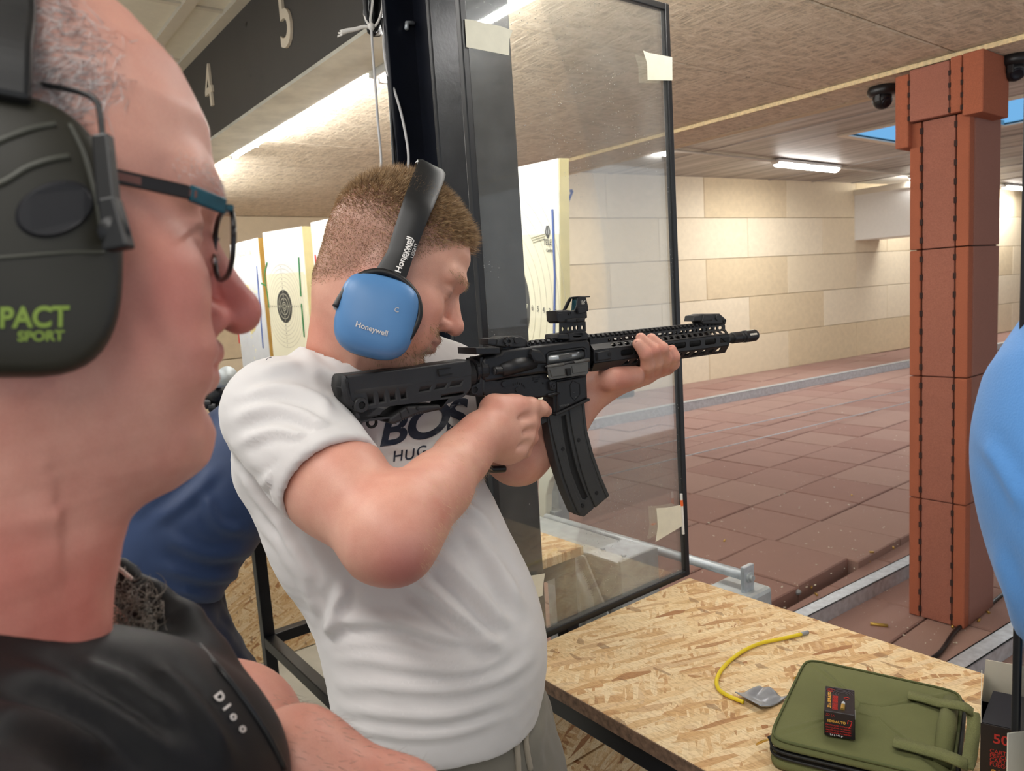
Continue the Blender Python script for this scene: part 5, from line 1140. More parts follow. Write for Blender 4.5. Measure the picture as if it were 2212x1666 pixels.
MT['blackshirt'] = cloth('black_sport_shirt', srgb(13, 12, 14), .55, 1200, .12, .12, 0, .3); MT['blueshirt'] = cloth('light_blue_knit_shirt', srgb(86, 148, 216), .75, 500, .06, .35); MT['print'] = simple('navy_print', srgb(28, 36, 56), .6, var=.1)
MT['greyshoe'] = simple('dark_shoe', srgb(40, 40, 44), .6)

# ---------------------------------------------------------------- generic head in its own frame (x forward, y left, z up, metres, origin between the ears)
HZ_ = np.array([-.125, -.112, -.10, -.085, -.07, -.057, -.05, -.043, -.03, 0, .025, .045, .07, .095, .115, .128, .136, .142])
HF = np.array([.030, .066, .080, .0865, .0835, .0900, .0880, .0930, .0880, .0850, .0845, .0905, .0890, .0760, .0550, .0340, .015, -.005])
HBk = np.array([.02, .005, -.012, -.034, -.052, -.062, -.066, -.070, -.078, -.090, -.096, -.0985, -.097, -.087, -.069, -.051, -.034, -.012])
HWd = np.array([.016, .030, .042, .052, .058, .0605, .062, .0635, .066, .071, .0745, .0765, .0765, .069, .056, .042, .028, .008])
def head_sdf(P, dz_top=0.0, nose=1.0, fat=1.0, hf=None, nose_dz=0.0, jaw=1.0):
    x, y, z = P[:, 0], P[:, 1], P[:, 2]; zc = np.clip(z, HZ_[0], HZ_[-1])
    xf = np.interp(zc, HZ_, HF if hf is None else hf); xb = np.interp(zc, HZ_, HBk); w_ = np.interp(zc, HZ_, HWd)*fat
    xc = np.interp(zc, [-.12, -.06, 0, .06, .14], [.018, .008, -.006, -.014, -.014])
    a = np.where(x > xc, xf-xc, xc-xb); a = np.maximum(a, .006); n_ = np.where(x > xc, 2.35, 2.1)
    q = ((np.abs(x-xc)/a)**n_+(np.abs(y)/w_)**n_)**(1/n_); d = (q-1)*np.minimum(a, w_)*.85
    d = np.maximum(d, np.abs(z-zc)+d*.3) if False else smax(d, np.abs(z-(HZ_[0]+HZ_[-1])/2)-(HZ_[-1]-HZ_[0])/2, .02)
    ya = np.abs(y); Pm = np.c_[x, ya, z]
    d = smin(d, rcone(Pm, (.0885, .010, .036), (.074, .046, .038), .0085, .008), .014)             # brow
    d = smin(d, elli(Pm, (.056, .046, -.012), I3, (.024, .018, .018)), .022)                        # cheekbone
    d = smin(d, elli(Pm, (.052, .040, -.045), I3, (.028, .022, .026)), .025)                        # cheek
    d = smin(d, rcone(Pm, (.058, .026, -.090), (-.004, .052, -.056), .016*jaw, .018*jaw), .025)     # jaw
    d = smin(d, elli(P, (.072, 0, -.090), I3, (.019, .020, .016)), .016)                            # chin
    d = smax(d, -sph(Pm, (.098, .033, .016), .0155), .013)                                          # eye socket
    d = smin(d, sph(Pm, (.0715, .0315, .0165), .0140), .004)                                        # lids
    d = smax(d, -rcone(Pm, (.0865, .020, .0155), (.082, .045, .0150), .0010, .0010), .003)          # lid slit
    nz = nose_dz
    d = smin(d, rcone(P, (.083, 0, .026), (.083+.0225*nose, 0, -.013+nz), .0070, .0112), .009)
    d = smin(d, sph(P, (.0845+.0235*nose, 0, -.0165+nz), .0118), .006)
    d = smin(d, elli(Pm, (.0900, .0115, -.021+nz), I3, (.0125, .0085, .0085)), .006)
    d = smax(d, -elli(Pm, (.0985, .0065, -.0290+nz), I3, (.0065, .0036, .0050)), .003)
    d = smin(d, rcone(Pm, (.0925, .0, -.0425), (.084, .019, -.0475), .0062, .0040), .006)           # lips
    d = smin(d, rcone(Pm, (.0905, .0, -.0555), (.082, .018, -.0510), .0068, .0042), .006)
    d = smax(d, -rcone(Pm, (.1000, .0, -.0490), (.086, .0235, -.0500), .0011, .0011), .003)
    d = smax(d, -rcone(Pm, (.092, .018, -.026), (.083, .030, -.048), .0014, .0016), .008)           # nasolabial fold
    d = smin(d, elli(Pm, (-.010, .0755, -.008), np.array([[.97, .24, 0], [-.24, .97, 0], [0, 0, 1.]]), (.018, .0065, .030)), .006)
    return d
def head_colour(L, skin, red, pale, N=None):
    """L local points"""
    x, y, z = L[:, 0], np.abs(L[:, 1]), L[:, 2]; c = np.tile(skin, (len(L), 1))
    def blend(msk, col): nonlocal c; c = c*(1-msk[:, None])+col*msk[:, None]
    g = lambda cx, cy, cz, s_: np.exp(-(((x-cx)**2+(y-cy)**2+(z-cz)**2)/(2*s_**2)))
    blend(.55*g(.103, 0, -.017, .014), red); blend(.45*g(.06, .05, -.02, .025), red); blend(.6*g(-.01, .07, -.01, .02), red)
    blend(.5*np.exp(-((z+.049)/.0065)**2)*(x > .081)*(y < .021), red*np.array([.9, .8, .8])); blend(.25*g(.07, .035, .05, .03), pale)
    blend(.9*g(.0990, .0065, -.0325, .0042), skin*.08)  # shade inside the nostrils put into the skin colour
    blend(.55*g(.080, .032, .016, .010)*(np.abs(z-.0155) < .003), skin*.25)
    return c
def hair_mesh(name, roots, dirs, length, width, m, parent, bend=None, seg=2):
    n = len(roots); L_ = np.broadcast_to(np.asarray(length, float), (n,))[:, None]; W_ = np.broadcast_to(np.asarray(width, float), (n,))[:, None]
    sd = np.cross(dirs, rng.normal(size=(n, 3))); sd /= np.linalg.norm(sd, axis=1)[:, None]+1e-9
    b = bend if bend is not None else 0*dirs
    rows = []
    for k in range(seg):
        t_ = k/seg; c_ = roots+dirs*L_*t_+b*L_*t_*t_; ww = W_*(1-.6*t_)/2; rows += [c_-sd*ww, c_+sd*ww]
    rows.append(roots+dirs*L_+b*L_); st = 2*seg+1
    V = np.stack(rows, 1).reshape(-1, 3); i0 = np.arange(n)*st; T = []
    for k in range(seg-1):
        a = i0+2*k; T += [np.c_[a, a+1, a+3], np.c_[a, a+3, a+2]]
    a = i0+2*(seg-1); T.append(np.c_[a, a+1, a+2])
    return np_mesh(name, V, np.vstack(T), m, parent, smooth=False)
def sample_surface(V, Q, wgt, n):
    """random points on quads with weight per quad; returns points, quad index"""
    a = np.linalg.norm(np.cross(V[Q[:, 2]]-V[Q[:, 0]], V[Q[:, 3]]-V[Q[:, 1]]), axis=1)*wgt; p = a/a.sum()
    q = rng.choice(len(Q), n, p=p); u, w_ = rng.random((n, 1)), rng.random((n, 1)); A, B, C_, D = (V[Q[q, k]] for k in range(4))
    return (A*(1-u)+B*u)*(1-w_)+(D*(1-u)+C_*u)*w_, q
class Fr:
    """local frame: forward, left, up"""
    def __init__(s, o, f, u):
        s.o = np.asarray(o, float); s.f = nrm(f); s.l = nrm(np.cross(u, s.f)); s.u = np.cross(s.f, s.l); s.A = np.array([s.f, s.l, s.u])
    def w(s, p): return s.o+np.asarray(p, float)@s.A
    def loc(s, P): return (P-s.o)@s.A.T
    def d(s, v): return np.asarray(v, float)@s.A
def folds(V, N, ridges, amp_default=.004, wpx=14, both=False, keep=None):
    """raise or press folds along pixel polylines on the side of the cloth they are seen on"""
    pr = project(V); face = ((V-CAM)*N).sum(1) < 0 if not both else np.ones(len(V), bool); disp = np.zeros(len(V))
    for pts, amp, w_ in ridges:
        P = np.array(spline([(*p, 0) for p in pts], 6))[:, :2]; best = np.full(len(V), 1e9); tt = np.zeros(len(V))
        sel = np.where(face & (pr[:, 0] > P[:, 0].min()-4*w_) & (pr[:, 0] < P[:, 0].max()+4*w_) & (pr[:, 1] > P[:, 1].min()-4*w_) & (pr[:, 1] < P[:, 1].max()+4*w_))[0]
        if not len(sel): continue
        Q = pr[sel, :2]; b = np.full(len(sel), 1e9); ts = np.zeros(len(sel)); m_ = len(P)-1
        for i in range(m_):
            a, c_ = P[i], P[i+1]-P[i]; h = np.clip(((Q-a)@c_)/(c_@c_+1e-9), 0, 1); d = np.linalg.norm(Q-a-h[:, None]*c_, axis=1); k = d < b; b[k] = d[k]; ts[k] = (i+h[k])/m_
        env = np.clip(np.minimum(ts, 1-ts)*5+.15, 0, 1); x = b/w_
        disp[sel] += amp*env*(np.exp(-x*x*.9)-.45*np.exp(-(x-1.7)**2*1.2))
    if keep is not None: disp = disp*keep
    return V+N*disp[:, None]

def hand_parts(w_, d_, n_, side=1, col=None):
    """relaxed hand: wrist point, direction of the palm, back-of-hand normal; five separate bent fingers"""
    d_ = nrm(d_); n_ = nrm(np.asarray(n_, float)-d_*(np.asarray(n_, float)@d_)); s_ = np.cross(d_, n_)*side; w_ = np.asarray(w_, float)
    kn = [w_+d_*(.088-.004*abs(i-1))+s_*(.030-.020*i) for i in range(4)]
    def f(P):
        d = rcone(P, w_-d_*.03, w_+d_*.01, .026, .025)
        for k in kn: d = smin(d, rcone(P, w_+d_*.012, k, .019, .0115), .012)
        for i, k in enumerate(kn):
            L_ = (.074, .082, .076, .060)[i]; a = k+d_*L_*.45-n_*.010; b = k+d_*L_*.75-n_*.028; c = k+d_*L_*.82-n_*.046
            d = smin(d, chain(P, [(k, .0105), (a, .0092), (b, .0084), (c, .0074)], .004), .004)
        t0 = w_+d_*.025+s_*.024; d = smin(d, chain(P, [(t0, .015), (t0+d_*.030+s_*.026-n_*.012, .0115), (t0+d_*.058+s_*.030-n_*.024, .0090)], .006), .010)
        return d
    V, Q = surf_nets(f, w_-.13, w_+.19, .0042); return V, Q, np.tile(SKC if col is None else col, (len(V), 1))
SKC = lin(214, 164, 144)
def join_mesh(parts):
    off = 0; a, b, c = [], [], []
    for V, Q, k in parts: a.append(V); b.append(Q+off); c.append(k); off += len(V)
    return np.vstack(a), np.vstack(b), np.vstack(c)
# ================================================================= man in the white T-shirt (the shooter)
SK = lin(214, 164, 144); SKr = lin(198, 118, 104); SKp = lin(228, 188, 168)
shooter = thing('person', 'man in white T-shirt and grey trousers aiming the rifle', 'person', (at(950, 1560, 1.05)[0], at(950, 1560, 1.05)[1], 0))
th, ps = math.radians(25), math.radians(8)
f_ = math.cos(th)*(math.cos(ps)*C_R+math.sin(ps)*C_F)-math.sin(th)*C_U; u_ = math.sin(th)*(math.cos(ps)*C_R+math.sin(ps)*C_F)+math.cos(th)*C_U
HS = Fr(at(834, 607, 1.03), f_, u_)
NB = HS.loc(at(752, 800, 1.08)[None])[0]
def shead(L):
    d = head_sdf(L/1.075, nose=.95)*1.075
    return smin(d, rcone(L, (-.030, 0, -.035), NB, .056, .064), .03)
def dirw(x, y, off): return gw(*gp(x, y, off), off)
V, Q = surf_nets(shead, (-.19, -.125, -.25), (.145, .125, .17), .0031); V = relax(V, Q, 1)
Lh = V.copy(); Nh = normals(V, Q); ch = head_colour(Lh/1.075, SK, SKr, SKp)
# hair zone: above a line from forehead hairline down behind the ear to the nape
def hairzone(L):
    x, y, z = L[:, 0], np.abs(L[:, 1]), L[:, 2]
    line = np.interp(x, [-.10, -.075, -.04, -.01, .015, .04, .062, .085], [-.055, -.050, -.030, -.004, .010, .042, .066, .088])
    return np.clip((z-line)/.02, 0, 1)
hz = hairzone(Lh); ch = ch*(1-.62*hz[:, None])+lin(138, 106, 90)*.62*hz[:, None]
beard = np.exp(-((Lh[:, 0]-.05)/.04)**2)*np.exp(-((Lh[:, 2]+.085)/.03)**2)*.35; ch = ch*(1-beard[:, None])+lin(190, 140, 104)*beard[:, None]
neckred = np.clip((-.05-Lh[:, 2])/.05, 0, 1)*np.clip((-.0-Lh[:, 0])/.05, 0, 1)*.45; ch = ch*(1-neckred[:, None])+lin(206, 122, 100)*neckred[:, None]
parts = [(HS.w(V), Q, ch)]
hV, hQ, hL, hN = HS.w(V), Q, Lh, HS.d(Nh)
# right arm with trigger hand
A_ = {'S': at(610, 905, 1.0), 'U': at(725, 1045, .905), 'E': at(838, 1165, .842), 'E2': at(868, 1190, .828), 'F1': at(872, 1120, .865), 'F2': at(945, 1052, .925), 'F3': at(1000, 985, .985)}
W_r = dirw(1042, 938, .045)
K = [dirw(1112, 884, .036), dirw(1136, 912, .038), dirw(1131, 943, .038), dirw(1117, 970, .037)]
Z0 = np.array([0, 0, 1.])
def rarm(P):
    d = chain(P, [(A_['S'], .066), (A_['U'], .0600), (A_['E'], .0480)], .03)
    d = smin(d, rcone(P, A_['E'], A_['E2'], .044, .030), .03)
    d = smin(d, chain(P, [(A_['E'], .047), (A_['F1'], .0480), (A_['F2'], .0390), (A_['F3'], .0320), (W_r, .0265)], .03), .02)
    pal = None
    for k, r_ in zip(K, (.0165, .0170, .0160, .0145)):
        e = rcone(P, W_r, k, .0245, r_); pal = e if pal is None else smin(pal, e, .012)
    pal = smin(pal, rcone(P, dirw(1070, 882, .030), dirw(1112, 882, .030), .020, .016), .02)       # web of the thumb
    pal = smin(pal, rcone(P, dirw(1058, 955, .030), dirw(1090, 975, .024), .026, .020), .02)
    d = smin(d, pal, .02)
    idx = chain(P, [(K[0], .0155), (dirw(1146, 878, .035), .0130), (dirw(1168, 882, .030), .0112), (dirw(1180, 888, .018), .0092)], .006)
    d = smin(d, idx, .010)
    for k, a, b, c_, r_ in ((K[1], (1148, 914, .026), (1136, 921, -.012), (1105, 925, -.028), .0125), (K[2], (1144, 945, .026), (1131, 951, -.012), (1100, 955, -.028), .0122), (K[3], (1131, 973, .024), (1119, 979, -.010), (1092, 982, -.026), .0112)):
        d = smin(d, chain(P, [(k, r_*1.12), (dirw(*a), r_), (dirw(*b), r_*.92), (dirw(*c_), r_*.84)], .006), .007)
    d = smin(d, chain(P, [(dirw(1065, 885, .02), .019), (dirw(1075, 872, -.018), .0135), (dirw(1110, 885, -.030), .0115), (dirw(1135, 895, -.030), .0095)], .01), .012)
    for a, b in ((K[0], K[1]), (K[1], K[2]), (K[2], K[3])): d = smax(d, -rcone(P, (a+b)/2+gR*.019+gF*.004, (a+b)/2+gR*.0155-gF*.022, .0035, .001), .010)
    return d
pts = np.array([A_['S'], A_['E2'], W_r, K[0], K[3], dirw(1184, 886, .02), dirw(1092, 985, -.03)]); V, Q = surf_nets(rarm, pts.min(0)-.075, pts.max(0)+.06, .0032); V = relax(V, Q, 1)
def armcol(V, N, seed, knk=(), elbow=None):
    c = np.tile(SK, (len(V), 1)); n_ = vnoise(V, 45, seed)*.5+vnoise(V, 120, seed+1)*.3; m_ = np.clip(.30+.35*n_, 0, .75)[:, None]; c = c*(1-m_)+SKr*m_*1.0
    m_ = np.clip(.18-.3*n_, 0, .4)[:, None]; c = c*(1-m_)+SKp*m_
    for k, r_ in knk: g = .5*np.exp(-((V-k)**2).sum(1)/(2*r_**2))[:, None]; c = c*(1-g)+SKr*g
    if elbow is not None: g = .75*np.exp(-((V-elbow)**2).sum(1)/(2*.030**2))[:, None]; c = c*(1-g)+lin(168, 96, 96)*g
    return c
parts.append((V, Q, armcol(V, None, 3, [(dirw(1118, 876, .045), .010), (dirw(1150, 914, .03), .008), (dirw(1146, 945, .03), .008)], at(868, 1235, .80))))
RAV, RAQ = V, Q
# left arm with support hand
LS, LE, LW = at(985, 870, 1.24), dirw(1118, 978, -.062), dirw(1304, 826, -.030)
LM = dirw(1205, 915, -.066)
FN = [((1397, 806, .006, .0125), (1399, 788, .028, .0112), (1394, 764, .038, .0102), (1377, 743, .0330, .0084)),
      ((1414, 800, .004, .0125), (1417, 782, .028, .0114), (1412, 757, .040, .0104), (1384, 730, .0285, .0086)),
      ((1432, 795, .002, .0120), (1436, 776, .028, .0110), (1431, 753, .040, .0102), (1407, 731, .0285, .0086)),
      ((1444, 796, .002, .0108), (1455, 786, .024, .0100), (1457, 771, .036, .0092), (1451, 755, .0335, .0080))]
def larm(P):
    d = chain(P, [(LS, .060), (LE, .047), (LM, .041), (LW, .0275)], .03)
    pal = rcone(P, LW, dirw(1395, 806, -.006), .0260, .0160)
    pal = smin(pal, rcone(P, LW, dirw(1440, 794, -.006), .0230, .0140), .02); pal = smin(pal, rcone(P, dirw(1318, 818, .004), dirw(1370, 812, .010), .0220, .0170), .016)
    d = smin(d, pal, .02)
    for f in FN: d = smin(d, chain(P, [(dirw(*q[:3]), q[3]) for q in f], .004), .0022)
    d = smin(d, chain(P, [(dirw(1325, 818, -.022), .018), (dirw(1352, 792, -.036), .0125), (dirw(1382, 770, -.036), .0105), (dirw(1402, 757, -.032), .009)], .008), .012)
    return d
pts = np.array([LS, LE, LW, LM]+[dirw(*q[:3]) for f in FN for q in f]); V, Q = surf_nets(larm, pts.min(0)-.07, pts.max(0)+.05, .0024); V = relax(V, Q, 1)
parts.append((V, Q, armcol(V, None, 8, [(dirw(f[0][0], f[0][1], f[0][2]+.01), .010) for f in FN]+[(dirw(f[2][0], f[2][1], .05), .007) for f in FN]+[(dirw(1345, 822, .02), .02)])))
# torso and legs under the clothes
HIPR, HIPL = at(880, 1640, 1.02), at(1060, 1620, 1.12)
def leg_pts(h, fx, fy): kx = (h[0]*.55+fx*.45, h[1]*.55+fy*.45, .50); return [(h, .085), (np.array(kx), .060), (np.array([fx, fy, .09]), .042), (np.array([fx+.06, fy+.13, .04]), .036)]
LR, LL = leg_pts(HIPR, HIPR[0]-.02, HIPR[1]-.10), leg_pts(HIPL, HIPL[0]-.02, HIPL[1]+.10)
def core(P):
    d = chain(P, [(at(752, 800, 1.07), .055), (at(790, 960, 1.13), .08), (at(880, 1250, 1.10), .075), (at(945, 1540, 1.07), .085)], .05)
    d = smin(d, rcone(P, at(625, 905, 1.02), at(950, 870, 1.20), .045, .045), .04)
    for lg in (LR, LL): d = smin(d, chain(P, lg, .03), .04)
    return d
pts = np.array([at(560, 760, 1.0), at(1150, 1600, 1.15), LR[-1][0], LL[-1][0], LR[2][0], LL[2][0]]); V, Q = surf_nets(core, pts.min(0)-.2, pts.max(0)+.16, .012)
parts.append((V, Q, np.tile(SK, (len(V), 1))))
off = 0; VV, QQ, CC_ = [], [], []
for V, Q, c in parts: VV.append(V); QQ.append(Q+off); CC_.append(c); off += len(V)
np_mesh('body', np.vstack(VV), np.vstack(QQ), MT['skin'], shooter, True, np.vstack(CC_))
# nails
for f in FN:
    a, b = dirw(*f[3][:3]), dirw(*f[2][:3]); d_ = nrm(a-b); n_ = nrm(CAM-a); n_ = nrm(n_-d_*(n_@d_)); s_ = np.cross(d_, n_)
    P = [a+n_*(f[3][3]*.80+.0006)+d_*(.0062*math.cos(t_)+.001)+s_*.0042*math.sin(t_)-n_*.0016*abs(math.sin(t_)) for t_ in np.linspace(0, 6.283, 15)[:-1]]
    put(mesh('fingernail', P, [tuple(range(14))], simple('fingernail', srgb(226, 170, 156), .3, var=.02) if f is FN[0] else bpy.data.materials['fingernail']), shooter)
# short hair
fz = hz[Q.shape[0]*0:0] if False else None
qz = hairzone(hL[hQ].mean(1)); pts, qi = sample_surface(hV, hQ, qz+1e-6, 60000)
Lq = HS.loc(pts); nq = hN[hQ[qi]].mean(1); nq /= np.linalg.norm(nq, axis=1)[:, None]
top = np.clip((Lq[:, 2]-.055)/.06, 0, 1); fwd = np.array([.55, 0, .25])
flow = HS.d(np.tile([.35, 0, -.35], (len(pts), 1)))*(1-top)[:, None]+HS.d(np.tile([.75, 0, .15], (len(pts), 1)))*top[:, None]
dd = nq*(.55+.35*top[:, None])+flow*.75+rng.normal(0, .30, nq.shape); dd /= np.linalg.norm(dd, axis=1)[:, None]
fr_edge = np.clip((Lq[:, 0]-.055)/.03, 0, 1)*top
ln = (.0030+.0125*top+.008*fr_edge)*rng.uniform(.6, 1.25, len(pts))
hair_mesh('hair', pts-nq*.0006, dd, ln, .0007, MT['hair_brown'], shooter)
# moustache and beard stubble
bw = np.exp(-((hL[hQ].mean(1)[:, 2]+.083)/.022)**2)*np.clip((hL[hQ].mean(1)[:, 0]-.02)/.03, 0, 1)+1.3*np.exp(-((hL[hQ].mean(1)[:, 2]+.037)/.005)**2)*(hL[hQ].mean(1)[:, 0] > .083)+1.2*np.exp(-((hL[hQ].mean(1)[:, 2]-.043)/.0045)**2)*(hL[hQ].mean(1)[:, 0] > .072)
pts, qi = sample_surface(hV, hQ, bw+1e-7, 2600); nq = hN[hQ[qi]].mean(1); dd = nq*.5+HS.d(np.tile([.25, 0, -.5], (len(pts), 1)))+rng.normal(0, .2, nq.shape); dd /= np.linalg.norm(dd, axis=1)[:, None]
hair_mesh('facial_hair', pts-nq*.0004, dd, rng.uniform(.003, .007, len(pts)), .0005, MT['hair_brown'], shooter)
fcr = project(RAV)[RAQ].mean(1); wq = ((fcr[:, 0] > 905) & (fcr[:, 0] < 1060)).astype(float); Nr = normals(RAV, RAQ); pts, qi = sample_surface(RAV, RAQ, wq+1e-9, 1800); nq = Nr[RAQ[qi]].mean(1)
dd = nq*.35+np.tile(C_R*.3-C_U*.6, (len(pts), 1))+rng.normal(0, .25, nq.shape); dd /= np.linalg.norm(dd, axis=1)[:, None]
MT['hair_fair'] = hairmat('fair_arm_hair', srgb(200, 160, 124), srgb(226, 190, 150)); hair_mesh('arm_hair', pts, dd, rng.uniform(.004, .009, len(pts)), .00022, MT['hair_fair'], shooter, seg=2)
# T-shirt
AX = nrm(at(725, 1052, .885)-at(600, 895, .99)); HEMC = at(722, 1050, .893)
hp = [at(735, 1608, 1.0), at(870, 1668, .93), at(1160, 1530, 1.08)]; hn = nrm(np.cross(hp[1]-hp[0], hp[2]-hp[0])); hn = hn if hn[2] > 0 else -hn
NKa, NKb = HS.w((-.03, 0, -.035)), at(752, 800, 1.08); NKd = nrm(NKb-NKa)
def tee(P):
    d = chain(P, [(at(655, 1000, 1.06), .098), (at(735, 1170, 1.06), .086), (at(812, 1330, 1.06), .074), (at(860, 1440, 1.06), .074), (at(870, 1560, 1.06), .080)], .05)
    d = smin(d, chain(P, [(at(790, 950, 1.12), .135), (at(905, 1150, 1.10), .108), (at(962, 1300, 1.08), .112), (at(970, 1400, 1.06), .124), (at(955, 1500, 1.06), .122), (at(945, 1640, 1.06), .124)], .06), .06)
    d = smin(d, rcone(P, at(612, 890, 1.00), at(742, 832, 1.07), .068, .060), .05)
    d = smin(d, chain(P, [(at(742, 830, 1.07), .066), (at(860, 830, 1.16), .085), (at(960, 850, 1.22), .075)], .05), .05)
    d = smin(d, chain(P, [(at(960, 850, 1.22), .078), (at(1030, 905, 1.18), .068)], .03), .04)
    slv = rcone(P, at(603, 893, .985), at(735, 1062, .880), .076, .0680)
    slv = smax(slv, (P-HEMC)@AX, .006); slv = smax(slv, -rcone(P, HEMC-AX*.03, HEMC+AX*.05, .0610, .0610), .004)
    d = smin(d, slv, .012) if False else smin(d, slv, .016)
    d = smax(d, -((P-hp[0])@hn), .008)
    d = smax(d, -rcone(P, NKa, NKb+NKd*.010, .058, .070), .006)
    # keep the sleeve opening free of torso cloth
    return d
pts = np.array([at(520, 740, .95), at(1200, 1660, 1.05), at(500, 880, .95), at(960, 850, 1.3)]); lo = pts.min(0)-.14; hi = pts.max(0)+.16
V, Q = surf_nets(tee, lo, hi, .0052); V = relax(V, Q, 2); N = normals(V, Q)
RID = [([(520, 860), (600, 840), (680, 860), (720, 900)], .004, 13), ([(500, 905), (590, 880), (670, 905), (740, 960)], .0045, 14), ([(510, 960), (600, 930), (690, 960), (760, 1000)], .0035, 12), ([(560, 1050), (620, 1020), (700, 1030)], .003, 12),
       ([(650, 760), (700, 800), (760, 830)], .004, 14), ([(560, 800), (640, 790), (700, 820)], .003, 12), ([(520, 1020), (570, 1090), (620, 1150)], .004, 12), ([(600, 1130), (640, 1200), (680, 1270)], .004, 12), ([(560, 1120), (640, 1240), (690, 1330)], .003, 10),
       ([(745, 1260), (720, 1330), (715, 1375)], .006, 14), ([(690, 1380), (760, 1370), (860, 1370), (950, 1400), (1040, 1405)], -.006, 13), ([(700, 1350), (780, 1335), (880, 1350), (980, 1385)], .005, 15), ([(720, 1420), (800, 1425), (900, 1440), (1000, 1450), (1100, 1420)], .004, 13), ([(730, 1480), (840, 1485), (960, 1490), (1080, 1465), (1150, 1420)], .0035, 12), ([(735, 1530), (850, 1545), (970, 1545), (1090, 1510)], .0035, 12), ([(740, 1570), (860, 1590), (980, 1585), (1100, 1545)], .003, 10),
       ([(880, 1240), (960, 1300), (1030, 1370), (1090, 1400)], .007, 17), ([(950, 1200), (1030, 1280), (1100, 1360)], .006, 16), ([(1010, 1140), (1070, 1220), (1130, 1320)], .006, 15), ([(990, 1080), (1040, 1120), (1075, 1180)], .004, 12), ([(900, 1290), (980, 1350), (1060, 1390)], -.004, 12),
       ([(780, 930), (800, 1000), (830, 1060)], .003, 10), ([(820, 960), (900, 975), (960, 970)], .0025, 9), ([(970, 900), (960, 940), (930, 980)], .003, 9)]
V = folds(V, N, [(a, b*(.9 if 9 < k < 16 else 1.6), c) for k, (a, b, c) in enumerate(RID)], keep=((V-HEMC)@AX < -.025) | (np.linalg.norm(V-HEMC, axis=1) > .13)); N = normals(V, Q)
V = V+N*(vnoise(V, 60, 5)*.0010+vnoise(V*np.array([1, 1, 2.2]), 110, 9)*.0006)[:, None]
tshirt = np_mesh('t_shirt', V, Q, MT['tee'], shooter)
TB = BVHTree.FromPolygons([tuple(v) for v in V], [tuple(q) for q in Q.tolist()])
def cast0(x, y, tree, off=.002):
    r_ = Vector(ray(x, y)).normalized(); h_, n_, i_, d_ = tree.ray_cast(Vector(CAM), r_, 4); return None if h_ is None else np.array(h_-r_*off)
def decal(txt, px, py, size, ux, uy, m, name, parent, tree, bold=0, xs=1.0, dmax=3, off=.0012, space=1.0):
    """letters printed on a surface: flat glyphs cast onto it along the view of their own plane"""
    cu = bpy.data.curves.new('txt', 'FONT'); cu.body = txt; cu.size = size; cu.align_x = 'CENTER'; cu.align_y = 'CENTER'; cu.offset = bold; cu.space_character = space
    t_ = bpy.data.objects.new('t', cu)
    me = bpy.data.meshes.new_from_object(t_); bpy.data.objects.remove(t_)
    bm = bmesh.new(); bm.from_mesh(me); bmesh.ops.triangulate(bm, faces=bm.faces)
    for _ in range(3):
        es = [e for e in bm.edges if e.calc_length() > size*.09]
        if es: bmesh.ops.subdivide_edges(bm, edges=es, cuts=1); bmesh.ops.triangulate(bm, faces=[f for f in bm.faces if len(f.verts) > 3])
    bad = []
    for v in bm.verts:
        x = px+(v.co.x*xs*ux[0]+v.co.y*uy[0]); y = py+(v.co.x*xs*ux[1]+v.co.y*uy[1]); r_ = Vector(ray(x, y)).normalized()
        h_, n_, i_, d_ = tree.ray_cast(Vector(CAM), r_, dmax)
        if h_ is None: bad.append(v)
        else: v.co = h_-r_*off
    bmesh.ops.delete(bm, geom=bad, context='VERTS'); me2 = bpy.data.meshes.new(name); bm.to_mesh(me2); bm.free(); me2.materials.clear()
    o = fin(name, me2, m); put(o, parent); return o
decal('B', 852, 932, 108, (.98, -.14), (.20, -.86), MT['print'], 'shirt_print', shooter, TB, 2.5); decal('O', 926, 914, 116, (.98, -.16), (.28, -.9), MT['print'], 'shirt_print', shooter, TB, 3); decal('S', 988, 902, 108, (.9, -.2), (.1, -.9), MT['print'], 'shirt_print', shooter, TB, 3)
for s_, x, y in (('H', 860, 986), ('U', 885, 983), ('G', 911, 976), ('O', 950, 964)): decal(s_, x, y, 33, (.98, -.16), (.08, -.98), MT['print'], 'shirt_print', shooter, TB, .35)
for pl_ in ([(553, 792), (547, 778), (556, 768)], [(600, 764), (604, 754), (612, 749)], [(622, 750), (627, 740), (640, 735)], [(575, 778), (580, 774), (586, 772)]):
    P = [p for p in (cast0(x, y, TB, .0006) for x, y in pl_) if p is not None]
    if len(P) > 2: MB().tube(spline(P, 4), .0006, 6).build('seam_thread', MT['print'], shooter)
def trs(P):
    d = chain(P, [(at(905, 1600, 1.04), .088), (HIPR-Z0*.08, .098), (LR[1][0], .082), (LR[2][0]+Z0*.03, .060)], .05)
    d = smin(d, chain(P, [(at(1070, 1560, 1.10), .088), (HIPL-Z0*.05, .102), (LL[1][0], .080), (LL[2][0]+Z0*.03, .060)], .05), .04)
    d = smin(d, rcone(P, at(930, 1590, 1.06), at(985, 1560, 1.07), .100, .108), .04)
    return np.maximum(d, (P-(hp[0]+hn*.05))@hn)
pts = np.array([at(800, 1500, 1.0), at(1200, 1500, 1.15), LR[-1][0], LL[-1][0], HIPR, HIPL]); V, Q = surf_nets(trs, pts.min(0)-.17, pts.max(0)+.17, .0075); V = relax(V, Q, 2); N = normals(V, Q)
V = folds(V, N, [([(1195, 1500), (1190, 1560), (1205, 1640)], -.004, 10), ([(1165, 1560), (1160, 1620), (1170, 1660)], .004, 10), ([(960, 1660), (1020, 1630), (1090, 1590)], -.003, 8)]); V = V+normals(V, Q)*(vnoise(V, 40, 2)*.003)[:, None]
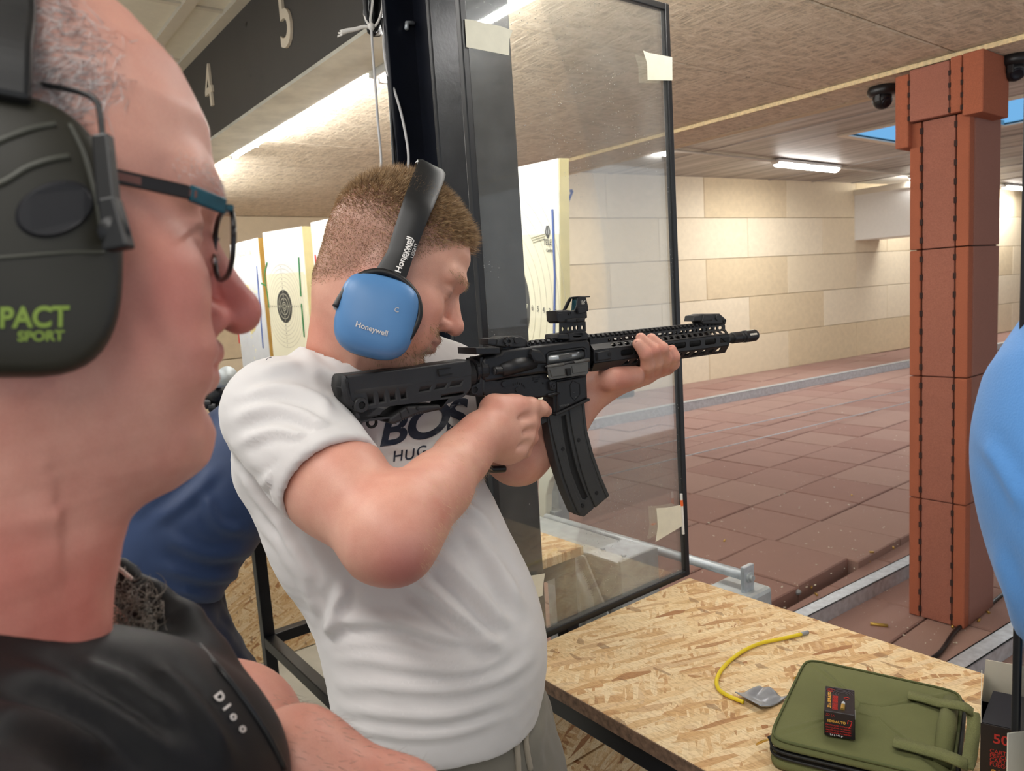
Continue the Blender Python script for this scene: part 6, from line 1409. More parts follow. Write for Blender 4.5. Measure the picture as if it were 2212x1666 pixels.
trm = np_mesh('trousers', V, Q, MT['trs'], shooter); TT = BVHTree.FromPolygons([tuple(v) for v in V], [tuple(q) for q in Q.tolist()])
def cast(x, y, tree, off=.002):
    r_ = Vector(ray(x, y)).normalized(); h_, n_, i_, d_ = tree.ray_cast(Vector(CAM), r_, 4); return None if h_ is None else np.array(h_-r_*off)
MT['cordg'] = cloth('grey_drawcord', srgb(158, 148, 132), .9, 900, .1, .4)
for k, pl_ in enumerate((((1115, 1585), (1116, 1610), (1119, 1640), (1120, 1680)), ((1138, 1578), (1136, 1600), (1140, 1630), (1146, 1662)))):
    P = [p for p in (cast(x, y, TT, .006) for x, y in pl_) if p is not None]
    if len(P) > 2: MB().tube(spline(P, 6), .0042, 8).build('drawstring', MT['cordg'], shooter, smooth=True)
for lg in (LR, LL):
    V, Q = surf_nets(lambda P: smax(chain(P, [(lg[2][0]-Z0*.03, .048), (lg[3][0]+np.array([.02, .05, 0]), .044)], .03), -(P[:, 2]-.002), .01), np.minimum(lg[2][0], lg[3][0])-.12, np.maximum(lg[2][0], lg[3][0])+.14, .008); np_mesh('shoe', V, Q, MT['greyshoe'], shooter)
# black wrist band seen under the trigger hand
P = spline([dirw(1040, 1000, -.02), dirw(1052, 1012, -.02), dirw(1070, 1014, -.02), dirw(1090, 1013, -.02)], 6)
o = MB().tube(P, .0055, 8).build('wrist_band', MT['black'], shooter, smooth=True); o['label'] = 'black wrist band'

# ---------------------------------------------------------------- blue ear defenders worn by the shooter
MT['cup_blue'] = simple('blue_plastic', srgb(78, 126, 176), .42, var=.04, vs=12); MT['blackp'] = simple('black_plastic', srgb(17, 17, 19), .45, var=.1)
ed = thing('ear_defenders', 'blue ear defenders with black headband worn by the shooter', 'ear defenders', tuple(HS.w((0, 0, 0))))
cR = at(815, 682, .915); ax_ = nrm(-(math.sin(ps+.12)*-C_R+math.cos(ps)*C_F)+.10*C_U)     # outward, towards camera
tl = math.radians(14); cu_u = nrm(math.cos(tl)*C_U+math.sin(tl)*C_R); cu_u = nrm(cu_u-ax_*(cu_u@ax_)); cu_r = np.cross(cu_u, ax_)
def cup(c0, out, uu, rr, name, k=1.0):
    n = 44; V = []; prof = [(-.030, .80), (-.022, .98), (-.010, 1.0), (.004, .975), (.011, .90), (.0155, .78), (.0180, .60), (.0195, .35), (.020, .08)]
    for z, s_ in prof:
        for j in range(n):
            a = 2*math.pi*j/n; c_, s2 = math.cos(a), math.sin(a); e_ = .62
            V.append(c0+out*z*k+rr*math.copysign(abs(c_)**e_, c_)*.0505*s_*k*(1+.05*s2)+uu*math.copysign(abs(s2)**e_, s2)*.0520*s_*k)
    L_ = len(prof); F = [(i*n+j, i*n+(j+1) % n, (i+1)*n+(j+1) % n, (i+1)*n+j) for i in range(L_-1) for j in range(n)]+[tuple(reversed(range(n))), tuple(range((L_-1)*n, L_*n))]
    return V, F
V, F = cup(cR, ax_, cu_u, cu_r, 'ear_cup', 1.0); put(mesh('ear_cup', V, F, MT['cup_blue'], smooth=True), ed)
V, F = cup(cR-ax_*.034, ax_, cu_u, cu_r, 'cushion', .92); put(mesh('cushion', V, F, MT['blackp'], smooth=True), ed)
cL = cR-ax_*.20; V, F = cup(cL, -ax_, cu_u, -cu_r, 'ear_cup'); put(mesh('ear_cup', V, F, MT['cup_blue'], smooth=True), ed)
# yoke wire around the cup
def cp2(x, y, dz): p = onplane(x, y, cR+ax_*dz, ax_); return p
yk = spline([cp2(815+(x-815)*1.03, 682+(y-682)*1.03, .004) for x, y in ((727, 664), (741, 640), (762, 612), (790, 594), (826, 590), (866, 606), (893, 634), (903, 662), (901, 690), (886, 722), (878, 732))], 6)
MB().tube(yk, .0044, 8).build('yoke', MT['blackp'], ed, smooth=True)
MB().tube([cp2(729, 661, -.002)-ax_*.004, cp2(729, 661, -.002)+ax_*.004], .0055, 12).build('yoke_pivot', MT['galv2'], ed, smooth=True); MB().obox(cp2(882, 724, -.002), cu_r*.004, ax_*.005, cu_u*.009).build('yoke_pivot', MT['blackp'], ed, bevel=.002)
# headband: strap from yoke over the head
HBV = BVHTree.FromPolygons([tuple(v) for v in hV], [tuple(q) for q in hQ.tolist()])
cl_ = [cp2(840, 603, -.002), cp2(862, 556, -.004)]
for x, y, of_ in ((880, 505, .014), (898, 455, .013), (910, 424, .012)):
    q_ = cast(x, y, HBV, of_)
    if q_ is not None: cl_.append(q_)
cl_ = spline(cl_+[HS.w((-.006, -.038, .160)), HS.w((-.014, .0, .167)), HS.w((-.014, .052, .152)), HS.w((-.006, .099, .089)), cL+cu_u*.05], 8)
wdir = nrm(cu_r*.94+ax_*.05); V = []; n_ = len(cl_)
hw = np.interp(np.linspace(0, 1, n_), [0, .12, .3, .5, 1], [.020, .0165, .0185, .0205, .018])
for i, p in enumerate(cl_):
    t_ = nrm(cl_[min(i+1, n_-1)]-cl_[max(i-1, 0)]); wv2 = nrm(HS.f-t_*(HS.f@t_)); on_ = nrm(np.cross(t_, wv2)); on_ = on_ if on_@(p-HS.w((0, 0, .02))) > 0 else -on_
    for a, b in ((-1, -.6), (-1, .3), (-.75, 1), (.75, 1), (1, .3), (1, -.6)): V.append(p+wv2*a*hw[i]+on_*b*.0045)
F = [(6*i+j, 6*i+(j+1) % 6, 6*i+6+(j+1) % 6, 6*i+6+j) for i in range(n_-1) for j in range(6)]+[tuple(range(5, -1, -1)), tuple(range(6*n_-6, 6*n_))]
hbm = mesh('headband', V, F, MT['blackp'], smooth=False); autosmooth(hbm, 50); put(hbm, ed)
bm_ = BVHTree.FromPolygons([tuple(v) for v in V], F)
u0 = np.array([.34, -.94]); 
decal('Honeywell', 873, 550, 19, (.33, -.94), (-.94, -.33), MT['cwhite'], 'printed_text', ed, bm_, .4); decal('HOWARD\nLEIGHT', 890, 540, 10, (.33, -.94), (-.94, -.33), MT['cwhite'], 'printed_text', ed, bm_, .1)
V, F = cup(cR, ax_, cu_u, cu_r, '', 1.0); cb_ = BVHTree.FromPolygons([tuple(v) for v in V], F)
MT['silverp'] = simple('silver_print', srgb(206, 200, 196), .3, .3)
decal('Honeywell', 803, 711, 17, (.95, .30), (.25, -.95), MT['silverp'], 'printed_text', ed, cb_, .3, off=.0009); decal('C', 857, 670, 15, (.98, .1), (.1, -.98), MT['silverp'], 'printed_text', ed, cb_, off=.0009)
# ================================================================= man in the foreground (profile, black shirt)
FSK = lin(217, 163, 147); FRD = lin(194, 108, 100); FPL = lin(232, 192, 174)
onl = thing('person', 'balding man in black shirt and glasses watching in the left foreground', 'person', (at(150, 1400, .43)[0], at(150, 1400, .43)[1], 0))
ps = math.radians(32); HFr = Fr(at(43, 560, .385), math.cos(ps)*C_R+math.sin(ps)*C_F, C_U)
def zs_(L): M_ = L.copy(); M_[:, 2] = np.where(L[:, 2] < 0, L[:, 2]/1.10, L[:, 2]/1.13); return M_
hf2 = HF+np.interp(HZ_, [-.12, -.05, 0, .05, .14], [.006, .004, .004, .004, 0])
def fhead(L):
    d = head_sdf(zs_(L), nose=1.12, hf=hf2, nose_dz=-.004, fat=1.04, jaw=1.1)
    d = smin(d, rcone(L, (-.030, 0, -.050), (-.022, .010, -.235), .062, .060), .030)
    Lm = np.c_[L[:, 0], np.abs(L[:, 1]), L[:, 2]]; d = smin(d, rcone(Lm, (.0945, 0, -.0470), (.086, .018, -.0530), .0062, .0040), .006); d = smin(d, rcone(Lm, (.0915, 0, -.0625), (.084, .017, -.0575), .0066, .0040), .006); d = smax(d, -rcone(Lm, (.1040, 0, -.0552), (.082, .0265, -.0562), .0014, .0012), .004)
    d = smin(d, rcone(L, (.030, -.030, -.105), (.020, -.010, -.21), .016, .014), .03)
    d = smin(d, rcone(L, (-.005, -.058, -.07), (.018, -.014, -.215), .010, .008), .02)           # neck muscle
    for a, b in (((.070, -.060, .030), (.060, -.066, .034)), ((.071, -.060, .022), (.058, -.068, .020)), ((.069, -.061, .014), (.056, -.067, .006))): d = smax(d, -rcone(L, a, b, .0006, .0004), .004)
    return d
V, Q = surf_nets(fhead, (-.13, -.115, -.27), (.145, .115, .18), .0026); V = relax(V, Q, 1); N = normals(V, Q)
V = V+N*((vnoise(V, 260, 4)*.00035+vnoise(V, 120, 6)*.0005)*np.clip((.12-V[:, 2])/.05, .2, 1))[:, None]
Lz = zs_(V); ch = head_colour(Lz, FSK, FRD, FPL); n1 = vnoise(V, 70, 11)*.5+vnoise(V, 180, 12)*.4
m_ = np.clip(.28+.42*n1, 0, .75)*np.clip((.06-V[:, 2])/.05, .15, 1); ch = ch*(1-m_[:, None])+FRD*m_[:, None]
m_ = .75*np.exp(-((Lz[:, 0]-.105)**2+Lz[:, 1]**2+(Lz[:, 2]+.014)**2)/(2*.018**2)); ch = ch*(1-m_[:, None])+lin(184, 84, 84)*m_[:, None]
m_ = np.clip((-.10-V[:, 2])/.06, 0, 1)*.45*(1+.4*n1); m_ = np.clip(m_, 0, .8); ch = ch*(1-m_[:, None])+lin(186, 92, 80)*m_[:, None]
st_ = np.exp(-((Lz[:, 2]+.08)/.035)**2)*np.clip((V[:, 0]-.0)/.04, 0, 1)*.28; ch = ch*(1-st_[:, None])+lin(176, 140, 126)*st_[:, None]
def fhair(L):
    x, z = L[:, 0], L[:, 2]; xh = np.interp(z, [.035, .05, .065, .085, .10, .13, .16], [-.02, .030, .046, .052, .046, .026, -.02]); return np.clip((xh-x)/.018, 0, 1)*np.clip((z-.03)/.02, 0, 1)
hz = fhair(V); ch = ch*(1-.45*hz[:, None])+lin(196, 170, 164)*.45*hz[:, None]
fparts = [(HFr.w(V), Q, ch)]; FV, FQ, FL, FN_ = HFr.w(V), Q, V, HFr.d(N)
FRS, FLS = HFr.w((-.03, -.185, -.275)), HFr.w((-.03, .165, -.255)); FRE, FRW = HFr.w((-.01, -.225, -.54)), HFr.w((.13, -.10, -.52))
def fbody(P):
    d = chain(P, [(HFr.w((-.024, .010, -.22)), .056), (at(150, 1520, .49), .058), (at(230, 1790, .53), .085)], .05)
    d = smin(d, chain(P, [(FLS, .045), (FLS*.5+at(380, 1570, .585)*.5-Z0*.01, .045), (at(380, 1570, .585), .046), (at(478, 1612, .565), .056), (at(520, 1740, .545), .046)], .03), .03)
    d = smin(d, chain(P, [(at(520, 1740, .545), .044), (at(640, 1652, .50), .034), (at(870, 1745, .49), .026), (at(885, 1870, .49), .024)], .02), .02)
    d = smin(d, chain(P, [(at(230, 1790, .53), .085), (at(150, 2300, .62), .10), (at(100, 2900, .80), .12)], .05), .05)
    d = smin(d, chain(P, [(HFr.w((-.03, 0, -.24)), .05), (FRS, .045), (FRE, .040), (FRW, .027), (HFr.w((.16, -.07, -.505)), .024)], .02), .03)
    return d
pts = np.array([FRS, FLS, FRE, FRW, at(880, 1735, .50), at(150, 1300, .42), at(480, 1540, .6), at(150, 2000, .6)]); V, Q = surf_nets(fbody, pts.min(0)-.10, pts.max(0)+.10, .0056); V = relax(V, Q, 1)
n1 = vnoise(V, 60, 21)*.5+vnoise(V, 150, 22)*.4; c_ = np.tile(lin(204, 150, 132), (len(V), 1)); m_ = np.clip(.15+.35*n1, 0, .6)[:, None]; c_ = c_*(1-m_)+FRD*m_
fparts.append((V, Q, c_)); BV, BQ = V, Q
fparts.append(hand_parts(HFr.w((.16, -.07, -.505)), HFr.d((.7, .7, .1)), HFr.d((0, -.3, 1)), -1, lin(204, 150, 132))); fparts.append(hand_parts(at(885, 1880, .49), -C_U*.9+C_R*.25+C_F*.2, C_R, 1, lin(204, 150, 132)))
off = 0; VV, QQ, CC_ = [], [], []
for V, Q, c in fparts: VV.append(V); QQ.append(Q+off); CC_.append(c); off += len(V)
np_mesh('body', np.vstack(VV), np.vstack(QQ), MT['skin'], onl, True, np.vstack(CC_))
# grey hair at the temple and back
cL_ = FL[FQ].mean(1); wq = fhair(cL_)+.03*np.clip((cL_[:, 2]-.09)/.03, 0, 1); pts, qi = sample_surface(FV, FQ, wq*(cL_[:, 1] < .03)+1e-7, 26000); Lq = HFr.loc(pts); nq = FN_[FQ[qi]].mean(1); nq /= np.linalg.norm(nq, axis=1)[:, None]
fl = HFr.d(np.c_[-.7+.3*rng.normal(size=len(pts)), 0*pts[:, 0], -.5+.3*rng.normal(size=len(pts))])
dd = nq*.35+fl+rng.normal(0, .15, nq.shape); dd /= np.linalg.norm(dd, axis=1)[:, None]
hair_mesh('hair', pts-nq*.0004, dd, rng.uniform(.006, .017, len(pts)), .0005, MT['hair_grey'], onl, bend=-nq*.25, seg=3)
# brow and stubble
cz = zs_(cL_); bw = 1.5*np.exp(-((cz[:, 2]-.040)/.0045)**2)*(cz[:, 0] > .066)*(cz[:, 0] < .10)
pts, qi = sample_surface(FV, FQ, bw*(cL_[:, 1] < .02)+1e-7, 700); nq = FN_[FQ[qi]].mean(1); dd = nq*.6+HFr.d(np.tile([.1, 0, -.5], (len(pts), 1)))+rng.normal(0, .2, nq.shape); dd /= np.linalg.norm(dd, axis=1)[:, None]
hair_mesh('facial_hair', pts, dd, rng.uniform(.0008, .0035, len(pts)), .00025, MT['hair_grey'], onl)
# forearm hair
fc = project(BV)[BQ].mean(1); cen = BV[BQ].mean(1); wq = ((fc[:, 0] > 560) & (fc[:, 1] > 1500)).astype(float); Nb = normals(BV, BQ)
pts, qi = sample_surface(BV, BQ, wq+1e-9, 2400); nq = Nb[BQ[qi]].mean(1); dd = nq*.4+np.tile(C_R*.8-C_U*.5, (len(pts), 1))+rng.normal(0, .25, nq.shape); dd /= np.linalg.norm(dd, axis=1)[:, None]
hair_mesh('arm_hair', pts, dd, rng.uniform(.004, .010, len(pts)), .00024, MT['hair_chest'], onl, seg=3)
# black shirt
def fshirt(P):
    d = chain(P, [(at(-260, 1690, .37), .066), (at(60, 1684, .375), .066), (at(250, 1684, .395), .062), (at(375, 1715, .43), .055), (at(425, 1765, .46), .049)], .04)
    d = smin(d, chain(P, [(at(250, 1720, .42), .058), (at(250, 2000, .52), .10), (at(180, 2600, .75), .13)], .05), .05)
    d = smin(d, chain(P, [(HFr.w((-.045, -.045, -.215)), .044), (HFr.w((-.04, -.12, -.245)), .052), (FRS, .064), (FRS*.55+FRE*.45, .058)], .04), .05)
    d = smin(d, chain(P, [(HFr.w((-.050, .03, -.235)), .040), (HFr.w((-.05, .10, -.25)), .050), (FLS, .060)], .04), .05)
    d = smin(d, chain(P, [(HFr.w((-.04, 0, -.365)), .105), (HFr.w((-.035, 0, -.60)), .130), (HFr.w((-.02, 0, -.78)), .130)], .06), .08)
    d = smin(d, rcone(P, HFr.w((-.05, -.10, -.36)), HFr.w((-.05, .10, -.36)), .075, .075), .06)
    col_ = chain(P, [(at(188, 1183, .482), .0045), (at(262, 1236, .482), .006), (at(330, 1292, .479), .0085), (at(392, 1352, .474), .013), (at(425, 1430, .468), .018), (at(440, 1520, .465), .026)], .012)
    d = smin(d, col_, .02); d = smin(d, chain(P, [(at(225, 1240, .512), .012), (at(285, 1340, .502), .020), (at(340, 1440, .485), .028)], .02), .02)
    return d
pts = np.array([at(-300, 1400, .36), at(600, 1700, .5), at(188, 1160, .5), FRS, FLS, HFr.w((-.02, 0, -.76))]); V, Q = surf_nets(fshirt, pts.min(0)-.14, pts.max(0)+.14, .0048); V = relax(V, Q, 2); N = normals(V, Q)
V = folds(V, N, [([(0, 1450), (120, 1480), (260, 1560), (380, 1640)], .004, 26), ([(-40, 1540), (100, 1570), (240, 1640)], .005, 30), ([(150, 1430), (280, 1480), (400, 1560)], .003, 20), ([(330, 1440), (420, 1520), (500, 1640)], .003, 18)]); N = normals(V, Q)
np_mesh('black_shirt', V, Q, MT['blackshirt'], onl); FB = BVHTree.FromPolygons([tuple(v) for v in V], [tuple(q) for q in Q.tolist()])
for ch_, x, y in (('D', 474, 1506), ('I', 490, 1528), ('o', 506, 1548), ('o', 526, 1574)): decal(ch_, x, y, 27, (.62, .78), (.78, -.62), MT['silverp'], 'shirt_mark', onl, FB, 1.2, off=.0012)
P = [p for p in (cast(x, y, FB, .0012) for x, y in ((430, 1395), (470, 1440), (510, 1490), (550, 1545), (585, 1600), (615, 1660))) if p is not None]
if len(P) > 2: MB().tube(spline(P, 6), .0018, 8).build('shirt_piping', MT['blackp'], onl, smooth=True)
P = [at(x, y, .474) for x, y in ((193, 1186), (225, 1205), (262, 1232), (285, 1252))]; MB().tube(spline(P, 5), .0014, 8).build('collar_edge', simple('pale_collar_tape', srgb(214, 190, 178), .8), onl, smooth=True)
# curly chest hair
mb = MB()
for k in range(230):
    x0, y0 = rng.uniform(205, 335), 0; y0 = rng.uniform(1190+(x0-205)*.75, 1330+(x0-205)*.75); p = at(x0, y0, .452+rng.uniform(-.008, .012)); a = rng.uniform(0, 6.28); cr_ = rng.uniform(.0022, .0050); dr = nrm(C_R*rng.normal(.3, .7)+C_U*rng.normal(0, .8)-C_F*rng.uniform(0, .6)); e1 = nrm(np.cross(dr, rng.normal(size=3))); e2 = np.cross(dr, e1); L_ = rng.uniform(.006, .016)
    P = [p+dr*L_*t_+cr_*(math.cos(a+t_*5.5)*e1+math.sin(a+t_*5.5)*e2) for t_ in np.linspace(0, 1, 9)]; mb.tube(P, np.linspace(.00030, .00014, 9), 4, False)
mb.build('chest_hair', MT['hair_chest'], onl)
# trousers so that the man stands on the floor
c0_ = HFr.w((-.02, 0, -.80))
V, Q = surf_nets(lambda P: smin(chain(P, [(c0_, .135), (np.array([c0_[0]-.08, c0_[1]+.02, .5]), .085), (np.array([c0_[0]-.08, c0_[1]+.02, .05]), .065)], .05), chain(P, [(c0_, .135), (np.array([c0_[0]+.08, c0_[1]-.04, .5]), .085), (np.array([c0_[0]+.08, c0_[1]-.04, .05]), .065)], .05), .05), (c0_[0]-.3, c0_[1]-.3, -.02), (c0_[0]+.3, c0_[1]+.3, c0_[2]+.2), .016); np_mesh('trousers', V, Q, MT['navyt'], onl)

# ---------------------------------------------------------------- glasses of the foreground man
MT['teal'] = simple('teal_frame', srgb(22, 74, 88), .3, .2, var=.3, vs=60); MT['dframe'] = simple('dark_frame', srgb(22, 18, 22), .3, var=.1)
t = NT('spectacle_lens'); tr = t.nd('ShaderNodeBsdfTransparent'); tr.inputs[0].default_value = (.92, .95, .95, 1); gl = t.nd('ShaderNodeBsdfGlossy'); gl.inputs['Roughness'].default_value = .02
mx = t.nd('ShaderNodeMixShader'); lw = t.nd('ShaderNodeLayerWeight'); lw.inputs[0].default_value = .62; t.lk(lw.outputs['Fresnel'], mx.inputs[0]); t.lk(tr.outputs[0], mx.inputs[1]); t.lk(gl.outputs[0], mx.inputs[2]); t.lk(mx.outputs[0], t.n['Material Output'].inputs['Surface']); MT['slens'] = t.m
gs_ = thing('glasses', 'dark glasses with teal temples worn by the man in the foreground', 'glasses', tuple(HFr.w((.1, 0, .02))))
GXl = .0950
def lens_loop(sy, n=30, k=1.0):
    P = []
    for j in range(n):
        a = 2*math.pi*j/n; c_, s_ = math.cos(a), math.sin(a); yy = .0265*math.copysign(abs(c_)**.7, c_)*k*(1-.10*(s_ < 0)*abs(s_)); zz2 = .0188*math.copysign(abs(s_)**.75, s_)*k
        P.append((GXl-.0, sy*(.034+yy), .0115+zz2))
    return P
for sy in (-1, 1):
    P = np.array([HFr.w(p) for p in lens_loop(sy)]); MB().tube(np.vstack([P, P[:1], P[1:2]]), .0015, 8).build('rim', MT['dframe'], gs_, smooth=True)
    put(mesh('lens', P, [tuple(range(len(P)))], MT['slens']), gs_)
    h0 = HFr.w((GXl-.0045, sy*.0615, .0265)); h1 = HFr.w((.072, sy*.0715, .0290)); h2 = HFr.w((-.005, sy*.0830, .034)); h3 = HFr.w((-.05, sy*.078, .018))
    MB().bar(HFr.w((GXl-.004, sy*.0555, .0265)), h0, .009, .0035, up=tuple(HFr.u)).build('end_piece', MT['teal'], gs_, bevel=.001)
    MB().bar(h0, h1, .0030, .0085, up=tuple(HFr.u)).build('temple', MT['teal'], gs_, bevel=.001); MB().bar(h1, h2, .0028, .0070, up=tuple(HFr.u)).build('temple', MT['dframe'], gs_, bevel=.001); MB().bar(h2, h3, .003, .007, up=tuple(HFr.u)).build('temple_tip', MT['dframe'], gs_, bevel=.001)
    a_, b_ = h1*.82+h0*.18, h1*.35+h2*.65; MB().bar(a_+(-HFr.l if sy < 0 else HFr.l)*.0018, b_+(-HFr.l if sy < 0 else HFr.l)*.0018, .0006, .0036, up=tuple(HFr.u)).build('temple_inlay', simple('brown_inlay', srgb(98, 60, 54), .4), gs_)
MB().tube(spline([HFr.w(p) for p in ((GXl-.001, -.0075, .018), (GXl+.003, 0, .021), (GXl-.001, .0075, .018))], 5), .0012, 8).build('bridge', MT['dframe'], gs_, smooth=True)
for sy in (-1, 1): MB().lathe([(.0006, -.004), (.0020, 0), (.0006, .004)], HFr.w((.094, sy*.0110, .006)), HFr.u, 10).build('nose_pad', MT['slens'], gs_, smooth=True)

# ---------------------------------------------------------------- olive electronic ear muffs of the foreground man
MT['olcup'] = simple('olive_black_plastic', srgb(38, 36, 28), .45, var=.12, vs=10); MT['olpad'] = simple('blue_black_rubber', srgb(20, 20, 26), .6, var=.15); MT['olline'] = simple('lighter_olive_edge', srgb(66, 66, 58), .5, var=.1); MT['green'] = simple('lime_print', srgb(126, 150, 62), .6, var=.05)
em = thing('ear_muffs', 'dark olive electronic ear muffs worn by the man in the foreground', 'ear muffs', tuple(HFr.w((0, 0, 0))))
co = at(6, 512, .312); eo = nrm(math.sin(ps)*C_R-math.cos(ps)*C_F); eu = nrm(C_U-eo*(C_U@eo)); er = np.cross(eu, eo)
def ocup(c0, out, uu, rr, prof, wx=.0455, wz=.0600):
    n = 48; V = []
    for z, s_ in prof:
        for j in range(n):
            a = 2*math.pi*j/n; c_, s2 = math.cos(a), math.sin(a); e_ = .58; tp = 1-.20*max(0, s2)**1.5+.0*s2
            V.append(c0+out*z+rr*math.copysign(abs(c_)**e_, c_)*wx*s_*tp+uu*math.copysign(abs(s2)**.66, s2)*wz*s_)
    L_ = len(prof); return V, [(i*n+j, i*n+(j+1) % n, (i+1)*n+(j+1) % n, (i+1)*n+j) for i in range(L_-1) for j in range(n)]+[tuple(reversed(range(n))), tuple(range((L_-1)*n, L_*n))]
pc = [(-.022, .90), (-.012, .99), (.0, 1.0), (.008, .985), (.0115, .95), (.0130, .90), (.0150, .80), (.0175, .6), (.0185, .35), (.019, .08)]
V, F = ocup(co, eo, eu, er, pc); put(mesh('ear_cup', V, F, MT['olcup'], smooth=True), em); CB2 = BVHTree.FromPolygons([tuple(v) for v in V], F)
V, F = ocup(co-eo*.022, eo, eu, er, [(-.018, .80), (-.012, .96), (-.004, .98), (.002, .9)]); put(mesh('cushion', V, F, MT['olpad'], smooth=True), em)
c2_ = HFr.w((-.01, .105, -.005)); V, F = ocup(c2_, -eo, eu, -er, pc); put(mesh('ear_cup', V, F, MT['olcup'], smooth=True), em)
# oval battery pad
n = 30; ring_ = [cast(118+88*math.cos(a), 452-62*math.sin(a)-16*math.cos(a), CB2, -.0005) for a in np.linspace(0, 6.283, n+1)[:-1]]; ring2 = [cast(118+78*math.cos(a), 452-54*math.sin(a)-14*math.cos(a), CB2, .0022) for a in np.linspace(0, 6.283, n+1)[:-1]]
if all(p is not None for p in ring_+ring2): put(mesh('battery_pad', ring_+ring2, [(i, (i+1) % n, n+(i+1) % n, n+i) for i in range(n)]+[tuple(range(n, 2*n))], MT['olpad'], smooth=False), em)
for pl_, r_ in (([(-60, 330), (20, 296), (70, 278), (120, 268)], .0013), ([(-60, 420), (10, 392), (60, 362), (110, 345), (150, 338)], .0013), ([(-40, 560), (60, 552), (150, 545), (225, 545)], .0008), ([(150, 268), (180, 330), (205, 420), (222, 520)], .0010)):
    P = [p for p in (cast(x, y, CB2, .0003) for x, y in pl_) if p is not None]
    if len(P) > 1: MB().tube(spline(P, 6), r_, 8).build('moulded_edge', MT['olline'], em, smooth=True)  # lighter lines along the moulded edges of the cup
decal('IMPACT', 42, 688, 62, (1, -.02), (.02, -1), MT['green'], 'printed_text', em, CB2, 2.0, .98, off=.0008); decal('SPORT', 88, 727, 30, (1, -.02), (.02, -1), MT['green'], 'printed_text', em, CB2, 1.0, 1.12, off=.0008)
# wire, slider, pivot, band
dd_ = .318
wp = spline([at(x, y, d_) for x, y, d_ in ((-40, 168, .335), (40, 176, .328), (120, 188, .322), (180, 202, .318), (207, 218, .316), (216, 245, .315), (222, 300, .314))], 8); MB().tube(wp, .0013, 10).build('wire_arm', MT['blackp'], em, smooth=True)
def quadbar(a, b, w0, w1, th, name): 
    a, b = np.array(a), np.array(b); d_ = nrm(b-a); s_ = nrm(np.cross(d_, C_F)); V = [p+s_*k*w_+C_F*q_ for p, w_ in ((a, w0), (b, w1)) for q_ in (-th, th) for k in (-1, 1)]
    return MB().add(V, [(0, 1, 3, 2), (4, 6, 7, 5), (0, 4, 5, 1), (2, 3, 7, 6), (0, 2, 6, 4), (1, 5, 7, 3)]).build(name, MT['blackp'], em, bevel=.0012)
quadbar(at(222, 292, .314), at(236, 445, .312), .0036, .0042, .003, 'slider'); quadbar(at(238, 430, .311), at(258, 540, .311), .0035, .0055, .004, 'slider_foot')
MB().tube([at(246, 500, .308), at(246, 500, .318)], .0062, 14).build('pivot', MT['blackp'], em, smooth=True)
bp_ = spline([at(-4, 215, .300), at(0, 100, .303), at(8, -20, .318), HFr.w((-.012, -.066, .172)), HFr.w((-.012, 0, .185)), HFr.w((-.012, .06, .168)), HFr.w((-.012, .098, .09)), c2_+eu*.05], 8); V = []
for i, p in enumerate(bp_):
    t_ = nrm(bp_[min(i+1, len(bp_)-1)]-bp_[max(i-1, 0)]); wv2 = nrm(HFr.f-t_*(HFr.f@t_)); o_ = np.cross(t_, wv2)
    for a, b in ((-1, -1), (-1, 1), (1, 1), (1, -1)): V.append(p+wv2*a*.0115+o_*b*.005)
nb = len(bp_); o = mesh('headband', V, [(4*i+j, 4*i+(j+1) % 4, 4*i+4+(j+1) % 4, 4*i+4+j) for i in range(nb-1) for j in range(4)]+[(3, 2, 1, 0), tuple(range(4*nb-4, 4*nb))], MT['blackp']); bev(o, .003, 2); put(o, em)

# ================================================================= man in the navy jacket, bent over the next bench
nv = thing('person', 'person in navy blue jacket and trousers bending over the far bench', 'person', (at(400, 1500, 2.35)[0], at(400, 1500, 2.35)[1], 0))
jh, jm, js = at(310, 1215, 2.25), at(420, 1110, 2.30), at(560, 985, 2.36); hd = at(650, 900, 2.45)
fr1, fr2 = at(455, 1470, 2.35), at(330, 1500, 2.15); fr1[2] = .06; fr2[2] = .06
def jbody(P):
    d = chain(P, [(jh, .16), (jm, .15), (js, .14), (hd, .07)], .06); d = smin(d, sph(P, hd+C_R*.08, .095), .05)
    d = smin(d, chain(P, [(jh, .14), ((jh*.45+fr1*.55)+np.array([.04, .08, 0]), .085), (fr1, .05)], .05), .06); d = smin(d, chain(P, [(jh, .14), ((jh*.45+fr2*.55)+np.array([.04, .06, 0]), .085), (fr2, .05)], .05), .06)
    return smin(d, chain(P, [(js, .08), (js+np.array([.25, .1, -.25]), .05), (js+np.array([.35, .25, -.22]), .04)], .04), .04)
pts = np.array([jh, js, hd, fr1, fr2]); V, Q = surf_nets(jbody, pts.min(0)-.32, pts.max(0)+.42, .018); np_mesh('body', V, Q, MT['skin'], nv, True, np.tile(SK, (len(V), 1)))
def jacket(P):
    d = chain(P, [(jh+C_U*.03, .205), (jm+C_U*.02, .205), (js+C_U*.01, .195)], .08); d = smin(d, sph(P, at(400, 1230, 2.26), .13), .08)
    d = smin(d, chain(P, [(js, .11), (js+np.array([.25, .1, -.25]), .075), (js+np.array([.33, .22, -.23]), .055)], .05), .06)
    return d
V, Q = surf_nets(jacket, pts.min(0)-np.array([.4, .4, -.4]), pts.max(0)+.45, .011); V = relax(V, Q, 2); N = normals(V, Q)
V = folds(V, N, [([(270, 1120), (340, 1060), (420, 1000)], .010, 16), ([(330, 1130), (400, 1080), (470, 1010)], .008, 14), ([(360, 1160), (450, 1200), (560, 1190)], .010, 14), ([(340, 1220), (440, 1250), (540, 1240)], .010, 14), ([(380, 1270), (450, 1290), (520, 1280)], .010, 12), ([(440, 1060), (470, 1130), (530, 1150)], .008, 12)]); np_mesh('jacket', V, Q, MT['navyj'], nv)
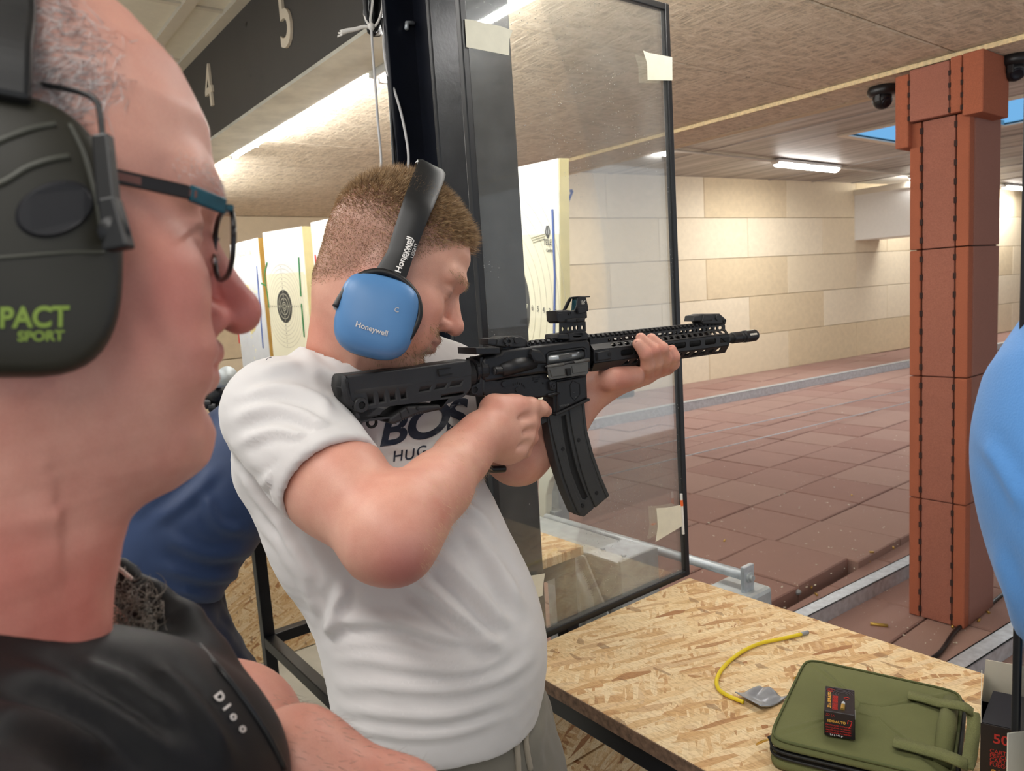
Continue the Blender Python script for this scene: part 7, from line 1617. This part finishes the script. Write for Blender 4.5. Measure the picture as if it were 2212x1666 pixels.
def jtr(P):
    d = chain(P, [(jh-Z0*.07, .185), ((jh*.45+fr1*.55)+np.array([.04, .08, 0]), .115), (fr1, .085)], .05); return smin(d, chain(P, [(jh-Z0*.07, .185), ((jh*.45+fr2*.55)+np.array([.04, .06, 0]), .115), (fr2, .085)], .05), .06)
V, Q = surf_nets(jtr, (pts.min(0)-.3)*np.array([1, 1, 0])+np.array([0, 0, -.0]), pts.max(0)+.3, .012); N = normals(V, Q); V = V+N*(vnoise(V, 30, 31)*.008+vnoise(V, 60, 32)*.004)[:, None]; np_mesh('trousers', V, Q, MT['navyt'], nv)
P = spline([at(x, y, 2.02) for x, y in ((423, 1393), (434, 1383), (445, 1369))], 5); MB().tube(P, [.002+.004*math.sin(3.1*i/(len(P)-1)) for i in range(len(P))], 6).build('reflective_piping', MT['white'], nv, smooth=True)
# spotting scope beside him
sc_ = thing('spotting_scope', 'grey and black spotting scope behind the white shirt shoulder', 'scope', tuple(at(465, 850, 2.3)))
MB().tube([at(452, 826, 2.45), at(478, 820, 2.28), at(492, 812, 2.22)], [.022, .025, .030], 16).build('scope_tube', MT['galv2'], sc_, smooth=True)
MB().tube([at(440, 855, 2.48), at(470, 850, 2.40), at(480, 846, 2.36)], [.030, .034, .026], 14).build('scope_body', MT['blackp'], sc_, smooth=True)
for x, y in ((452, 872), (462, 880), (446, 842)): MB().lathe([(.018, -.012), (.018, .012)], at(x, y, 2.40), C_R, 14).build('scope_knob', MT['blackp'], sc_, bevel=.002)
q_ = at(470, 850, 2.40); MB().cyl(q_, (q_[0], q_[1], ZB), .014, 12).build('scope_post', MT['blackp'], sc_, smooth=True)

# ================================================================= person in the light blue shirt at the right edge
bl = thing('person', 'person in light blue knit shirt cut off by the right edge', 'person', (at(2480, 1300, .95)[0], at(2480, 1300, .95)[1], 0))
def bp3(x, y, d_): return at(x, y, d_)
bc = [(bp3(2640, 560, .64), .06), (bp3(2640, 850, .62), .150), (bp3(2612, 1000, .62), .157), (bp3(2640, 1200, .62), .145), (bp3(2720, 1420, .62), .150)]
b0, b1 = bp3(2720, 1420, .62), bp3(2840, 1750, .64)
BC_ = bc[2][0]
def bsh(q): return BC_+np.array([.05, .165*q, .13])
def bel(q): return BC_+np.array([.10, .20*q, -.14])
def bwr(q): return BC_+np.array([.10, .19*q, -.40])
def bbody(P):
    d = chain(P, [(bp3(2650, 480, .645), .055), (bp3(2650, 600, .64), .058)]+[(p, r_*.85) for p, r_ in bc[1:]], .05); d = smin(d, chain(P, [(b1, .12), (np.array([b1[0]+.05, b1[1]-.03, .5]), .08), (np.array([b1[0]+.05, b1[1]-.03, .05]), .05)], .05), .06)
    for sg_ in (-1, 1): d = smin(d, chain(P, [(bsh(sg_), .045), (bel(sg_), .038), (bwr(sg_), .026), (bwr(sg_)+np.array([-.003, 0, -.025]), .024)], .02), .03)
    return smin(d, rcone(P, b0, b1, .11, .11), .05)
def bshirt_arm(P, d):
    for sg_ in (-1, 1): d = smin(d, chain(P, [(bc[1][0]+Z0*.05, .10), (bsh(sg_), .066), (bsh(sg_)*.4+bel(sg_)*.6, .056)], .03), .04)
    return d
pts = np.array([bp3(2650, 100, .66), b1, bp3(2640, 900, .5), bp3(2640, 900, .8)]); V, Q = surf_nets(bbody, (pts.min(0)-.25)*np.array([1, 1, 0]), pts.max(0)+.25, .016); bparts = [(V, Q, np.tile(SK, (len(V), 1)))]
def bshirt(P): return bshirt_arm(P, smin(chain(P, bc[1:], .06), rcone(P, bp3(2640, 850, .62), bp3(2650, 700, .63), .148, .09), .05))
V, Q = surf_nets(bshirt, pts.min(0)-np.array([.3, .3, .1]), pts.max(0)+.3, .008); V = relax(V, Q, 2); N = normals(V, Q); V = folds(V, N, [([(2120, 950), (2170, 1020), (2212, 1100)], .004, 16), ([(2150, 1180), (2190, 1300), (2212, 1400)], .005, 16)]); np_mesh('blue_shirt', V, Q, MT['blueshirt'], bl)
def btr(P): return smin(rcone(P, b0-Z0*.10, b1, .15, .14), chain(P, [(b1, .14), (np.array([b1[0]+.05, b1[1]-.03, .5]), .10), (np.array([b1[0]+.05, b1[1]-.03, .05]), .08)], .05), .05)
V, Q = surf_nets(btr, (pts.min(0)-.25)*np.array([1, 1, 0]), b0+.3, .014); np_mesh('trousers', V, Q, MT['navyt'], bl)

BH = Fr(bp3(2650, 300, .66)+np.array([.0, 0, .03]), (-1, .15, -.15), (0, 0, 1))
V, Q = surf_nets(lambda L: smin(head_sdf(L), rcone(L, (-.03, 0, -.04), (-.04, 0, -.20), .055, .058), .03), (-.13, -.11, -.22), (.14, .11, .16), .0048); Lb = V.copy(); Nb = normals(V, Q)
bparts.append((BH.w(V), Q, head_colour(Lb, SK, SKr, SKp)))
for sg_ in (-1, 1): bparts.append(hand_parts(bwr(sg_)+np.array([-.004, 0, -.03]), (-.15, 0, -1), (0, sg_, 0), -1))
np_mesh('body', *join_mesh(bparts)[:2], MT['skin'], bl, True, join_mesh(bparts)[2])
wq = hairzone(Lb[Q].mean(1)); pts, qi = sample_surface(BH.w(V), Q, wq+1e-6, 9000); nq = BH.d(Nb)[Q[qi]].mean(1); dd = nq*.6+BH.d(np.tile([-.3, 0, -.4], (len(pts), 1)))+rng.normal(0, .2, nq.shape); dd /= np.linalg.norm(dd, axis=1)[:, None]
hair_mesh('hair', pts, dd, rng.uniform(.008, .02, len(pts)), .0014, MT['hair_brown'], bl)
# ================================================================= deeper grouping: pieces of a part become its children
def regroup(root, spec):
    kids = list(root.children); main = {}
    for m_, pre in spec:
        mo = next((k for k in kids if k.name.split('.')[0] == m_), None)
        if mo is None: continue
        for k in kids:
            if k is not mo and k.parent is root and k.name.split('.')[0] in pre:
                k.parent = mo; k.matrix_parent_inverse = Matrix.Identity(4)
regroup(rifle, [('stock', ('butt_pad', 'adjust_lever', 'lever_rib', 'lever_groove', 'lever_pin', 'sling_loop', 'stock_groove', 'cheek_piece', 'buffer_tube')),
    ('upper_receiver', ('bolt_carrier', 'extractor', 'port_rim', 'assist_housing', 'forward_assist', 'assist_ring', 'case_deflector', 'dust_cover', 'cover_panel', 'cover_latch', 'hinge_pin', 'hinge_sleeve', 'receiver_rail_base', 'charging_handle')),
    ('lower_receiver', ('magwell', 'magwell_lip', 'emblem', 'engraved_text', 'takedown_pin', 'selector', 'selector_mark', 'pin_hole', 'release_fence', 'magazine_release', 'pivot_pin', 'trigger', 'trigger_guard', 'pistol_grip')),
    ('end_plate', ('sling_socket', 'socket_hole', 'castle_nut', 'nut_notch')),
    ('magazine', ('magazine_rib', 'magazine_spine', 'follower_track', 'magazine_screw', 'screw_socket')),
    ('handguard_side', ('handguard_shoulder', 'handguard_wall', 'handguard_lower', 'handguard_top', 'handguard_bottom', 'barrel_clamp', 'barrel_nut')),
    ('muzzle_brake', ('brake_slot',)), ('sight_body', ('mount_base', 'mount_foot', 'mount_core', 'riser', 'sight_clamp', 'clamp_screw', 'sight_hood', 'hood_brace', 'hood_top', 'sight_lens', 'sight_button', 'sight_logo', 'sight_text'))])
regroup(shooter, [('t_shirt', ('shirt_print', 'seam_thread', 'side_seam')), ('trousers', ('drawstring',)), ('body', ('fingernail', 'wrist_band'))])
regroup(onl, [('black_shirt', ('shirt_mark', 'shirt_piping', 'collar_edge'))])
for b_ in [o for o in bpy.data.objects if o.name.split('.')[0] == 'target_board']: regroup(b_, [('paper_target', ('score_ring', 'black_centre', 'score_number', 'printed_logo', 'logo_line', 'logo_mark')), ('torn_sheet', ('shot_hole', 'bullet_hole', 'printed_text'))])
regroup(ks, [('lid', ('piping', 'handle_strap', 'handle_grip', 'edge_roll')), ('lower_shell', ('zip_tape', 'zip_slider', 'zip_pull', 'side_zip'))])
regroup(ab, [('carton', ('printed_text', 'printed_logo', 'printed_ring', 'printed_cartridge', 'printed_bullet'))]); regroup(bb, [('front_wall', ('printed_text', 'inner_flap'))])
regroup(ed, [('headband', ('yoke', 'yoke_pivot', 'printed_text'))]); regroup(em, [('ear_cup', ('battery_pad', 'moulded_edge', 'printed_text'))])
